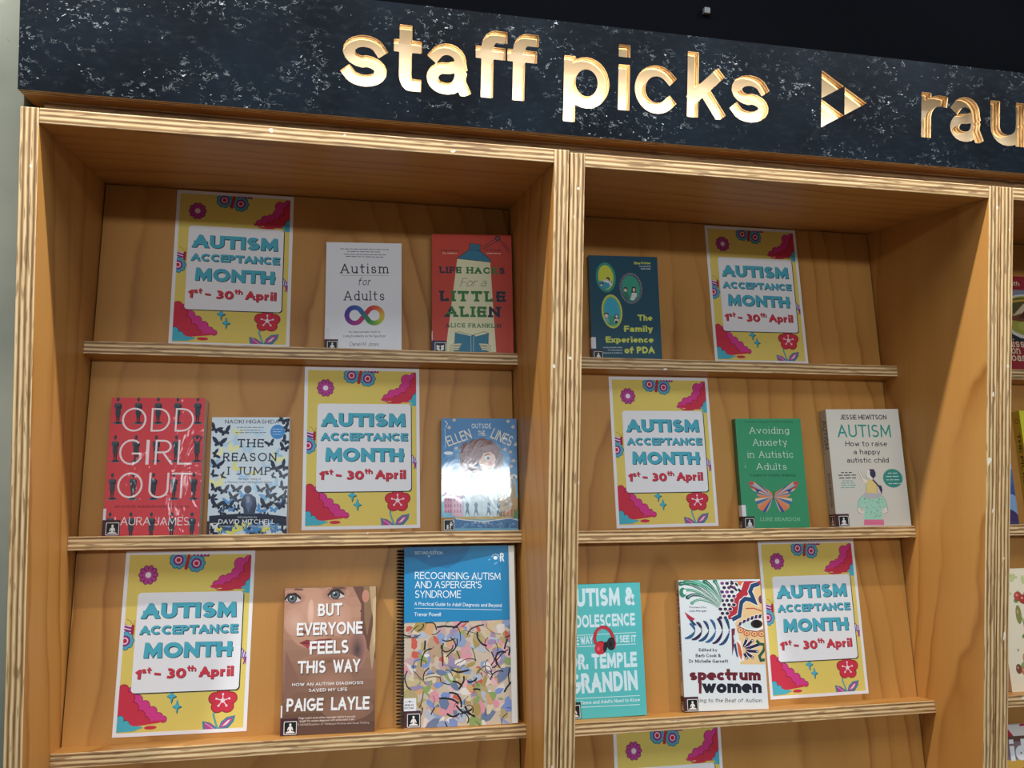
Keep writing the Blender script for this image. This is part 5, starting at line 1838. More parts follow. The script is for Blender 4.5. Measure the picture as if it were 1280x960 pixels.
 ('P','8a6a38',[106.7,25.4,106.9,35.5,108.8,38.9,110.6,35.5,110.4,25.4]),
 ('P','8a6a38',[112.5,25.3,112.6,35.5,114.5,38.9,116.3,35.5,116.2,25.3]),
 ('P','8a6a38',[119.4,25.3,119.5,35.4,121.4,38.8,123.2,35.4,123.1,25.2]),
 ('P','8a6a38',[126.3,25.2,126.5,35.4,128.4,38.8,130.1,35.4,130.0,25.2]),
 ('P','8a6a38',[132.1,25.2,132.2,35.3,134.1,38.7,135.9,35.3,135.8,25.1]),
 ('E','e07840',122.5,32.0,5.1,4.4,0),
 ('P','4f8a48',[129.2,21.8,140.0,42.1,139.6,21.7]),
 ('P','4a6a86',[42.8,24.9,45.1,40.6,43.8,47.3,47.0,51.8,50.2,47.3,49.2,39.4,51.4,24.8,46.9,33.8]),
 ('P','4a6a86',[58.7,24.7,61.1,40.4,59.8,47.2,63.0,51.7,66.2,47.2,65.2,39.3,67.4,24.6,62.9,33.7]),
 ('P','4a6a86',[81.5,24.5,84.0,40.3,82.7,47.0,85.9,51.5,89.1,47.0,88.1,39.1,90.2,24.4,85.7,33.5]),
 ('P','4a6a86',[99.8,24.3,102.3,40.1,101.0,46.9,104.3,51.4,107.5,46.9,106.5,38.9,108.6,24.2,104.1,33.3]),
 ('P','c8b060',[26.5,25.0,113.2,25.3,113.1,19.7,26.5,20.1]),
 ('P','3f78b0',[3.9,18.5,26.5,21.0,49.1,18.1,76.4,15.6,103.9,18.7,126.9,21.8,140.7,17.6,140.5,3.7,3.9,5.2]),
 ('L','e8f0f4',1.54,[26.5,21.4,49.1,18.5,76.4,16.0,103.9,19.1,124.6,21.8,140.7,17.6]),
 ('P','6aa6d4',[92.2,8.9,95.4,9.8,96.3,7.1,93.1,6.2]),
 ('P','6aa6d4',[128.4,12.7,131.7,13.6,132.5,10.9,129.3,10.0]),
 ('P','6aa6d4',[104.6,6.8,107.8,7.6,108.7,4.9,105.5,4.1]),
 ('P','2f629a',[87.4,10.8,90.6,11.7,91.5,9.0,88.3,8.1]),
 ('P','5a94c8',[117.5,13.5,120.8,14.3,121.6,11.6,118.4,10.7]),
 ('P','5a94c8',[57.8,13.9,61.0,14.8,61.9,12.1,58.7,11.2]),
 ('P','2f629a',[101.2,14.0,104.4,14.8,105.3,12.1,102.1,11.3]),
 ('P','6aa6d4',[75.5,13.9,78.7,14.7,79.6,12.1,76.4,11.2]),
 ('P','5a94c8',[105.3,13.7,108.6,14.6,109.5,11.9,106.2,11.0]),
 ('P','5a94c8',[52.5,9.3,55.7,10.2,56.6,7.5,53.4,6.7]),
 ('P','6aa6d4',[106.6,13.0,109.8,13.9,110.7,11.2,107.5,10.3]),
 ('P','5a94c8',[105.8,10.5,109.0,11.4,109.9,8.7,106.7,7.8]),
 ('P','5a94c8',[95.3,10.8,98.6,11.7,99.4,9.0,96.2,8.1]),
 ('P','2f629a',[36.0,13.1,39.2,14.0,40.1,11.3,36.9,10.4]),
 ('P','5a94c8',[40.5,11.7,43.6,12.5,44.5,9.9,41.3,9.0]),
 ('P','5a94c8',[59.1,9.9,62.3,10.8,63.2,8.1,60.0,7.2]),
 ('P','5a94c8',[109.8,6.8,113.0,7.7,113.9,5.0,110.7,4.1]),
 ('P','2f629a',[29.8,14.2,33.0,15.0,33.9,12.3,30.7,11.5]),
 ('P','2f629a',[94.2,10.2,97.4,11.1,98.3,8.4,95.1,7.5]),
 ('P','2f629a',[69.5,14.1,72.7,14.9,73.6,12.2,70.4,11.4]),
 ('P','2f629a',[60.8,9.9,63.9,10.8,64.8,8.1,61.6,7.2]),
 ('P','2f629a',[83.8,6.8,87.0,7.7,87.9,5.0,84.7,4.1]),
 ('P','5a94c8',[88.7,12.5,91.9,13.4,92.8,10.7,89.6,9.8]),
 ('P','6aa6d4',[88.9,12.2,92.1,13.1,93.0,10.4,89.8,9.5]),
 ('P','5a94c8',[85.1,13.2,88.3,14.1,89.2,11.4,86.0,10.5]),
 ('P','6aa6d4',[123.2,10.2,126.4,11.1,127.3,8.4,124.1,7.5]),
 ('P','2f629a',[48.2,8.8,51.4,9.7,52.2,7.0,49.1,6.1]),
 ('P','5a94c8',[65.9,9.8,69.1,10.7,70.0,8.0,66.8,7.1]),
 ('P','2f629a',[38.6,13.8,41.8,14.7,42.7,12.0,39.5,11.1]),
 ('P','6aa6d4',[78.1,11.2,81.3,12.1,82.2,9.4,79.0,8.5]),
 ('P','2f629a',[81.1,11.7,84.3,12.6,85.2,9.9,82.0,9.0]),
 ('P','5a94c8',[31.9,8.9,35.1,9.8,35.9,7.1,32.8,6.2]),
 ('P','6aa6d4',[121.4,6.1,124.7,7.0,125.5,4.3,122.3,3.4]),
 ('P','5a94c8',[103.1,12.3,106.3,13.2,107.2,10.5,104.0,9.6]),
 ('P','6aa6d4',[37.8,7.3,41.0,8.2,41.8,5.5,38.7,4.6]),
 ('P','2f629a',[118.5,12.9,121.7,13.7,122.6,11.0,119.4,10.1]),
 ('P','6aa6d4',[69.6,7.6,72.8,8.5,73.7,5.8,70.5,4.9]),
 ('P','6aa6d4',[65.0,9.5,68.2,10.3,69.0,7.6,65.9,6.8]),
 ('P','2f629a',[115.8,10.9,119.0,11.8,119.9,9.1,116.6,8.2]),
 ('P','2f629a',[119.6,8.6,122.8,9.5,123.7,6.8,120.5,5.9]),
 ('P','2f629a',[75.9,7.4,79.1,8.3,80.0,5.6,76.8,4.7]),
 ('P','5a94c8',[32.6,6.7,35.8,7.6,36.7,4.9,33.5,4.0]),
 ('P','5a94c8',[109.6,10.8,112.8,11.7,113.7,9.0,110.5,8.1]),
 ('P','5a94c8',[32.7,13.4,35.9,14.2,36.8,11.5,33.6,10.7]),
 ('P','6aa6d4',[33.0,7.5,36.1,8.4,37.0,5.7,33.9,4.9]),
 ('P','6aa6d4',[100.9,11.3,104.1,12.2,105.0,9.5,101.8,8.6]),
 ('P','2f629a',[79.9,7.0,83.1,7.9,84.0,5.2,80.8,4.3]),
 ('P','6aa6d4',[129.6,11.2,132.9,12.1,133.7,9.4,130.5,8.5]),
 ('P','5a94c8',[39.5,13.5,42.7,14.4,43.6,11.7,40.4,10.9]),
 ('P','6aa6d4',[36.4,7.7,39.6,8.5,40.5,5.9,37.3,5.0]),
 ('P','6aa6d4',[45.2,12.7,48.4,13.5,49.3,10.8,46.1,10.0]),
 ('P','2f629a',[118.2,7.8,121.4,8.6,122.3,5.9,119.1,5.1]),
 ('P','5a94c8',[54.3,10.7,57.5,11.5,58.3,8.9,55.2,8.0]),
 ('P','6aa6d4',[66.2,8.3,69.4,9.2,70.2,6.5,67.0,5.6]),
 ('P','2f629a',[131.4,8.2,134.6,9.0,135.5,6.3,132.2,5.4]),
 ('P','5a94c8',[78.4,7.4,81.6,8.3,82.5,5.6,79.3,4.7]),
 ('P','6aa6d4',[41.5,9.3,44.7,10.1,45.6,7.4,42.4,6.6]),
 ('P','5a94c8',[78.2,12.4,81.4,13.3,82.3,10.6,79.1,9.7]),
 ('P','2f629a',[32.3,9.0,35.5,9.9,36.4,7.2,33.2,6.3]),
 ('P','6aa6d4',[53.8,14.0,57.0,14.9,57.9,12.2,54.7,11.3]),
 ('T','A. J. SASS',59.3,12.8,86.7,12.5,4.1,0.16,'d8e8f0',0,0.1,0),
 ('T','ELLEN',13.0,152.8,56.9,168.7,18.9,0.13,'efe6cc',0,0.12,0),
 ('T','LINES',90.0,170.0,127.1,153.1,19.8,0.13,'efe6cc',0,0.12,0),
 ('T','OUTSIDE',55.9,186.9,92.0,187.1,8.7,0.14,'e4ecec',0,0.2,0),
 ('T','THE',67.9,172.9,80.7,173.0,9.4,0.14,'efe6cc',0,0.2,0),
 ('L','f4f4f4',1.15,[6.6,201.1,11.2,195.3,7.3,188.3]),
 ('L','e8f0f4',0.69,[6.2,187.1,8.0,150.0]),
 ('C',),
 ],
 'Avoiding': [
 ('T','A practical companion to autistic wellbeing',18.4,209.5,121.4,209.5,4.6,0.14,'2a6a4a',0.03,0.1,0),
 ('T','Avoiding',28.4,187.6,111.9,187.4,13.1,0.07,'e2f2e6',0.1,0.1,0),
 ('T','Anxiety',33.8,163.6,105.2,163.3,13.4,0.07,'e2f2e6',0.1,0.1,0),
 ('T','in Autistic',20.8,139.2,115.9,138.6,13.6,0.07,'e2f2e6',0.1,0.1,0),
 ('T','Adults',37.1,115.4,100.0,114.8,12.8,0.07,'e2f2e6',0.1,0.1,0),
 ('T','A Guide for Autistic Wellbeing',20.6,102.0,117.9,101.1,4.9,0.14,'1f4a38',0.02,0.1,0),
 ('P','e8845a',[66.1,61.5,63.9,70.1,47.3,80.7]),
 ('P','2f5f9a',[66.1,61.5,47.3,80.7,30.0,91.2]),
 ('P','e8b08a',[66.1,61.5,30.0,91.2,19.9,92.7]),
 ('P','86c0d8',[66.1,61.5,19.9,92.7,18.0,87.2]),
 ('P','c8524a',[66.1,61.5,18.0,87.2,22.4,78.9]),
 ('P','f0cfa8',[66.1,61.5,22.4,78.9,27.7,73.3]),
 ('P','3f7ab0',[66.1,61.5,27.7,73.3,33.1,67.8]),
 ('P','d89a70',[66.1,61.5,33.1,67.8,34.2,63.6]),
 ('P','e8845a',[66.1,61.5,34.2,63.6,41.9,60.1]),
 ('P','2f5f9a',[66.1,61.5,41.9,60.1,63.7,59.1]),
 ('P','86c0d8',[66.1,61.5,63.6,58.1,38.2,59.5]),
 ('P','c8524a',[66.1,61.5,38.2,59.5,29.4,58.5]),
 ('P','f0cfa8',[66.1,61.5,29.4,58.5,28.2,52.7]),
 ('P','3f7ab0',[66.1,61.5,28.2,52.7,32.7,46.5]),
 ('P','d89a70',[66.1,61.5,32.7,46.5,33.6,39.0]),
 ('P','e8845a',[66.1,61.5,33.6,39.0,42.5,33.4]),
 ('P','2f5f9a',[66.1,61.5,42.5,33.4,48.0,29.9]),
 ('P','e8b08a',[66.1,61.5,48.0,29.9,52.8,34.3]),
 ('P','86c0d8',[66.1,61.5,52.8,34.3,58.6,42.7]),
 ('P','c8524a',[29.9,90.5,19.9,92.7,17.9,86.5,26.5,84.3]),
 ('P','2f4f86',[43.2,75.2,28.1,77.4,35.4,69.8]),
 ('P','e8845a',[69.0,61.5,72.7,70.0,91.3,80.2]),
 ('P','2f5f9a',[69.0,61.5,91.3,80.2,110.6,90.4]),
 ('P','e8b08a',[69.0,61.5,110.6,90.4,121.1,91.6]),
 ('P','86c0d8',[69.0,61.5,121.1,91.6,122.1,86.1]),
 ('P','c8524a',[69.0,61.5,122.1,86.1,116.1,77.8]),
 ('P','f0cfa8',[69.0,61.5,116.1,77.8,109.7,72.3]),
 ('P','3f7ab0',[69.0,61.5,109.7,72.3,103.3,66.9]),
 ('P','d89a70',[69.0,61.5,103.3,66.9,101.4,62.8]),
 ('P','e8845a',[69.0,61.5,101.4,62.8,93.0,59.4]),
 ('P','2f5f9a',[69.0,61.5,93.0,59.4,71.0,59.0]),
 ('P','86c0d8',[69.0,61.5,70.9,58.0,96.6,58.7]),
 ('P','c8524a',[69.0,61.5,96.6,58.7,105.4,57.5]),
 ('P','f0cfa8',[69.0,61.5,105.4,57.5,105.5,51.7]),
 ('P','3f7ab0',[69.0,61.5,105.5,51.7,99.8,45.6]),
 ('P','d89a70',[69.0,61.5,99.8,45.6,97.7,38.1]),
 ('P','e8845a',[69.0,61.5,97.7,38.1,87.7,32.7]),
 ('P','2f5f9a',[69.0,61.5,87.7,32.7,81.5,29.4]),
 ('P','e8b08a',[69.0,61.5,81.5,29.4,77.5,33.9]),
 ('P','86c0d8',[69.0,61.5,77.5,33.9,73.2,42.5]),
 ('P','c8524a',[110.6,89.7,121.1,91.6,122.0,85.4,112.9,83.4]),
 ('P','2f4f86',[94.4,74.6,110.1,76.5,101.3,69.0]),
 ('L','5a3a30',1.48,[68.0,66.6,66.9,53.6]),
 ('L','3a2a28',0.54,[68.0,65.9,65.6,72.9]),
 ('L','3a2a28',0.54,[68.0,65.9,71.5,72.8]),
 ('T','LUKE BEARDON',36.6,14.5,118.8,13.1,7.4,0.12,'8fd0a8',0.06,0.1,0),
 ],
 'Hewitson': [
 ('T','JESSIE HEWITSON',29.3,216.1,129.3,215.5,10.0,0.17,'1c2340',0,0.12,0),
 ('T','AUTISM',20.7,180.0,135.1,179.0,26.0,0.13,'2a9a8c',0,0.14,0),
 ('T','How to raise',34.9,161.4,124.0,160.5,10.8,0.13,'1c2340',0,0.12,0),
 ('T','a happy',50.2,144.9,107.2,144.3,10.3,0.13,'1c2340',0,0.12,0),
 ('T','autistic child',34.4,128.0,123.8,127.0,10.6,0.13,'1c2340',0,0.12,0),
 ('D','2a2a3a',19.6,108.1,46.7,107.7,2.99),
 ('D','2a2a3a',13.4,102.8,50.6,102.3,2.99),
 ('D','2a2a3a',14.5,97.4,50.0,96.9,2.99),
 ('D','5ab0a8',20.7,91.4,46.0,91.1,2.36),
 ('D','5ab0a8',17.4,86.9,45.0,86.5,2.36),
 ('D','5ab0a8',17.5,82.7,47.9,82.2,2.44),
 ('D','5ab0a8',16.4,78.1,47.9,77.7,2.35),
 ('E','2f9488',128.3,95.3,20.9,19.0,0),
 ('D','bfe0da',119.3,105.6,139.8,105.4,2.73),
 ('D','bfe0da',114.2,99.0,144.2,98.5,2.72),
 ('D','bfe0da',114.8,92.2,141.9,91.8,2.72),
 ('D','bfe0da',118.2,84.6,145.3,84.2,2.62),
 ('P','a8e0c8',[58.8,61.0,74.0,58.1,99.7,60.3,107.3,52.2,110.0,38.8,99.5,33.7,98.2,47.0,97.0,12.6,58.3,13.3,63.6,46.3,55.8,34.5,47.2,39.9,52.4,54.4]),
 ('E','2f6a5a',97.2,27.2,0.8,0.8,0),
 ('E','2f6a5a',88.2,48.9,0.9,0.8,0),
 ('E','2f6a5a',73.0,54.0,0.9,0.8,0),
 ('E','2f6a5a',102.4,37.0,0.8,0.8,0),
 ('E','2f6a5a',93.0,49.2,0.8,0.8,0),
 ('E','2f6a5a',65.6,55.1,0.8,0.8,0),
 ('E','2f6a5a',82.1,26.7,0.9,0.8,0),
 ('E','2f6a5a',66.7,37.8,0.9,0.8,0),
 ('E','2f6a5a',74.7,28.7,0.8,0.8,0),
 ('E','2f6a5a',63.7,55.5,0.9,0.8,0),
 ('E','2f6a5a',92.8,22.0,0.8,0.8,0),
 ('E','2f6a5a',79.0,18.1,0.8,0.8,0),
 ('E','2f6a5a',89.8,46.7,0.8,0.8,0),
 ('E','2f6a5a',94.7,52.6,0.9,0.8,0),
 ('E','2f6a5a',75.6,28.6,0.8,0.8,0),
 ('E','2f6a5a',85.0,36.1,0.8,0.8,0),
 ('E','2f6a5a',93.9,54.4,0.8,0.8,0),
 ('E','2f6a5a',94.5,38.0,0.9,0.8,0),
 ('E','2f6a5a',83.0,20.6,0.8,0.8,0),
 ('E','2f6a5a',101.5,48.2,0.8,0.8,0),
 ('E','2f6a5a',86.8,30.2,0.9,0.8,0),
 ('E','2f6a5a',63.7,47.3,0.8,0.8,0),
 ('E','2f6a5a',63.2,53.8,0.8,0.8,0),
 ('E','2f6a5a',88.6,30.8,0.8,0.8,0),
 ('E','2f6a5a',75.6,42.0,0.8,0.8,0),
 ('E','2f6a5a',72.8,25.2,0.8,0.8,0),
 ('E','2f6a5a',80.7,51.1,0.8,0.8,0),
 ('E','2f6a5a',85.3,19.9,0.8,0.8,0),
 ('E','2f6a5a',60.2,37.1,0.8,0.8,0),
 ('E','2f6a5a',92.8,45.5,0.8,0.8,0),
 ('E','2f6a5a',74.8,51.2,0.8,0.8,0),
 ('E','2f6a5a',79.8,37.2,0.8,0.8,0),
 ('E','2f6a5a',86.2,23.7,0.8,0.8,0),
 ('E','2f6a5a',66.9,36.6,0.8,0.8,0),
 ('E','2f6a5a',64.6,28.0,0.8,0.8,0),
 ('E','2f6a5a',90.6,20.2,0.9,0.8,0),
 ('E','2f6a5a',98.9,53.3,0.8,0.8,0),
 ('E','2f6a5a',91.7,40.8,0.8,0.8,0),
 ('E','2f6a5a',93.5,56.4,0.8,0.8,0),
 ('P','c0c0c6',[58.8,61.0,66.0,67.5,97.6,66.2,102.0,60.3,84.9,54.7,68.1,56.0]),
 ('P','ece6da',[47.2,39.9,56.0,35.8,53.6,31.9,60.0,29.1,56.1,24.4,47.5,28.0]),
 ('P','ece6da',[99.6,35.0,110.0,38.8,110.1,28.2,99.7,23.6,96.2,29.8,102.0,31.0]),
 ('L','4a4a58',0.56,[47.2,39.9,56.0,35.8,53.4,30.6]),
 ('L','4a4a58',0.56,[47.5,28.0,56.1,24.4]),
 ('L','4a4a58',0.56,[109.9,38.3,110.1,27.7,99.8,24.2]),
 ('L','4a4a58',0.56,[58.8,61.0,50.0,50.5,45.7,32.0,49.3,26.2]),
 ('L','4a4a58',0.56,[102.0,60.3,108.2,48.2,110.4,30.9]),
 ('P','e87aa0',[58.3,13.9,99.3,13.1,99.2,2.0,56.0,2.9]),
 ('L','c04878',0.56,[59.9,8.0,96.2,6.0]),
 ('P','ecd488',[70.7,91.5,83.7,94.0,92.6,84.5,92.5,71.1,90.4,65.3,67.9,66.7,69.9,76.8]),
 ('L','4a4a58',0.56,[70.7,91.5,69.9,76.8,67.9,66.7]),
 ('L','4a4a58',0.56,[92.6,84.5,91.4,67.1]),
 ('P','f2ece0',[56.8,112.4,59.7,112.9,64.4,98.3,73.7,92.8,71.3,84.8,63.6,91.6,58.0,105.1]),
 ('L','4a4a58',0.58,[56.8,112.4,58.2,103.8,64.1,90.8]),
 ('L','4a4a58',0.56,[60.2,111.8,65.0,98.8,72.2,92.8]),
 ('E','f2ece0',81.4,103.5,9.5,10.3,0),
 ('E','2f3358',86.5,105.5,6.2,8.4,0),
 ('P','2f3358',[78.9,114.3,90.3,114.1,92.4,100.6,85.2,94.0,83.7,106.1]),
 ('L','4a4a58',0.56,[74.1,108.9,71.2,103.6,73.2,96.0,79.5,93.8]),
 ('L','2f3358',3.08,[85.1,93.2,92.6,84.5,95.0,80.4]),
 ('P','2f3358',[93.9,83.1,102.1,80.3,103.4,72.3,100.6,63.0,98.1,71.0]),
 ],
 'ButEveryone': [
 ('C',0,0,154.9,239),
 ('S',0,0,154.9,239,14,['5e4236','76543f','8a6450','946c58','9c745e','b08268','bc8e74','ac7e68']),
 ('N','cda08a','bc8e74',43.4,190.0,40.5,51.3,0,6),
 ('N','d2a894','c4967e',19.2,182.6,18.9,23.4,0,6),
 ('N','cc9c86','c09078',92.7,185.8,21.6,29.7,0,6),
 ('P','6a4638',[113.7,241.1,155.5,240.1,157.0,113.9,140.2,135.9,128.7,168.5,129.5,209.2]),
 ('P','b89a72',[138.8,240.5,154.2,238.8,154.5,135.4,149.0,98.3,144.4,135.8,150.7,181.4]),
 ('P','cdb288',[149.7,216.9,154.6,222.2,154.4,146.2,149.9,135.6]),
 ('P','8a6a4c',[133.2,239.3,143.0,239.0,147.7,195.1,140.0,154.7,135.4,181.9]),
 ('E','c0856e',136.8,222.7,6.2,10.8,0),
 ('E','7a3a34',129.4,197.8,2.0,1.9,0),
 ('N','4a3a3c','a87868',123.8,133.8,16.2,32.4,0,6),
 ('P','8a6252',[4.6,135.3,15.9,113.8,30.3,81.8,9.9,51.5,4.6,51.8]),
 ('N','80583f','a87a64',77.8,115.5,51.3,14.9,0,5),
 ('P','946a56',[37.4,113.0,118.6,115.3,116.5,78.4,54.8,65.2]),
 ('N','a87c66','98705a',78.5,85.2,40.5,16.2,0,6),
 ('N','946a56','8a6450',109.1,39.5,43.2,20.8,0,6),
 ('N','a86c58','c69880',45.3,171.1,18.9,10.9,0,5),
 ('E','7a4034',35.4,165.6,4.3,2.4,0),
 ('E','7a4034',53.6,162.9,4.9,2.4,0),
 ('N','e6bca8','dcae98',44.6,198.0,5.4,21.6,0,4),
 ('P','8a3038',[27.0,148.3,39.0,153.2,48.5,150.7,58.5,153.1,81.0,153.4,68.9,147.7,52.7,145.3,39.2,146.3]),
 ('P','a84048',[28.4,147.7,52.7,145.3,77.0,150.9,69.1,139.7,53.0,135.7,39.4,139.4]),
 ('N','bd5a60','a84048',52.8,141.0,13.5,3.1,0,3),
 ('L','5a1a20',1.08,[27.0,148.0,39.2,146.3,52.7,145.3,79.7,152.4]),
 ('N','7c5040','ba8c76',12.6,223.2,23.2,12.4,0,5),
 ('P','cfc6c4',[0.8,219.7,7.0,227.7,17.3,228.5,26.3,218.5,28.5,217.4,15.6,214.5,6.9,215.3]),
 ('E','33373c',12.6,222.1,8.1,8.1,0),
 ('E','666c72',12.6,222.1,5.7,5.7,0),
 ('E','14161a',12.6,222.1,3.0,3.0,0),
 ('E','f0f4f6',10.6,224.6,1.4,1.4,0),
 ('L','2c1a18',3.51,[0.2,220.3,6.5,228.3,17.3,229.6,26.8,221.8]),
 ('L','8a5648',0.84,[1.3,218.7,15.6,214.0,28.0,217.4]),
 ('N','7c5040','ba8c76',85.2,227.9,24.1,12.9,0,5),
 ('P','cfc6c4',[73.2,224.4,79.6,232.4,90.1,233.2,99.1,225.3,101.3,222.0,88.1,219.1,79.3,219.8]),
 ('E','33373c',85.2,226.8,8.4,8.4,0),
 ('E','666c72',85.2,226.8,5.9,5.9,0),
 ('E','14161a',85.2,226.8,3.1,3.1,0),
 ('E','f0f4f6',83.2,229.3,1.4,1.4,0),
 ('L','2c1a18',3.64,[72.6,224.9,79.0,232.9,90.0,234.3,99.6,226.4]),
 ('L','8a5648',0.81,[73.8,223.3,88.2,218.5,100.8,222.0]),
 ('L','2a1814',0.68,[75.2,233.0,73.5,236.6]),
 ('L','2a1814',0.7,[79.0,233.2,78.4,237.3]),
 ('L','2a1814',0.68,[82.9,233.4,83.3,238.0]),
 ('L','2a1814',0.7,[86.7,233.6,88.3,238.7]),
 ('L','2a1814',0.7,[90.6,232.6,93.3,237.8]),
 ('L','2a1814',0.7,[94.5,232.5,98.3,236.8]),
 ('L','2a1814',0.67,[98.4,232.4,103.3,235.9]),
 ('P','6a4636',[17.5,238.8,29.9,237.4,30.7,234.7,14.9,236.2]),
 ('P','6a4636',[79.2,239.2,94.3,240.2,105.5,236.7,94.4,235.8,80.6,235.6]),
 ('T','BUT',58.1,190.1,98.1,190.5,20.5,0.2,'6a4a44',0,0.1,0),
 ('T','BUT',57.0,191.2,96.9,191.7,20.6,0.2,'f2f0ee',0,0.1,0),
 ('T','EVERYONE',23.2,159.0,132.7,158.7,20.9,0.2,'6a4a44',0,0.1,0),
 ('T','EVERYONE',22.1,160.1,131.6,159.8,20.9,0.2,'f2f0ee',0,0.1,0),
 ('T','FEELS',45.4,127.5,110.2,127.9,21.8,0.2,'6a4a44',0,0.1,0),
 ('T','FEELS',44.3,128.6,109.1,129.0,21.8,0.2,'f2f0ee',0,0.1,0),
 ('T','THIS',26.6,97.4,72.6,96.9,20.2,0.2,'6a4a44',0,0.1,0),
 ('T','THIS',25.5,98.5,71.4,98.0,20.2,0.2,'f2f0ee',0,0.1,0),
 ('T','WAY',85.3,96.5,129.8,96.4,21.1,0.2,'6a4a44',0,0.1,0),
 ('T','WAY',84.2,97.6,128.7,97.5,21.1,0.2,'f2f0ee',0,0.1,0),
 ('T','HOW AN AUTISM DIAGNOSIS',17.0,78.4,135.0,77.4,5.0,0.15,'f2f0ee',0,0.16,0),
 ('T','SAVED MY LIFE',44.5,68.2,108.0,67.5,5.2,0.15,'f2f0ee',0,0.16,0),
 ('T','PAIGE',9.8,37.1,69.4,36.0,20.7,0.2,'6a4a44',0,0.1,0),
 ('T','PAIGE',8.7,38.2,68.3,37.1,20.6,0.2,'f2f0ee',0,0.1,0),
 ('T','LAYLE',82.8,36.0,146.0,34.8,21.3,0.2,'6a4a44',0,0.1,0),
 ('T','LAYLE',81.7,37.1,144.9,35.9,21.3,0.2,'f2f0ee',0,0.1,0),
 ('T',"Paige Layle's book will be especially helpful to provide",29.2,25.5,122.3,24.4,3.1,0.14,'ecdcd4',0,0.1,0),
 ('T','insight for women diagnosed with autism later in life',31.0,20.8,120.8,19.8,3.1,0.14,'ecdcd4',0,0.1,0),
 ('T','TEMPLE GRANDIN,author of Thinking in Pictures and Visual Thinking',14.7,15.4,145.2,13.5,3.0,0.12,'d8c4ba',0,0.1,0),
 ('C',),
 ],
 'Recog': [
 ('C',0,0,186.3,304.5),
 ('R','c8b8a4',0,0,186.3,174.7,0),
 ('Q',11,186.3,174.7,300,80),
 ('R','0f82b8',0,174.7,186.3,304.5,0),
 ('P','0b6ea4',[-0.5,307.4,118.0,305.6,109.9,289.2,95.4,275.5,77.5,266.5,45.5,271.5,17.2,286.1,-0.4,288.2]),
 ('T','SECOND EDITION',18.3,292.0,67.7,290.9,5.2,0.13,'d4ecf6',0,0.12,0),
 ('T','RECOGNISING AUTISM',18.7,249.2,170.9,243.9,12.5,0.11,'e8f4f8',0,0.1,0),
 ('T',"AND ASPERGER'S",18.7,233.4,137.0,230.2,12.4,0.11,'e8f4f8',0,0.1,0),
 ('T','SYNDROME',18.7,216.9,99.7,214.6,12.7,0.11,'e8f4f8',0,0.1,0),
 ('T','A Practical Guide to Adult Diagnosis and Beyond',17.9,203.9,172.1,196.7,6.1,0.12,'e8f4f8',0,0.12,0),
 ('L','e8f4f8',0.7,[17.9,199.1,172.0,191.9]),
 ('T','Trevor Powell',17.9,185.5,64.2,184.1,6.5,0.13,'e8f4f8',0,0.12,0),
 ('E','e8f4f8',162.6,282.7,3.7,3.1,0),
 ('L','e8f4f8',1.08,[157.6,285.2,155.9,285.9]),
 ('L','e8f4f8',1.08,[158.8,286.9,157.5,288.1]),
 ('L','e8f4f8',1.11,[160.5,288.0,159.8,289.6]),
 ('L','e8f4f8',1.08,[162.7,288.4,162.7,290.1]),
 ('L','e8f4f8',1.08,[164.8,288.0,165.5,289.6]),
 ('L','e8f4f8',1.08,[166.6,286.8,167.9,288.1]),
 ('L','e8f4f8',1.08,[167.7,285.2,169.4,285.8]),
 ('T','R',170.8,276.2,178.0,276.0,15.2,0.2,'e8f4f8',0,0.1,0),
 ('C',),
 ],
 'Temple': [
 ('T','AUTISM &',8.2,194.7,139.9,194.2,32.6,0.24,'d4ecf4',0,0.1,0),
 ('T','ADOLESCENCE',13.8,157.4,139.5,157.6,22.5,0.22,'d4ecf4',0,0.1,0),
 ('L','d4ecf4',1.12,[13.2,144.2,140.5,145.0]),
 ('L','d4ecf4',1.12,[12.4,124.3,139.3,124.8]),
 ('L','d4ecf4',1.12,[8.7,35.4,141.5,34.2]),
 ('L','d4ecf4',1.12,[8.1,20.2,140.6,18.7]),
 ('T','THE WAY',12.5,126.9,57.7,128.6,14.2,0.2,'d4ecf4',0,0.1,0),
 ('T','I SEE IT',102.7,128.8,140.1,128.2,12.2,0.2,'d4ecf4',0,0.1,0),
 ('T','DR. TEMPLE',12.4,84.7,138.7,84.3,26.7,0.24,'d4ecf4',0,0.1,0),
 ('T','GRANDIN',10.4,43.0,138.7,44.0,34.7,0.24,'d4ecf4',0,0.1,0),
 ('T','What Teens and Adults Need to Know',8.3,24.5,140.9,24.2,6.3,0.17,'d4ecf4',0,0.12,0.15),
 ('L','8a1a2a',6.16,[62.8,127.6,60.9,136.9,62.8,146.1,68.0,153.0,76.2,157.0,84.1,155.8,90.7,150.3,94.9,142.1,97.4,135.4]),
 ('L','c82a3c',4.2,[62.8,127.6,60.9,136.9,62.8,146.1,68.0,153.0,76.2,157.0,84.1,155.8,90.7,150.3,94.9,142.1,97.4,135.4]),
 ('L','e86a78',1.12,[65.7,147.3,70.2,152.4,76.6,154.8]),
 ('E','a01a2c',72.1,121.1,11.2,12.0,0.3),
 ('E','c82a3c',69.8,119.6,9.5,11.0,0.3),
 ('N','f06a78','c82a3c',67.4,118.7,4.1,5.7,0.3,3),
 ('E','2a1418',80.7,122.3,3.9,9.4,0.2),
 ('E','14161c',92.4,127.1,8.7,11.5,0.1),
 ('E','2e323c',91.2,127.2,5.8,8.6,0.1),
 ('E','0c0d12',90.6,126.4,3.5,6.5,0.1),
 ('L','c82a3c',1.96,[98.1,138.0,100.7,127.3,98.2,118.1]),
 ],
 'Spectrum': [
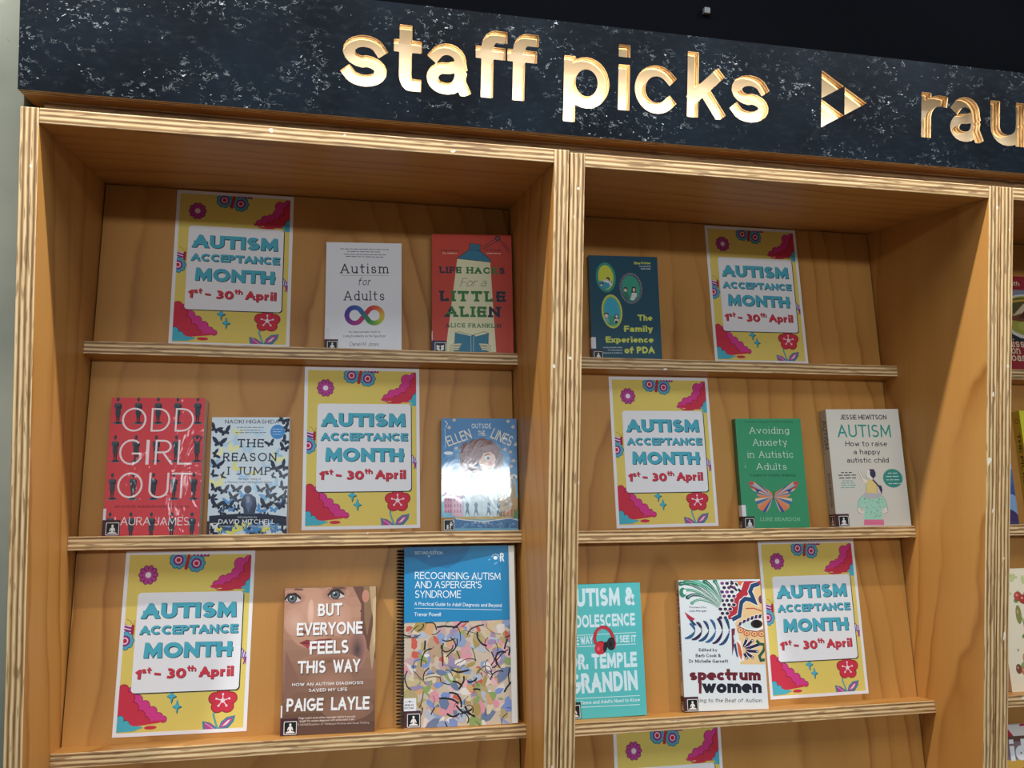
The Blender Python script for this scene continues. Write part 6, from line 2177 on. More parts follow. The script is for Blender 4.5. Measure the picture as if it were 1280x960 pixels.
 ('P','ecc890',[113.1,131.7,106.7,154.0,126.2,189.1,145.2,215.3,163.3,225.7,165.2,232.4,161.4,83.8,161.1,79.2,112.5,80.5]),
 ('P','b82c3c',[84.7,232.7,163.7,232.4,162.7,225.7,145.3,216.6,133.0,204.9,118.2,198.5,117.1,181.3,104.5,163.2,94.5,162.1,91.1,176.6,100.3,186.9,104.2,202.7,122.2,215.7,129.0,230.2]),
 ('L','f4f0ec',1.12,[129.1,231.5,122.2,215.7,105.6,202.7,101.0,188.2,91.8,177.9,93.7,163.4]),
 ('P','d87a40',[116.2,232.8,127.7,232.6,122.8,223.6,117.8,226.4]),
 ('L','f4f0ec',10.44,[101.5,161.9,107.4,164.4,116.2,168.2,119.3,181.3,122.1,193.1,129.7,199.6,139.7,198.1,148.0,194.0,144.4,204.7,140.7,212.7,145.8,223.3,159.0,227.1]),
 ('L','1f4670',7.83,[101.5,161.9,107.4,164.4,116.2,168.2,119.3,181.3,122.1,193.1,129.7,199.6,139.7,198.1,148.0,194.0,144.4,204.7,140.7,212.7,145.8,223.3,159.0,227.1]),
 ('E','f4f0ec',85.9,229.0,4.9,4.1,0),
 ('E','7a3a80',85.9,229.0,3.8,3.0,0),
 ('E','f4f0ec',95.6,228.8,4.9,3.9,0),
 ('E','2e1c48',95.6,228.8,3.8,2.9,0),
 ('E','f4f0ec',105.3,228.7,4.9,4.1,0),
 ('E','5a2a68',105.3,228.7,3.8,3.0,0),
 ('E','f4f0ec',89.4,220.9,4.9,3.9,0),
 ('E','2e1c48',89.4,220.9,3.8,2.9,0),
 ('E','f4f0ec',99.1,220.8,4.9,4.1,0),
 ('E','5a2a68',99.1,220.8,3.8,3.0,0),
 ('E','f4f0ec',108.8,220.7,4.9,4.1,0),
 ('E','7a3a80',108.8,220.7,3.8,3.0,0),
 ('E','f4f0ec',84.9,213.1,4.9,4.1,0),
 ('E','5a2a68',84.9,213.1,3.8,3.0,0),
 ('E','f4f0ec',94.6,212.9,4.9,3.9,0),
 ('E','7a3a80',94.6,212.9,3.8,2.9,0),
 ('E','f4f0ec',104.3,212.8,4.9,4.1,0),
 ('E','2e1c48',104.3,212.8,3.8,3.0,0),
 ('E','f4f0ec',88.4,205.1,4.8,4.1,0),
 ('E','7a3a80',88.4,205.1,3.6,3.0,0),
 ('E','f4f0ec',98.1,204.9,4.8,3.9,0),
 ('E','2e1c48',98.1,204.9,3.6,2.9,0),
 ('E','f4f0ec',107.8,204.7,4.8,3.9,0),
 ('E','5a2a68',107.8,204.7,3.6,2.9,0),
 ('E','f4f0ec',83.9,197.2,4.9,3.9,0),
 ('E','2e1c48',83.9,197.2,3.8,2.9,0),
 ('E','f4f0ec',93.6,197.1,4.8,4.1,0),
 ('E','2e1c48',93.6,197.1,3.6,3.0,0),
 ('E','f4f0ec',103.3,196.9,4.8,4.1,0),
 ('E','2e1c48',103.3,196.9,3.6,3.0,0),
 ('E','f4f0ec',87.4,189.3,4.8,4.1,0),
 ('E','2e1c48',87.4,189.3,3.6,3.0,0),
 ('E','f4f0ec',97.1,189.1,4.8,4.1,0),
 ('E','2e1c48',97.1,189.1,3.6,3.0,0),
 ('E','f4f0ec',106.7,188.9,4.9,3.9,0),
 ('E','2e1c48',106.7,188.9,3.8,2.9,0),
 ('E','f4f0ec',79.5,181.5,4.9,3.9,0),
 ('E','2e1c48',79.5,181.5,3.8,2.9,0),
 ('E','f4f0ec',89.2,181.3,4.8,3.9,0),
 ('E','2e1c48',89.2,181.3,3.6,2.9,0),
 ('E','f4f0ec',98.8,181.1,4.9,3.9,0),
 ('E','2e1c48',98.8,181.1,3.8,2.9,0),
 ('E','f4f0ec',83.0,173.6,4.8,4.1,0),
 ('E','2e1c48',83.0,173.6,3.6,3.0,0),
 ('E','f4f0ec',92.6,173.4,4.9,3.9,0),
 ('E','2e1c48',92.6,173.4,3.8,2.9,0),
 ('E','f4f0ec',78.5,165.8,4.9,3.9,0),
 ('E','2e1c48',78.5,165.8,3.8,2.9,0),
 ('E','f4f0ec',88.2,165.6,4.8,3.9,0),
 ('E','2e1c48',88.2,165.6,3.6,2.9,0),
 ('E','14141c',106.0,230.5,4.1,2.1,0.8),
 ('E','14141c',114.4,226.4,3.9,2.1,0.8),
 ('E','14141c',104.1,222.6,3.9,2.2,0.8),
 ('E','14141c',112.3,217.1,4.1,2.1,0.8),
 ('E','14141c',119.4,215.7,3.9,2.2,0.8),
 ('L','b82c3c',1.74,[129.9,181.6,145.7,181.9,161.1,176.5]),
 ('P','f6f4f0',[110.8,151.3,130.0,162.7,147.4,164.9,166.6,161.9,165.4,144.9,148.3,138.7,125.8,142.3]),
 ('P','f4f0ec',[111.5,149.4,114.9,158.2,121.8,158.6,119.5,150.3]),
 ('P','4a2a5a',[112.7,150.4,115.4,157.2,120.9,157.6,118.7,151.1]),
 ('P','f4f0ec',[119.6,153.1,123.0,162.0,129.9,162.3,127.6,154.0]),
 ('P','2e1c48',[120.8,154.1,123.5,160.9,129.0,161.3,126.8,154.8]),
 ('P','f4f0ec',[127.6,156.5,131.1,165.4,138.0,165.7,135.7,157.4]),
 ('P','4a2a5a',[128.8,157.5,131.6,164.3,137.0,164.7,134.9,158.2]),
 ('P','f4f0ec',[135.7,159.3,139.1,168.1,146.0,168.5,143.7,160.2]),
 ('P','2e1c48',[136.9,160.3,139.6,167.1,145.1,167.5,142.9,161.0]),
 ('P','f4f0ec',[143.7,161.2,147.1,170.1,154.1,170.5,151.7,162.1]),
 ('P','4a2a5a',[144.9,162.2,147.6,169.0,153.1,169.4,150.9,162.9]),
 ('P','f4f0ec',[151.6,162.1,155.1,171.0,162.0,171.4,159.7,163.0]),
 ('P','2e1c48',[152.8,163.1,155.6,169.9,161.1,170.4,158.9,163.8]),
 ('P','f4f0ec',[159.5,162.1,163.0,171.0,169.9,171.4,167.6,163.0]),
 ('P','4a2a5a',[160.7,163.1,163.5,169.9,169.0,170.3,166.8,163.8]),
 ('E','cfe0dc',140.7,151.4,19.6,6.8,0),
 ('E','3a2420',149.4,153.1,11.8,7.8,0),
 ('E','100c10',149.4,153.1,7.3,6.3,0),
 ('L','2e1c48',1.12,[110.8,151.3,128.6,142.3,148.4,139.2,165.2,143.0]),
 ('E','c85a40',116.7,142.5,6.7,5.2,0),
 ('E','ecc890',116.7,142.5,4.8,3.7,0),
 ('E','d8603c',116.7,142.5,2.2,2.1,0),
 ('E','c85a40',128.8,136.5,6.7,5.2,0),
 ('E','ecc890',128.8,136.5,4.8,3.7,0),
 ('E','d8603c',128.8,136.5,2.2,2.1,0),
 ('E','c85a40',143.8,134.9,6.7,5.2,0),
 ('E','ecc890',143.8,134.9,4.8,3.7,0),
 ('E','d8603c',143.8,134.9,2.2,2.1,0),
 ('E','c85a40',158.0,134.6,7.0,5.4,0),
 ('E','ecc890',158.0,134.6,4.9,3.8,0),
 ('E','d8603c',158.0,134.6,2.3,2.2,0),
 ('E','6a3a70',161.8,197.7,5.2,7.8,0),
 ('P','f4f0ec',[104.9,126.6,115.9,122.5,120.6,87.5,110.6,85.2,104.6,100.8]),
 ('P','d8603c',[107.4,122.7,114.1,116.1,117.6,97.9,115.0,87.6,109.4,100.6]),
 ('L','f4f0ec',7.28,[120.9,111.4,127.7,125.8]),
 ('L','2e1c48',5.32,[120.9,111.4,127.7,125.8]),
 ('E','2e1c48',127.7,125.8,2.8,2.6,0),
 ('E','f4f0ec',127.7,125.8,1.4,1.3,0),
 ('L','f4f0ec',7.28,[123.3,109.9,138.6,122.7]),
 ('L','2e1c48',5.32,[123.3,109.9,138.6,122.7]),
 ('E','2e1c48',138.6,122.7,2.8,2.6,0),
 ('E','f4f0ec',138.6,122.7,1.4,1.3,0),
 ('L','f4f0ec',7.28,[124.7,107.6,154.1,116.4]),
 ('L','2e1c48',5.32,[124.7,107.6,154.1,116.4]),
 ('E','2e1c48',154.1,116.4,2.9,2.6,0),
 ('E','f4f0ec',154.1,116.4,1.5,1.3,0),
 ('L','f4f0ec',7.28,[124.9,104.9,146.8,102.6]),
 ('L','2e1c48',5.32,[124.9,104.9,146.8,102.6]),
 ('E','2e1c48',146.8,102.6,2.8,2.6,0),
 ('E','f4f0ec',146.8,102.6,1.4,1.3,0),
 ('L','f4f0ec',7.28,[123.5,101.9,136.7,92.7]),
 ('L','2e1c48',5.32,[123.5,101.9,136.7,92.7]),
 ('E','2e1c48',136.7,92.7,2.9,2.6,0),
 ('E','f4f0ec',136.7,92.7,1.5,1.3,0),
 ('L','f4f0ec',7.28,[121.2,100.1,125.7,92.0]),
 ('L','2e1c48',5.32,[121.2,100.1,125.7,92.0]),
 ('E','2e1c48',125.7,92.0,2.8,2.6,0),
 ('E','f4f0ec',125.7,92.0,1.4,1.3,0),
 ('L','1f5a40',5.04,[147.2,123.1,152.4,116.4,163.1,114.9,160.1,104.5,150.8,94.4,153.1,86.6,161.1,87.7]),
 ('P','7a2a40',[99.0,145.0,106.2,146.1,101.6,111.2,97.2,95.8]),
 ('P','d8e4ec',[101.8,131.9,106.1,137.0,110.9,90.3,107.0,95.5]),
 ('P','1f4670',[101.4,116.4,105.8,118.8,108.8,92.9,105.6,95.6]),
 ('L','1f6a50',7.0,[3.8,229.4,9.1,230.1]),
 ('L','1f6a50',6.44,[9.1,230.1,14.9,229.8]),
 ('L','1f6a50',6.09,[14.9,229.8,21.2,228.5]),
 ('L','1f6a50',5.32,[21.2,228.5,27.9,226.1]),
 ('L','1f6a50',4.93,[27.9,226.1,35.1,222.6]),
 ('L','1f6a50',4.35,[35.1,222.6,42.8,218.2]),
 ('L','1f6a50',3.64,[42.8,218.2,50.8,212.7]),
 ('L','1f6a50',3.19,[50.8,212.7,59.4,206.1]),
 ('L','1f6a50',2.52,[59.4,206.1,68.4,198.6]),
 ('L','1f6a50',1.96,[68.4,198.6,77.8,190.0]),
 ('E','1f6a50',3.8,229.4,5.0,4.2,0),
 ('L','dff0e6',0.7,[3.8,229.4,9.1,230.1,14.9,229.8,21.2,228.5,27.9,226.1,35.1,222.6,42.8,218.2,50.8,212.7,59.4,206.1,68.4,198.6,77.8,190.0]),
 ('L','2f8a68',7.25,[13.7,231.9,20.8,232.1]),
 ('L','2f8a68',6.44,[20.8,232.1,27.7,231.3]),
 ('L','2f8a68',5.88,[27.7,231.3,34.5,229.4]),
 ('L','2f8a68',5.51,[34.5,229.4,41.3,226.6]),
 ('L','2f8a68',4.76,[41.3,226.6,47.9,222.8]),
 ('L','2f8a68',4.2,[47.9,222.8,54.4,217.9]),
 ('L','2f8a68',3.64,[54.4,217.9,60.7,212.1]),
 ('L','2f8a68',3.19,[60.7,212.1,67.0,205.3]),
 ('L','2f8a68',2.52,[67.0,205.3,73.1,197.4]),
 ('L','2f8a68',2.03,[73.1,197.4,79.1,188.6]),
 ('E','2f8a68',13.7,231.9,5.2,4.3,0),
 ('L','dff0e6',0.73,[13.7,231.9,20.8,232.1,27.7,231.3,34.5,229.4,41.3,226.6,47.9,222.8,54.4,217.9,60.7,212.1,67.0,205.3,73.1,197.4,79.1,188.6]),
 ('L','4aa484',6.3,[5.8,214.9,10.7,216.9]),
 ('L','4aa484',5.8,[10.7,216.9,16.1,217.8]),
 ('L','4aa484',5.29,[16.1,217.8,22.0,217.6]),
 ('L','4aa484',4.79,[22.0,217.6,28.4,216.4]),
 ('L','4aa484',4.28,[28.4,216.4,35.3,214.1]),
 ('L','4aa484',3.92,[35.3,214.1,42.8,210.6]),
 ('L','4aa484',3.28,[42.8,210.6,50.7,206.1]),
 ('L','4aa484',2.77,[50.7,206.1,59.2,200.5]),
 ('L','4aa484',2.27,[59.2,200.5,68.1,193.8]),
 ('L','4aa484',1.77,[68.1,193.8,77.5,186.0]),
 ('E','4aa484',5.8,214.9,4.5,3.9,0),
 ('L','dff0e6',0.7,[5.8,214.9,10.7,216.9,16.1,217.8,22.0,217.6,28.4,216.4,35.3,214.1,42.8,210.6,50.7,206.1,59.2,200.5,68.1,193.8,77.5,186.0]),
 ('L','1f5a58',6.3,[16.5,204.2,20.8,206.8]),
 ('L','1f5a58',5.8,[20.8,206.8,25.5,208.4]),
 ('L','1f5a58',5.3,[25.5,208.4,30.6,209.0]),
 ('L','1f5a58',4.96,[30.6,209.0,36.2,208.6]),
 ('L','1f5a58',4.29,[36.2,208.6,42.2,207.2]),
 ('L','1f5a58',3.78,[42.2,207.2,48.5,204.8]),
 ('L','1f5a58',3.28,[48.5,204.8,55.3,201.4]),
 ('L','1f5a58',2.77,[55.3,201.4,62.5,197.0]),
 ('L','1f5a58',2.27,[62.5,197.0,70.1,191.6]),
 ('L','1f5a58',1.77,[70.1,191.6,78.1,185.2]),
 ('E','1f5a58',16.5,204.2,4.5,3.9,0),
 ('L','dff0e6',0.7,[16.5,204.2,20.8,206.8,25.5,208.4,30.6,209.0,36.2,208.6,42.2,207.2,48.5,204.8,55.3,201.4,62.5,197.0,70.1,191.6,78.1,185.2]),
 ('L','5ab49a',7.0,[32.2,232.9,38.7,231.5]),
 ('L','5ab49a',6.44,[38.7,231.5,44.9,229.5]),
 ('L','5ab49a',5.88,[44.9,229.5,50.7,226.9]),
 ('L','5ab49a',5.32,[50.7,226.9,56.1,223.7]),
 ('L','5ab49a',4.93,[56.1,223.7,61.2,219.9]),
 ('L','5ab49a',4.2,[61.2,219.9,65.9,215.6]),
 ('L','5ab49a',3.64,[65.9,215.6,70.2,210.7]),
 ('L','5ab49a',3.08,[70.2,210.7,74.1,205.2]),
 ('L','5ab49a',2.52,[74.1,205.2,77.6,199.2]),
 ('L','5ab49a',2.03,[77.6,199.2,80.8,192.5]),
 ('E','5ab49a',32.2,232.9,5.0,4.2,0),
 ('L','dff0e6',0.7,[32.2,232.9,38.7,231.5,44.9,229.5,50.7,226.9,56.1,223.7,61.2,219.9,65.9,215.6,70.2,210.7,74.1,205.2,77.6,199.2,80.8,192.5]),
 ('L','1f6a50',6.53,[52.0,233.2,55.8,230.8]),
 ('L','1f6a50',5.8,[55.8,230.8,59.4,228.0]),
 ('L','1f6a50',5.29,[59.4,228.0,62.7,225.0]),
 ('L','1f6a50',4.96,[62.7,225.0,66.0,221.6]),
 ('L','1f6a50',4.28,[66.0,221.6,69.0,218.0]),
 ('L','1f6a50',3.78,[69.0,218.0,71.9,214.0]),
 ('L','1f6a50',3.28,[71.9,214.0,74.6,209.7]),
 ('L','1f6a50',2.77,[74.6,209.7,77.1,205.2]),
 ('L','1f6a50',2.27,[77.1,205.2,79.4,200.3]),
 ('L','1f6a50',1.76,[79.4,200.3,81.5,195.2]),
 ('E','1f6a50',52.0,233.2,4.7,3.9,0),
 ('L','dff0e6',0.73,[52.0,233.2,55.8,230.8,59.4,228.0,62.7,225.0,66.0,221.6,69.0,218.0,71.9,214.0,74.6,209.7,77.1,205.2,79.4,200.3,81.5,195.2]),
 ('L','2f8a68',6.52,[71.9,232.9,73.7,230.0]),
 ('L','2f8a68',5.8,[73.7,230.0,75.3,227.0]),
 ('L','2f8a68',5.3,[75.3,227.0,76.7,223.8]),
 ('L','2f8a68',4.79,[76.7,223.8,78.0,220.4]),
 ('L','2f8a68',4.29,[78.0,220.4,79.1,216.8]),
 ('L','2f8a68',3.92,[79.1,216.8,80.1,213.1]),
 ('L','2f8a68',3.28,[80.1,213.1,80.9,209.2]),
 ('L','2f8a68',2.87,[80.9,209.2,81.6,205.1]),
 ('L','2f8a68',2.27,[81.6,205.1,82.1,200.9]),
 ('L','2f8a68',1.77,[82.1,200.9,82.5,196.5]),
 ('E','2f8a68',71.9,232.9,4.7,3.9,0),
 ('L','dff0e6',0.72,[71.9,232.9,73.7,230.0,75.3,227.0,76.7,223.8,78.0,220.4,79.1,216.8,80.1,213.1,80.9,209.2,81.6,205.1,82.1,200.9,82.5,196.5]),
 ('L','4aa484',4.9,[24.3,193.5,28.1,196.2]),
 ('L','4aa484',4.51,[28.1,196.2,32.1,198.1]),
 ('L','4aa484',4.12,[32.1,198.1,36.6,199.2]),
 ('L','4aa484',3.73,[36.6,199.2,41.3,199.5]),
 ('L','4aa484',3.45,[41.3,199.5,46.5,198.9]),
 ('L','4aa484',2.94,[46.5,198.9,52.0,197.6]),
 ('L','4aa484',2.55,[52.0,197.6,57.8,195.4]),
 ('L','4aa484',2.16,[57.8,195.4,64.0,192.5]),
 ('L','4aa484',1.77,[64.0,192.5,70.5,188.7]),
 ('L','4aa484',1.42,[70.5,188.7,77.4,184.2]),
 ('E','4aa484',24.3,193.5,3.5,2.9,0),
 ('L','dff0e6',0.7,[24.3,193.5,28.1,196.2,32.1,198.1,36.6,199.2,41.3,199.5,46.5,198.9,52.0,197.6,57.8,195.4,64.0,192.5,70.5,188.7,77.4,184.2]),
 ('E','2f8a68',7.1,213.5,6.7,8.8,0),
 ('E','f0f4f2',10.8,214.3,3.4,4.9,0),
 ('L','1f4670',2.07,[94.5,141.2,94.2,146.0]),
 ('L','1f4670',3.82,[94.2,146.0,93.6,150.7]),
 ('L','1f4670',4.95,[93.6,150.7,92.6,155.0]),
 ('L','1f4670',5.91,[92.6,155.0,91.5,158.8]),
 ('L','1f4670',6.07,[91.5,158.8,90.2,161.9]),
 ('L','1f4670',5.4,[90.2,161.9,88.7,164.2]),
 ('L','1f4670',4.37,[88.7,164.2,87.1,165.7]),
 ('L','1f4670',2.92,[87.1,165.7,85.2,166.2]),
 ('L','2e1c48',2.07,[81.0,141.5,80.7,145.9]),
 ('L','2e1c48',3.69,[80.7,145.9,80.0,150.1]),
 ('L','2e1c48',4.95,[80.0,150.1,79.0,154.0]),
 ('L','2e1c48',5.71,[79.0,154.0,77.9,157.4]),
 ('L','2e1c48',5.86,[77.9,157.4,76.5,160.2]),
 ('L','2e1c48',5.4,[76.5,160.2,75.0,162.3]),
 ('L','2e1c48',4.37,[75.0,162.3,73.3,163.6]),
 ('L','2e1c48',3.02,[73.3,163.6,71.5,164.1]),
 ('L','2f5f90',2.07,[67.5,141.8,67.1,145.7]),
 ('L','2f5f90',3.69,[67.1,145.7,66.4,149.5]),
 ('L','2f5f90',4.95,[66.4,149.5,65.4,152.9]),
 ('L','2f5f90',5.7,[65.4,152.9,64.2,156.0]),
 ('L','2f5f90',5.86,[64.2,156.0,62.9,158.5]),
 ('L','2f5f90',5.4,[62.9,158.5,61.3,160.4]),
 ('L','2f5f90',4.53,[61.3,160.4,59.7,161.6]),
 ('L','2f5f90',2.92,[59.7,161.6,57.8,162.0]),
 ('L','1f4670',2.07,[54.0,142.1,53.6,145.5]),
 ('L','1f4670',3.69,[53.6,145.5,52.8,148.9]),
 ('L','1f4670',4.95,[52.8,148.9,51.8,151.9]),
 ('L','1f4670',5.7,[51.8,151.9,50.6,154.6]),
 ('L','1f4670',5.86,[50.6,154.6,49.2,156.9]),
 ('L','1f4670',5.59,[49.2,156.9,47.7,158.5]),
 ('L','1f4670',4.37,[47.7,158.5,46.0,159.6]),
 ('L','1f4670',2.92,[46.0,159.6,44.2,160.0]),
 ('L','2e1c48',2.07,[40.5,142.4,40.1,145.4]),
 ('L','2e1c48',3.69,[40.1,145.4,39.3,148.3]),
 ('L','2e1c48',4.95,[39.3,148.3,38.3,150.9]),
 ('L','2e1c48',5.7,[38.3,150.9,37.1,153.3]),
 ('L','2e1c48',5.86,[37.1,153.3,35.7,155.2]),
 ('L','2e1c48',5.4,[35.7,155.2,34.1,156.7]),
 ('L','2e1c48',4.38,[34.1,156.7,32.4,157.6]),
 ('L','2e1c48',2.92,[32.4,157.6,30.6,157.9]),
 ('L','2f5f90',2.07,[27.1,142.7,26.7,145.2]),
 ('L','2f5f90',3.69,[26.7,145.2,25.8,147.7]),
 ('L','2f5f90',4.95,[25.8,147.7,24.8,149.9]),
 ('L','2f5f90',5.7,[24.8,149.9,23.5,151.9]),
 ('L','2f5f90',5.86,[23.5,151.9,22.1,153.5]),
 ('L','2f5f90',5.4,[22.1,153.5,20.6,154.8]),
 ('L','2f5f90',4.38,[20.6,154.8,18.9,155.6]),
 ('L','2f5f90',2.92,[18.9,155.6,17.1,155.8]),
 ('L','1f4670',2.07,[94.5,141.2,93.1,136.4]),
 ('L','1f4670',3.82,[93.1,136.4,91.1,131.8]),
 ('L','1f4670',4.95,[91.1,131.8,88.6,127.6]),
 ('L','1f4670',5.71,[88.6,127.6,85.9,123.9]),
 ('L','1f4670',5.86,[85.9,123.9,83.0,120.9]),
 ('L','1f4670',5.4,[83.0,120.9,79.9,118.7]),
 ('L','1f4670',4.37,[79.9,118.7,76.6,117.4]),
 ('L','1f4670',2.91,[76.6,117.4,73.2,117.0]),
 ('L','2e1c48',2.07,[81.0,141.5,79.6,137.2]),
 ('L','2e1c48',3.69,[79.6,137.2,77.6,133.0]),
 ('L','2e1c48',4.95,[77.6,133.0,75.2,129.2]),
 ('L','2e1c48',5.71,[75.2,129.2,72.5,125.9]),
 ('L','2e1c48',5.86,[72.5,125.9,69.6,123.2]),
 ('L','2e1c48',5.4,[69.6,123.2,66.5,121.2]),
 ('L','2e1c48',4.38,[66.5,121.2,63.3,120.0]),
 ('L','2e1c48',2.91,[63.3,120.0,59.9,119.7]),
 ('L','2f5f90',2.07,[67.5,141.8,66.2,137.9]),
 ('L','2f5f90',3.69,[66.2,137.9,64.2,134.2]),
 ('L','2f5f90',4.95,[64.2,134.2,61.8,130.8]),
 ('L','2f5f90',5.7,[61.8,130.8,59.2,127.9]),
 ('L','2f5f90',5.86,[59.2,127.9,56.3,125.4]),
 ('L','2f5f90',5.4,[56.3,125.4,53.2,123.7]),
 ('L','2f5f90',4.38,[53.2,123.7,50.0,122.6]),
 ('L','2f5f90',2.91,[50.0,122.6,46.6,122.3]),
 ('L','1f4670',2.07,[54.0,142.1,52.7,138.7]),
 ('L','1f4670',3.69,[52.7,138.7,50.8,135.4]),
 ('L','1f4670',4.95,[50.8,135.4,48.4,132.4]),
 ('L','1f4670',5.7,[48.4,132.4,45.8,129.8]),
 ('L','1f4670',5.86,[45.8,129.8,43.0,127.7]),
 ('L','1f4670',5.4,[43.0,127.7,39.9,126.1]),
 ('L','1f4670',4.37,[39.9,126.1,36.7,125.2]),
 ('L','1f4670',2.92,[36.7,125.2,33.4,125.0]),
 ('L','2e1c48',2.07,[40.5,142.4,39.3,139.4]),
 ('L','2e1c48',3.69,[39.3,139.4,37.4,136.6]),
 ('L','2e1c48',4.95,[37.4,136.6,35.1,134.0]),
 ('L','2e1c48',5.71,[35.1,134.0,32.5,131.8]),
 ('L','2e1c48',5.86,[32.5,131.8,29.7,129.9]),
 ('L','2e1c48',5.4,[29.7,129.9,26.6,128.6]),
 ('L','2e1c48',4.38,[26.6,128.6,23.5,127.8]),
 ('L','2e1c48',2.81,[23.5,127.8,20.1,127.6]),
 ('L','2f5f90',2.07,[27.1,142.7,25.9,140.2]),
 ('L','2f5f90',3.69,[25.9,140.2,24.0,137.8]),
 ('L','2f5f90',4.95,[24.0,137.8,21.8,135.6]),
 ('L','2f5f90',5.5,[21.8,135.6,19.2,133.7]),
 ('L','2f5f90',5.86,[19.2,133.7,16.4,132.2]),
 ('L','2f5f90',5.4,[16.4,132.2,13.4,131.0]),
 ('L','2f5f90',4.37,[13.4,131.0,10.2,130.4]),
 ('L','2f5f90',2.92,[10.2,130.4,6.9,130.2]),
 ('L','f0f4f6',0.84,[100.8,150.2,94.6,142.5,66.4,142.6,41.2,145.0,25.1,157.0]),
 ('P','b82c3c',[8.9,178.1,17.5,171.4,28.3,164.7,21.0,158.4,13.1,167.6]),
 ('P','1f4670',[19.9,164.9,31.9,152.9,24.9,153.1,18.3,161.0]),
 ('T','Foreword by',18.8,184.2,51.9,183.6,3.7,0.17,'5a5e78',0,0.1,0),
 ('T','Lisa Morgan',18.4,177.9,52.1,177.3,3.2,0.17,'5a5e78',0,0.1,0),
 ('T','Edited by',32.8,105.7,68.3,104.8,5.6,0.19,'2a2c3c',0,0.1,0),
 ('T','Barb Cook &',26.1,95.6,74.6,94.3,6.1,0.19,'2a2c3c',0,0.1,0),
 ('T','Dr Michelle Garnett',12.3,86.0,88.6,83.9,6.1,0.19,'2a2c3c',0,0.1,0),
 ('T','spectrum',11.7,54.8,150.5,50.7,20.7,0.28,'6e1c2c',0,0.05,0),
 ('P','6e1c2c',[29.3,53.0,35.3,52.8,33.5,30.9,28.6,31.0]),
 ('T','women',36.1,31.8,150.8,28.2,24.2,0.27,'1c1c2e',0,0.05,0),
 ('T','Walking to the Beat of Autism',6.8,16.4,149.0,11.8,7.0,0.12,'2a2a32',0,0.12,0.08),
 ],
}


def shade(h):
    return rgb(h)


def butterfly(pr, col, x, y, s, r):
    c, q = math.cos(r), math.sin(r)

    def f(u, v):
        return (x + (u * c + v * q) * s, y + (u * q - v * c) * s)
    for sg in (-1, 1):
        pr.poly([f(0, -.02), f(sg * .18, -.36), f(sg * .52, -.72), f(sg * .98, -.86), f(sg * .94, -.55), f(sg * .74, -.18), f(sg * .46, .06), f(sg * .10, .10)], col)
        pr.poly([f(0, .02), f(sg * .46, .04), f(sg * .58, .22), f(sg * .44, .46), f(sg * .24, .42), f(sg * .06, .20)], col)
    pr.poly([f(-.05, -.30), f(.05, -.30), f(.05, .38), f(-.05, .38)], col)


def abstract(pr, seed, w, h, n, m):
    """loose patches of paint with black brush lines"""
    rn = random.Random(seed)
    pal = [rgb(x) for x in ('c8b48a b0a070 d8c8a8 d894a0 e0b0b4 8a9cc0 7a90c8 b0b8c8 c85a48 a89050 8aa060 d8d0c8 9a88a8 c0a0a0 d0a070 6a7a9a e4dcd4 b89a80').split()]
    for _ in range(n):
        x, y, r, k, t0 = rn.uniform(0, w), rn.uniform(0, h - 1), rn.uniform(5, 17), rn.randint(6, 9), rn.uniform(0, 6)
        st, ca, sa = rn.uniform(.35, .8), math.cos(t0), math.sin(t0)
        pts = []
        for i in range(k):
            t = 2 * math.pi * i / k
            rr = r * rn.uniform(.7, 1.1)
            a, b = rr * math.cos(t), rr * st * math.sin(t)
            pts.append((x + a * ca - b * sa, min(h, y + a * sa + b * ca)))
        pr.poly(pts, rn.choice(pal))
    for _ in range(m):
        x, y, t = rn.uniform(2, w - 2), rn.uniform(3, h - 6), rn.uniform(0, 6.28)
        pts, turn = [(x, y)], rn.uniform(-.5, .5)
        for i in range(rn.randint(3, 8)):
            t += turn + rn.uniform(-.3, .3)
            l = rn.uniform(3, 6)
            x, y = x + l * math.cos(t), min(h - 1, y + l * math.sin(t))
            pts.append((x, y))
        pr.line(pts, rn.choice((.8, 1.3, 2.0, 3.0)), rgb('17151a'))


def hexmix(a, b, k):
    return tuple(p + (q - p) * k for p, q in zip(rgb(a), rgb(b)))


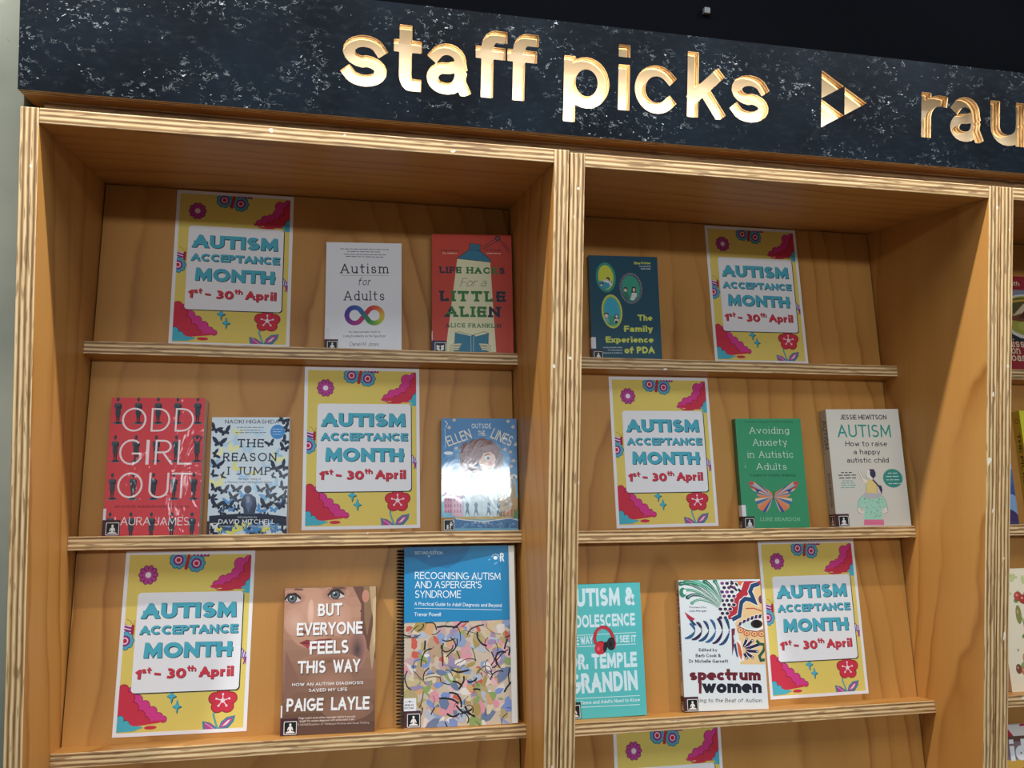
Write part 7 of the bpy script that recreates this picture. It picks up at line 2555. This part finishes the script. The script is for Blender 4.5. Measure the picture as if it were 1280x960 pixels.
def run_art(pr, cmds):
    for c in cmds:
        k = c[0]
        if k == 'T':
            _, s, x0, y0, x1, y1, cap, sw, col, serif, track, it = c
            pr.text(s, x0, y0, x1, y1, cap, sw, rgb(col), serif, track, it)
        elif k == 'X':
            _, s, x0, y0, x1, y1, cap, sw, c0, c1, serif, track, l, r = c
            pr.up()
            L = x1 - x0
            w, ps = text_pieces(s, sw, serif, track)
            n = len(s.replace(' ', ''))
            for p in ps:
                xm = sum(q[0] for q in p) / len(p) / w * n
                pr.convex([(x0 + u / w * L, y0 + v * cap) for u, v in p], rgb(c1 if l < xm < r else c0))
        elif k == 'P':
            pr.poly(list(zip(c[2][::2], c[2][1::2])), rgb(c[1]))
        elif k == 'L':
            pr.line(list(zip(c[3][::2], c[3][1::2])), c[2], rgb(c[1]))
        elif k == 'E':
            pr.ell(c[2], c[3], c[4], c[5], rgb(c[1]), -c[6], 20 if c[4] > 3 else 10)
        elif k == 'N':
            _, ca, cb, x, y, rx, ry, rot, n = c
            n *= 2
            for i in range(n):
                f = 1 - i / n
                pr.ell(x, y, rx * f, ry * f, hexmix(cb, ca, i / (n - 1)), -rot, 28)
        elif k == 'R':
            _, col, x0, y0, x1, y1, r = c
            if r:
                pr.rrect(x0, y0, x1, y1, r, rgb(col))
            else:
                pr.up()
                pr.convex([(x0, y0), (x1, y0), (x1, y1), (x0, y1)], rgb(col))
        elif k == 'D':
            _, col, x0, y0, x1, y1, h = c
            rn = random.Random(int(x0 * 10 + y0 * 7))
            pr.up()
            x = x0
            while x < x1 - h:
                w = min(rn.uniform(2.0, 6.5) * h * .8, x1 - x)
                pr.convex([(x, y0 - h * .32), (x + w, y0 - h * .32), (x + w, y0 + h * .32), (x, y0 + h * .32)], rgb(col))
                x += w + h * .8
        elif k == 'S':
            _, x0, y0, x1, y1, n, st = c
            pr.up()
            for i in range(n):
                f = i / (n - 1) * (len(st) - 1)
                j = min(int(f), len(st) - 2)
                a, b = y0 + (y1 - y0) * i / n, y0 + (y1 - y0) * (i + 1) / n
                pr.convex([(x0, a), (x1, a), (x1, b), (x0, b)], hexmix(st[j], st[j + 1], f - j))
        elif k == 'F':
            butterfly(pr, rgb(c[1]), *c[2:])
        elif k == 'Q':
            abstract(pr, *c[1:])
        elif k == 'C':
            pr.clip = c[1:] if len(c) > 1 else None


# ------------------------------------------------------------------ posters
def poster_mesh():
    pr = Print(0.25)
    run_art(pr, ARTS['Poster'])
    return print_mesh('poster', pr, boxdata(0, 0, 0, 210, 297, 0.25, rgb('eeeef2')), M_PAPER)


POSTER_LABELS = [
    (0, 0, .1507, .0088, .001, 'poster at upper left, beside the white book with an infinity sign'),
    (0, 1, 1.2048, .0080, .010, 'poster on the top shelf of the middle bay, right of the dark teal book'),
    (1, 0, .3918, .0065, .007, 'poster between the white butterfly book and the blue book on the middle shelf'),
    (1, 1, .9775, .0052, .010, 'poster left of the green butterfly book on the middle shelf of the middle bay'),
    (2, 0, .1015, .0100, -.010, 'poster at the lower left, left of the brown book with a woman\'s face'),
    (2, 1, 1.2696, .0105, .004, 'poster on the third shelf, right of the white book with a patterned face'),
    (3, 1, .9520, .0105, -.004, 'poster cut off by the bottom of the picture, only its top showing'),
]
pm = poster_mesh()
poster0 = None
for r, un, u0, v0, rot, lab in POSTER_LABELS:
    if poster0 is None:
        o = poster0 = link_mesh('poster', pm)
    else:
        o = poster0.copy()
        COL.objects.link(o)
    a1 = U * math.cos(rot) + V * math.sin(rot)
    a2 = V * math.cos(rot) - U * math.sin(rot)
    o.matrix_world = basis(org(r, un) + U * u0 + V * v0 + N * 0.0002, a1, a2, N)
    tag(o, 'yellow ' + lab, 'poster', 'yellow autism awareness posters on the shelves')


# ------------------------------------------------------------------ books
def sticker_icon(pr, x, y, s, kind, bg):
    """small library sticker: square frame with a white figure"""
    w = rgb('e8e8e6')
    pr.rrect(x, y, x + s, y + s, s * .08, w)
    pr.rrect(x + s * .05, y + s * .05, x + s * .95, y + s * .95, s * .06, rgb('0e0e10'))
    f = lambda *p: [(x + u * s, y + v * s) for u, v in p]
    if kind == 'calm':
        pr.ell(x + s * .5, y + s * .73, s * .09, s * .11, w, 0, 14)
        pr.poly(f((.45, .62), (.55, .62), (.66, .56), (.74, .34), (.68, .30), (.60, .44), (.58, .28), (.42, .28), (.40, .44), (.32, .30), (.26, .34), (.34, .56)), w)
        pr.poly(f((.42, .28), (.58, .28), (.82, .20), (.86, .12), (.14, .12), (.18, .20)), w)
    elif kind == 'book':
        pr.poly(f((.16, .78), (.46, .68), (.46, .18), (.16, .32)), w)
        pr.poly(f((.84, .78), (.54, .68), (.54, .18), (.84, .32)), w)
        pr.poly(f((.38, .60), (.50, .52), (.62, .60), (.56, .40), (.50, .30), (.44, .40)), rgb('0e0e10'))
    else:
        pr.ell(x + s * .36, y + s * .42, s * .09, s * .09, w, 0, 12)
        pr.poly(f((.26, .32), (.46, .32), (.44, .12), (.28, .12)), w)
        pr.ell(x + s * .70, y + s * .72, s * .08, s * .08, w, 0, 12)
        pr.poly(f((.56, .62), (.84, .62), (.82, .40), (.58, .40)), w)
        pr.poly(f((.58, .40), (.68, .40), (.68, .12), (.58, .12)), w)
        pr.poly(f((.84, .90), (.95, .90), (.95, .70), (.88, .78)), w)


class SpinePrint(Print):
    """print on the left-hand spine: x runs from the back to the front, y up"""
    depth = 0.0

    def _put(self, pts, col, z):
        i = len(self.v)
        self.v += [(-(0.03 + z) / 1000, y / 1000, (x - self.depth) / 1000) for x, y in pts]
        self.f.append(tuple(range(i, i + len(pts))))
        self.c.append(col)


def wedge(x0, x1, y0, y1, zf, zb0, zb1, col):
    """block between the front plane z = zf and a back plane running from zb0 (left) to zb1 (right), mm"""
    k = .001
    v = [(x0 * k, y0 * k, zb0 * k), (x1 * k, y0 * k, zb1 * k), (x0 * k, y1 * k, zb0 * k), (x1 * k, y1 * k, zb1 * k),
         (x0 * k, y0 * k, zf * k), (x1 * k, y0 * k, zf * k), (x0 * k, y1 * k, zf * k), (x1 * k, y1 * k, zf * k)]
    f = [(0, 2, 3, 1), (4, 5, 7, 6), (0, 1, 5, 4), (2, 6, 7, 3), (0, 4, 6, 2), (1, 3, 7, 5)]
    return v, f, [col] * 6


def book(kind, label, cat, place, front, spine, art=None, spine_art=None, sticker=None, label_at=None, hard=False, pages_right=0.0, group=None,
         sticker_size=22.0, mat=None):
    row, un, u0, w, h, T, psi, rho = place
    v0 = max(0.0, -w * math.sin(rho)) + 0.0003
    uu = U * math.cos(psi) + N * math.sin(psi)
    a1 = uu * math.cos(rho) + V * math.sin(rho)
    a2 = V * math.cos(rho) - uu * math.sin(rho)
    n = a1.cross(a2)
    base = org(row, un) + U * u0 + V * v0 + N * T
    root = empty(kind, basis(base, a1, a2, n))
    tag(root, label, cat, group)
    Wm, Hm, Tm = w * 1000, h * 1000, T * 1000
    tl = Tm * math.cos(psi) * 0.985 - 0.3
    tr = tl + Wm * math.sin(psi) * 0.96
    b = 1.6 if hard else 0.35
    inset = 2.5 if hard else 0.7
    cf, cs = rgb(front), rgb(spine)
    body = joindata(wedge(0, Wm, 0, Hm, 0, -b, -b, cf),
                    wedge(0, Wm, 0, Hm, -tl + b - 0 * tr, -tl, -tl, cs) if psi == 0 else
                    (lambda q: q)(backboard(Wm, Hm, tl, tr, b, cs)),
                    wedge(0, b, 0, Hm, -b, -tl, -tl - (tr - tl) * b / Wm, cs))
    pr = Print(0.02)
    pr.W, pr.H = Wm, Hm
    pr.clip = (0, 0, Wm, Hm)
    if art:
        run_art(pr, art)
    pr.clip = (0, 0, Wm, Hm)
    data = body
    if spine_art:
        sp = SpinePrint(0)
        sp.depth = tl
        spine_art(sp, tl, Hm)
        sp.up()
        data = joindata(body, (sp.v, sp.f, sp.c))
    link_mesh('cover', print_mesh('cover', pr, data, mat or M_PRINT), root, local=Matrix.Identity(4))
    x1 = Wm - inset + pages_right
    e = 0.15
    pv, pf, pc = wedge(b + 0.1, x1, inset, Hm - inset, -b - e, -tl + b + e - 0 * tr, -tl - (tr - tl) * x1 / Wm + b + e, (1, 1, 1))
    me = bpy.data.meshes.new('page_block')
    me.from_pydata(pv, [], pf)
    me.materials.append(M_LABEL if pages_right else M_PAGES)
    link_mesh('page_block', me, root, local=Matrix.Identity(4))
    if sticker:
        skind, scol, wrap, s = sticker
        ps = Print(0.55)
        sh_ = s * 1.08
        base_s = joindata(boxdata(0, 1.0, 0.0, s * 1.15, sh_ + 1, 0.5, rgb(scol)), boxdata(-0.45, 1.0, -tl * wrap, 0, sh_ + 1, 0.5, rgb(scol)))
        sticker_icon(ps, s * .22, 1.6, s * .88, skind, scol)
        if wrap > .8 and tl > 15:
            # the same icon once more on the spine, narrow
            pz = SpinePrint(0.5)
            pz.depth = tl
            sticker_icon(pz, tl * .14, 1.6, tl * .72, skind, scol)
            pz.up()
            base_s = joindata(base_s, (pz.v, pz.f, pz.c))
        link_mesh('spine_sticker', print_mesh('spine_sticker', ps, base_s, M_PRINT), root, local=Matrix.Identity(4))
    if label_at:
        y0, y1, xw, wrap = label_at
        pl = Print(0.45)
        pl.up()
        for i, yy in enumerate((0.68, 0.42, 0.2)):
            if xw > 3:
                pl.text(('616', '858832', 'POW')[i], 1.0, y0 + (y1 - y0) * yy, xw * .8, y0 + (y1 - y0) * yy, (y1 - y0) * .14, .16, rgb('2a2a2e'))
        dat = joindata(boxdata(0, y0, 0, xw, y1, 0.4, rgb('e6e8ec')), boxdata(-0.4, y0, -tl * wrap, 0, y1, 0.4, rgb('e6e8ec')))
        if xw < 16:
            pl.v, pl.f, pl.c, pl.buf = [], [], [], None
        link_mesh('call_number_label', print_mesh('call_number_label', pl, dat, M_PAPER), root, local=Matrix.Identity(4))
    return root


def backboard(Wm, Hm, tl, tr, b, col):
    k = .001
    v = [(0, 0, -tl), (Wm, 0, -tr), (0, Hm, -tl), (Wm, Hm, -tr), (0, 0, -tl + b), (Wm, 0, -tr + b), (0, Hm, -tl + b), (Wm, Hm, -tr + b)]
    f = [(0, 2, 3, 1), (4, 5, 7, 6), (0, 1, 5, 4), (2, 6, 7, 3), (0, 4, 6, 2), (1, 3, 7, 5)]
    return [(x * k, y * k, z * k) for x, y, z in v], f, [col] * 6


MAROON = '45202a'

# top shelf
book('book', 'white book with a rainbow infinity sign, right of the upper left poster', 'book',
     (0, 0, .4243, .1405, .2128, .016, .086, .005), 'edf0f6', 'e2e5ec', ARTS['AutismAdults'], sticker=('calm', MAROON, .9, 21), label_at=(24, 46, 9, .9))
book('book', 'red book with a cream lamp beam, top shelf beside the left bay\'s right panel', 'book',
     (0, 0, .6216, .1542, .2382, .024, .096, 0), 'c8402c', '8a3226', ARTS['LifeHacks'], sticker=('book', '2c2450', .9, 23), label_at=(25, 44, 1, .9))
book('book', 'dark teal book with three oval family portraits and yellow-green lettering', 'book',
     (0, 1, .9375, .1421, .2184, .014, .09, -.006), '0c4c62', '083848', ARTS['PDA'], mat=M_FILM, sticker=('calm', MAROON, .9, 20), label_at=(25, 48, 9, .9))

# middle shelf
book('book', 'red book with rows of grey statuettes and large thin white capitals', 'book',
     (1, 0, .0692, .1547, .2355, .022, .058, .002), 'd8454e', 'c43c46', ARTS['OddGirl'], mat=M_FILM, sticker=('calm', MAROON, .9, 24), label_at=(27, 46, 4, .9))
book('book', 'white book covered in dark butterflies with a boy seen from behind', 'book',
     (1, 0, .2344, .1328, .2045, .016, .06, .002), 'd8e6ee', 'c8d8e4', ARTS['Reason'], sticker=('calm', MAROON, .9, 21))
book('book', 'glossy blue book with a curly haired figure and spires, right of the middle poster', 'book',
     (1, 0, .6372, .1401, .2055, .0266, .067, -.005), '4a8cc0', '6a7a8c', ARTS['Ellen'], mat=M_JACKET, sticker=('family', 'b0822e', .9, 21), hard=True)
book('book', 'green book with a multicoloured butterfly, beside the cream book with a spine', 'book',
     (1, 1, 1.2308, .1387, .2180, .018, .066, .002), '3a9a6c', '2a6a4c', ARTS['Avoiding'], mat=M_FILM, sticker=('calm', '2a1a20', .9, 21), label_at=(24, 46, 8, .9))


def spine_cream(sp, d, h):
    c = rgb('2a2a38')
    sp.text('AUTISM', d * .35, h * .91, d * .35, h * .66, d * .55, .13, c, 0, .12)
    sp.text('How to raise a happy autistic child', d * .12, h * .93, d * .12, h * .62, d * .14, .12, c)
    sp.text('JESSIE HEWITSON', d * .4, h * .46, d * .4, h * .17, d * .30, .15, c)


def spine_white(sp, d, h):
    sp.text('spectrum', d * .30, h * .93, d * .30, h * .66, d * .62, .28, rgb('6e1c2c'), 0, .05)
    sp.text('women', d * .30, h * .645, d * .30, h * .45, d * .62, .28, rgb('2a2030'), 0, .05)
    sp.text('Walking to the Beat of Autism', d * .5, h * .42, d * .5, h * .22, d * .2, .13, rgb('3a3038'))
    sp.text('Edited by Barb Cook', d * .2, h * .42, d * .2, h * .22, d * .2, .13, rgb('3a3038'))


book('book', 'thick cream book with its spine showing and a child on a woman\'s shoulders', 'book',
     (1, 1, 1.4265, .1565, .2375, .0300, .100, .003), 'dcd9ce', 'b4b2aa', ARTS['Hewitson'], spine_cream, mat=M_FILM, sticker=('calm', MAROON, .98, 23))

# third shelf
book('book', 'brown book with a close-up of a woman\'s face behind white capitals', 'book',
     (2, 0, .3674, .1549, .2390, .022, .063, -.001), 'c08c78', 'a87a66', ARTS['ButEveryone'], sticker=('calm', MAROON, .9, 24), label_at=(29, 48, 2, .9))
r0 = book('spiral_bound_book', 'tall spiral bound book, blue above and abstract paint strokes below', 'book',
          (2, 0, .5719, .1863, .3045, .022, .10, .002), '0f82b8', '0f82b8', ARTS['Recog'], mat=M_FILM, sticker=('calm', MAROON, .3, 25), label_at=(27, 49, 21, .1), pages_right=11.0)
book('book', 'mint green book with red headphones, half hidden behind the central upright', 'book',
     (2, 1, .8587, .153, .2345, .018, .03, .006), '55bec0', '3f9a9c', ARTS['Temple'], sticker=('calm', '1c1c20', .9, 26))
book('book', 'white book with a decorated half face and plumes, spine showing', 'book',
     (2, 1, 1.0865, .1621, .2355, .0199, .069, -.01), 'e2e9ec', 'c8beb4', ARTS['Spectrum'], spine_white, sticker=('calm', MAROON, .98, 23))


def coil(root, h, t):
    """black wire-comb rings along the left edge, one part"""
    bm = bmesh.new()
    n, m, q = 52, 14, 6
    r, R = 0.0011, 0.0098
    for i in range(n):
        y = 0.006 + (h - 0.012) * i / (n - 1)
        rings = []
        for a in range(m):
            th = 2 * math.pi * a / m
            c = Vector((-0.0035 + math.cos(th) * R * .92, y + 0.0012 * math.sin(th), -t / 2 + math.sin(th) * (t / 2 - 0.001) + 0.0014))
            rad = Vector((math.cos(th), 0, math.sin(th)))
            rings.append([bm.verts.new(c + rad * r * math.cos(2 * math.pi * b / q) + Vector((0, r * 1.25 * math.sin(2 * math.pi * b / q), 0))) for b in range(q)])
        for a in range(m):
            for b in range(q):
                f = bm.faces.new((rings[a][b], rings[(a + 1) % m][b], rings[(a + 1) % m][(b + 1) % q], rings[a][(b + 1) % q]))
                f.smooth = True
    me = bpy.data.meshes.new('spiral_binding')
    bm.to_mesh(me)
    bm.free()
    me.materials.append(M_COIL)
    return link_mesh('spiral_binding', me, root, local=Matrix.Identity(4))


tag(coil(r0, .3045, .021), 'black plastic comb binding')

# ---- right-hand bay: only slivers show past the upright
CREAM = 'e8dcb8'
toast = [('R', '9c2a34', 0, 0, 200, 219, 0), ('R', '8a8fa0', 0, 96, 200, 190, 0), ('R', '2c2c34', 0, 70, 200, 110, 0),
         ('E', 'dfe0d8', 62, 128, 60, 52, 0), ('E', 'a8a648', 62, 130, 55, 46, 0), ('E', '5a5a30', 62, 150, 40, 22, 0),
         ('P', '7a4a30', [20, 120, 60, 160, 110, 165, 120, 130, 80, 112]), ('P', 'd8c8a0', [30, 128, 62, 158, 104, 160, 112, 150, 70, 140]),
         ('P', '5a2e20', [44, 124, 70, 150, 84, 146, 76, 124]), ('P', 'e0d8c0', [86, 128, 100, 150, 112, 146, 104, 126]),
         ('L', 'c8a84a', 5, [22, 160, 60, 166, 118, 160]), ('E', 'b8b85a', 66, 106, 26, 12, 0),
         ('T', 'Prue Leith', -18, 200, 59, 200, 10, .13, CREAM, .03, .07, 0),
         ('T', 'Bliss', 2, 57, 50, 57, 19, .13, CREAM, .05, .05, 0), ('T', 'on', 15, 42, 37, 42, 18, .13, CREAM, .05, .05, 0),
         ('T', 'Toast', -2, 26, 58, 26, 18, .13, CREAM, .05, .05, 0)]
book('cookbook', 'red cookbook with a bowl of green soup, top shelf of the right bay', 'book',
     (0, 2, 1.886, .200, .222, .018, .03, 0), '9c2a34', '7a2028', toast)


def spine_jar(sp, d, h):
    sp.text('THE PICKLE JAR', d * .30, h * .80, d * .30, h * .10, d * .42, .16, rgb('3a3420'))
    sp.ell(d * .5, h * .91, d * .26, d * .26, rgb('6a5a20'))
    sp.ell(d * .5, h * .91, d * .18, d * .18, rgb('c8ac3c'))


book('book', 'yellow book leaning on the middle shelf of the right bay, lettered spine showing', 'book',
     (1, 2, 1.895, .155, .243, .022, .03, 0), 'dcdc3a', 'c8ac3c', [('T', 'THE PICKLE', 12, 190, 140, 190, 22, .2, '3a3420', 0, .1, 0), ('T', 'JAR', 40, 150, 112, 150, 24, .2, '3a3420', 0, .1, 0)], spine_jar)
book('book', 'dark blue book almost hidden behind the right upright, middle shelf', 'book',
     (1, 2, 1.714, .146, .206, .014, .03, 0), '3a4a80', '2a3560', [('S', 0, 0, 146, 206, 12, ['4a4a78', '3f5a98', '5a8cc0', '6aa0cc']), ('E', '8ab0d8', 136, 40, 16, 24, 0), ('E', '4a3a6a', 128, 20, 20, 12, .4), ('P', 'b0c8e0', [100, 100, 146, 130, 146, 118, 108, 90])])
rv = random.Random(3)
veg = []
for _ in range(90):
    x, y = rv.uniform(18, 190), rv.choice([rv.uniform(5, 60), rv.uniform(150, 232), rv.uniform(60, 150)])
    if x < 34 and y < 190:
        x += 18
    veg.append(('E', rv.choice(['8aa060', '6a8a48', 'a8b880', '9aa86a', 'c0c890']), round(x, 1), round(y, 1), round(rv.uniform(4, 11), 1), round(rv.uniform(2, 5), 1), round(rv.uniform(0, 3), 1)))
for x, y, rx, ry, c in ((42, 186, 9, 9, 'b84a40'), (54, 180, 10, 9, 'a83a34'), (66, 188, 10, 10, 'c05a48'), (38, 150, 6, 18, '8a8a4a'), (56, 128, 9, 16, 'b83a34'), (44, 64, 9, 12, 'd08a50'), (34, 40, 7, 7, 'c87a48'), (22, 44, 6, 9, '7a4a38'), (70, 90, 12, 9, 'c85a40')):
    veg += [('E', '5a3028', x, y, rx + .6, ry + .6, 0), ('E', c, x, y, rx, ry, 0), ('E', 'e0a890', x - rx * .3, y + ry * .3, rx * .25, ry * .25, 0)]
veg.append(('T', 'X', 24, 78, 28, 78, 5, .2, '3a3a30', 0, .1, 0))
book('book', 'cream book with painted tomatoes and green leaves, third shelf of the right bay', 'book',
     (2, 2, 1.788, .190, .242, .02, .03, 0), 'e6dcc2', 'd8ccb0', [('C', 0, 0, 190, 242)] + veg)
mag = [('R', '8a7478', 0, 150, 200, 268, 0), ('R', 'd8a848', 0, 0, 200, 202, 0), ('R', 'e4dcd6', 0, 246, 200, 268, 0),
       ('P', 'b82838', [0, 246, 44, 246, 30, 264, 0, 264]), ('P', 'b82838', [60, 264, 62, 268, 200, 268, 200, 264]), ('R', '6a4a40', 0, 236, 200, 246, 0),
       ('T', 'id', 32, 200, 69, 200, 40, .30, 'eef0f2', 0, .06, 0),
       ('E', 'e8c878', 26, 178, 10, 7, .3), ('E', 'c88838', 40, 168, 10, 7, 1), ('E', 'e8c060', 24, 160, 9, 6, 2),
       ('E', 'a82030', 62, 168, 19, 19, 0), ('D', 'f0d8d8', 50, 176, 74, 176, 4), ('D', 'f0d8d8', 48, 167, 76, 167, 4)]
book('magazine', 'magazine with large white letters on the lowest shelf of the right bay', 'magazine',
     (3, 2, 1.745, .200, .268, .006, .01, 0), '8a7478', 'd8d0c8', [('C', 0, 0, 200, 268)] + mag)
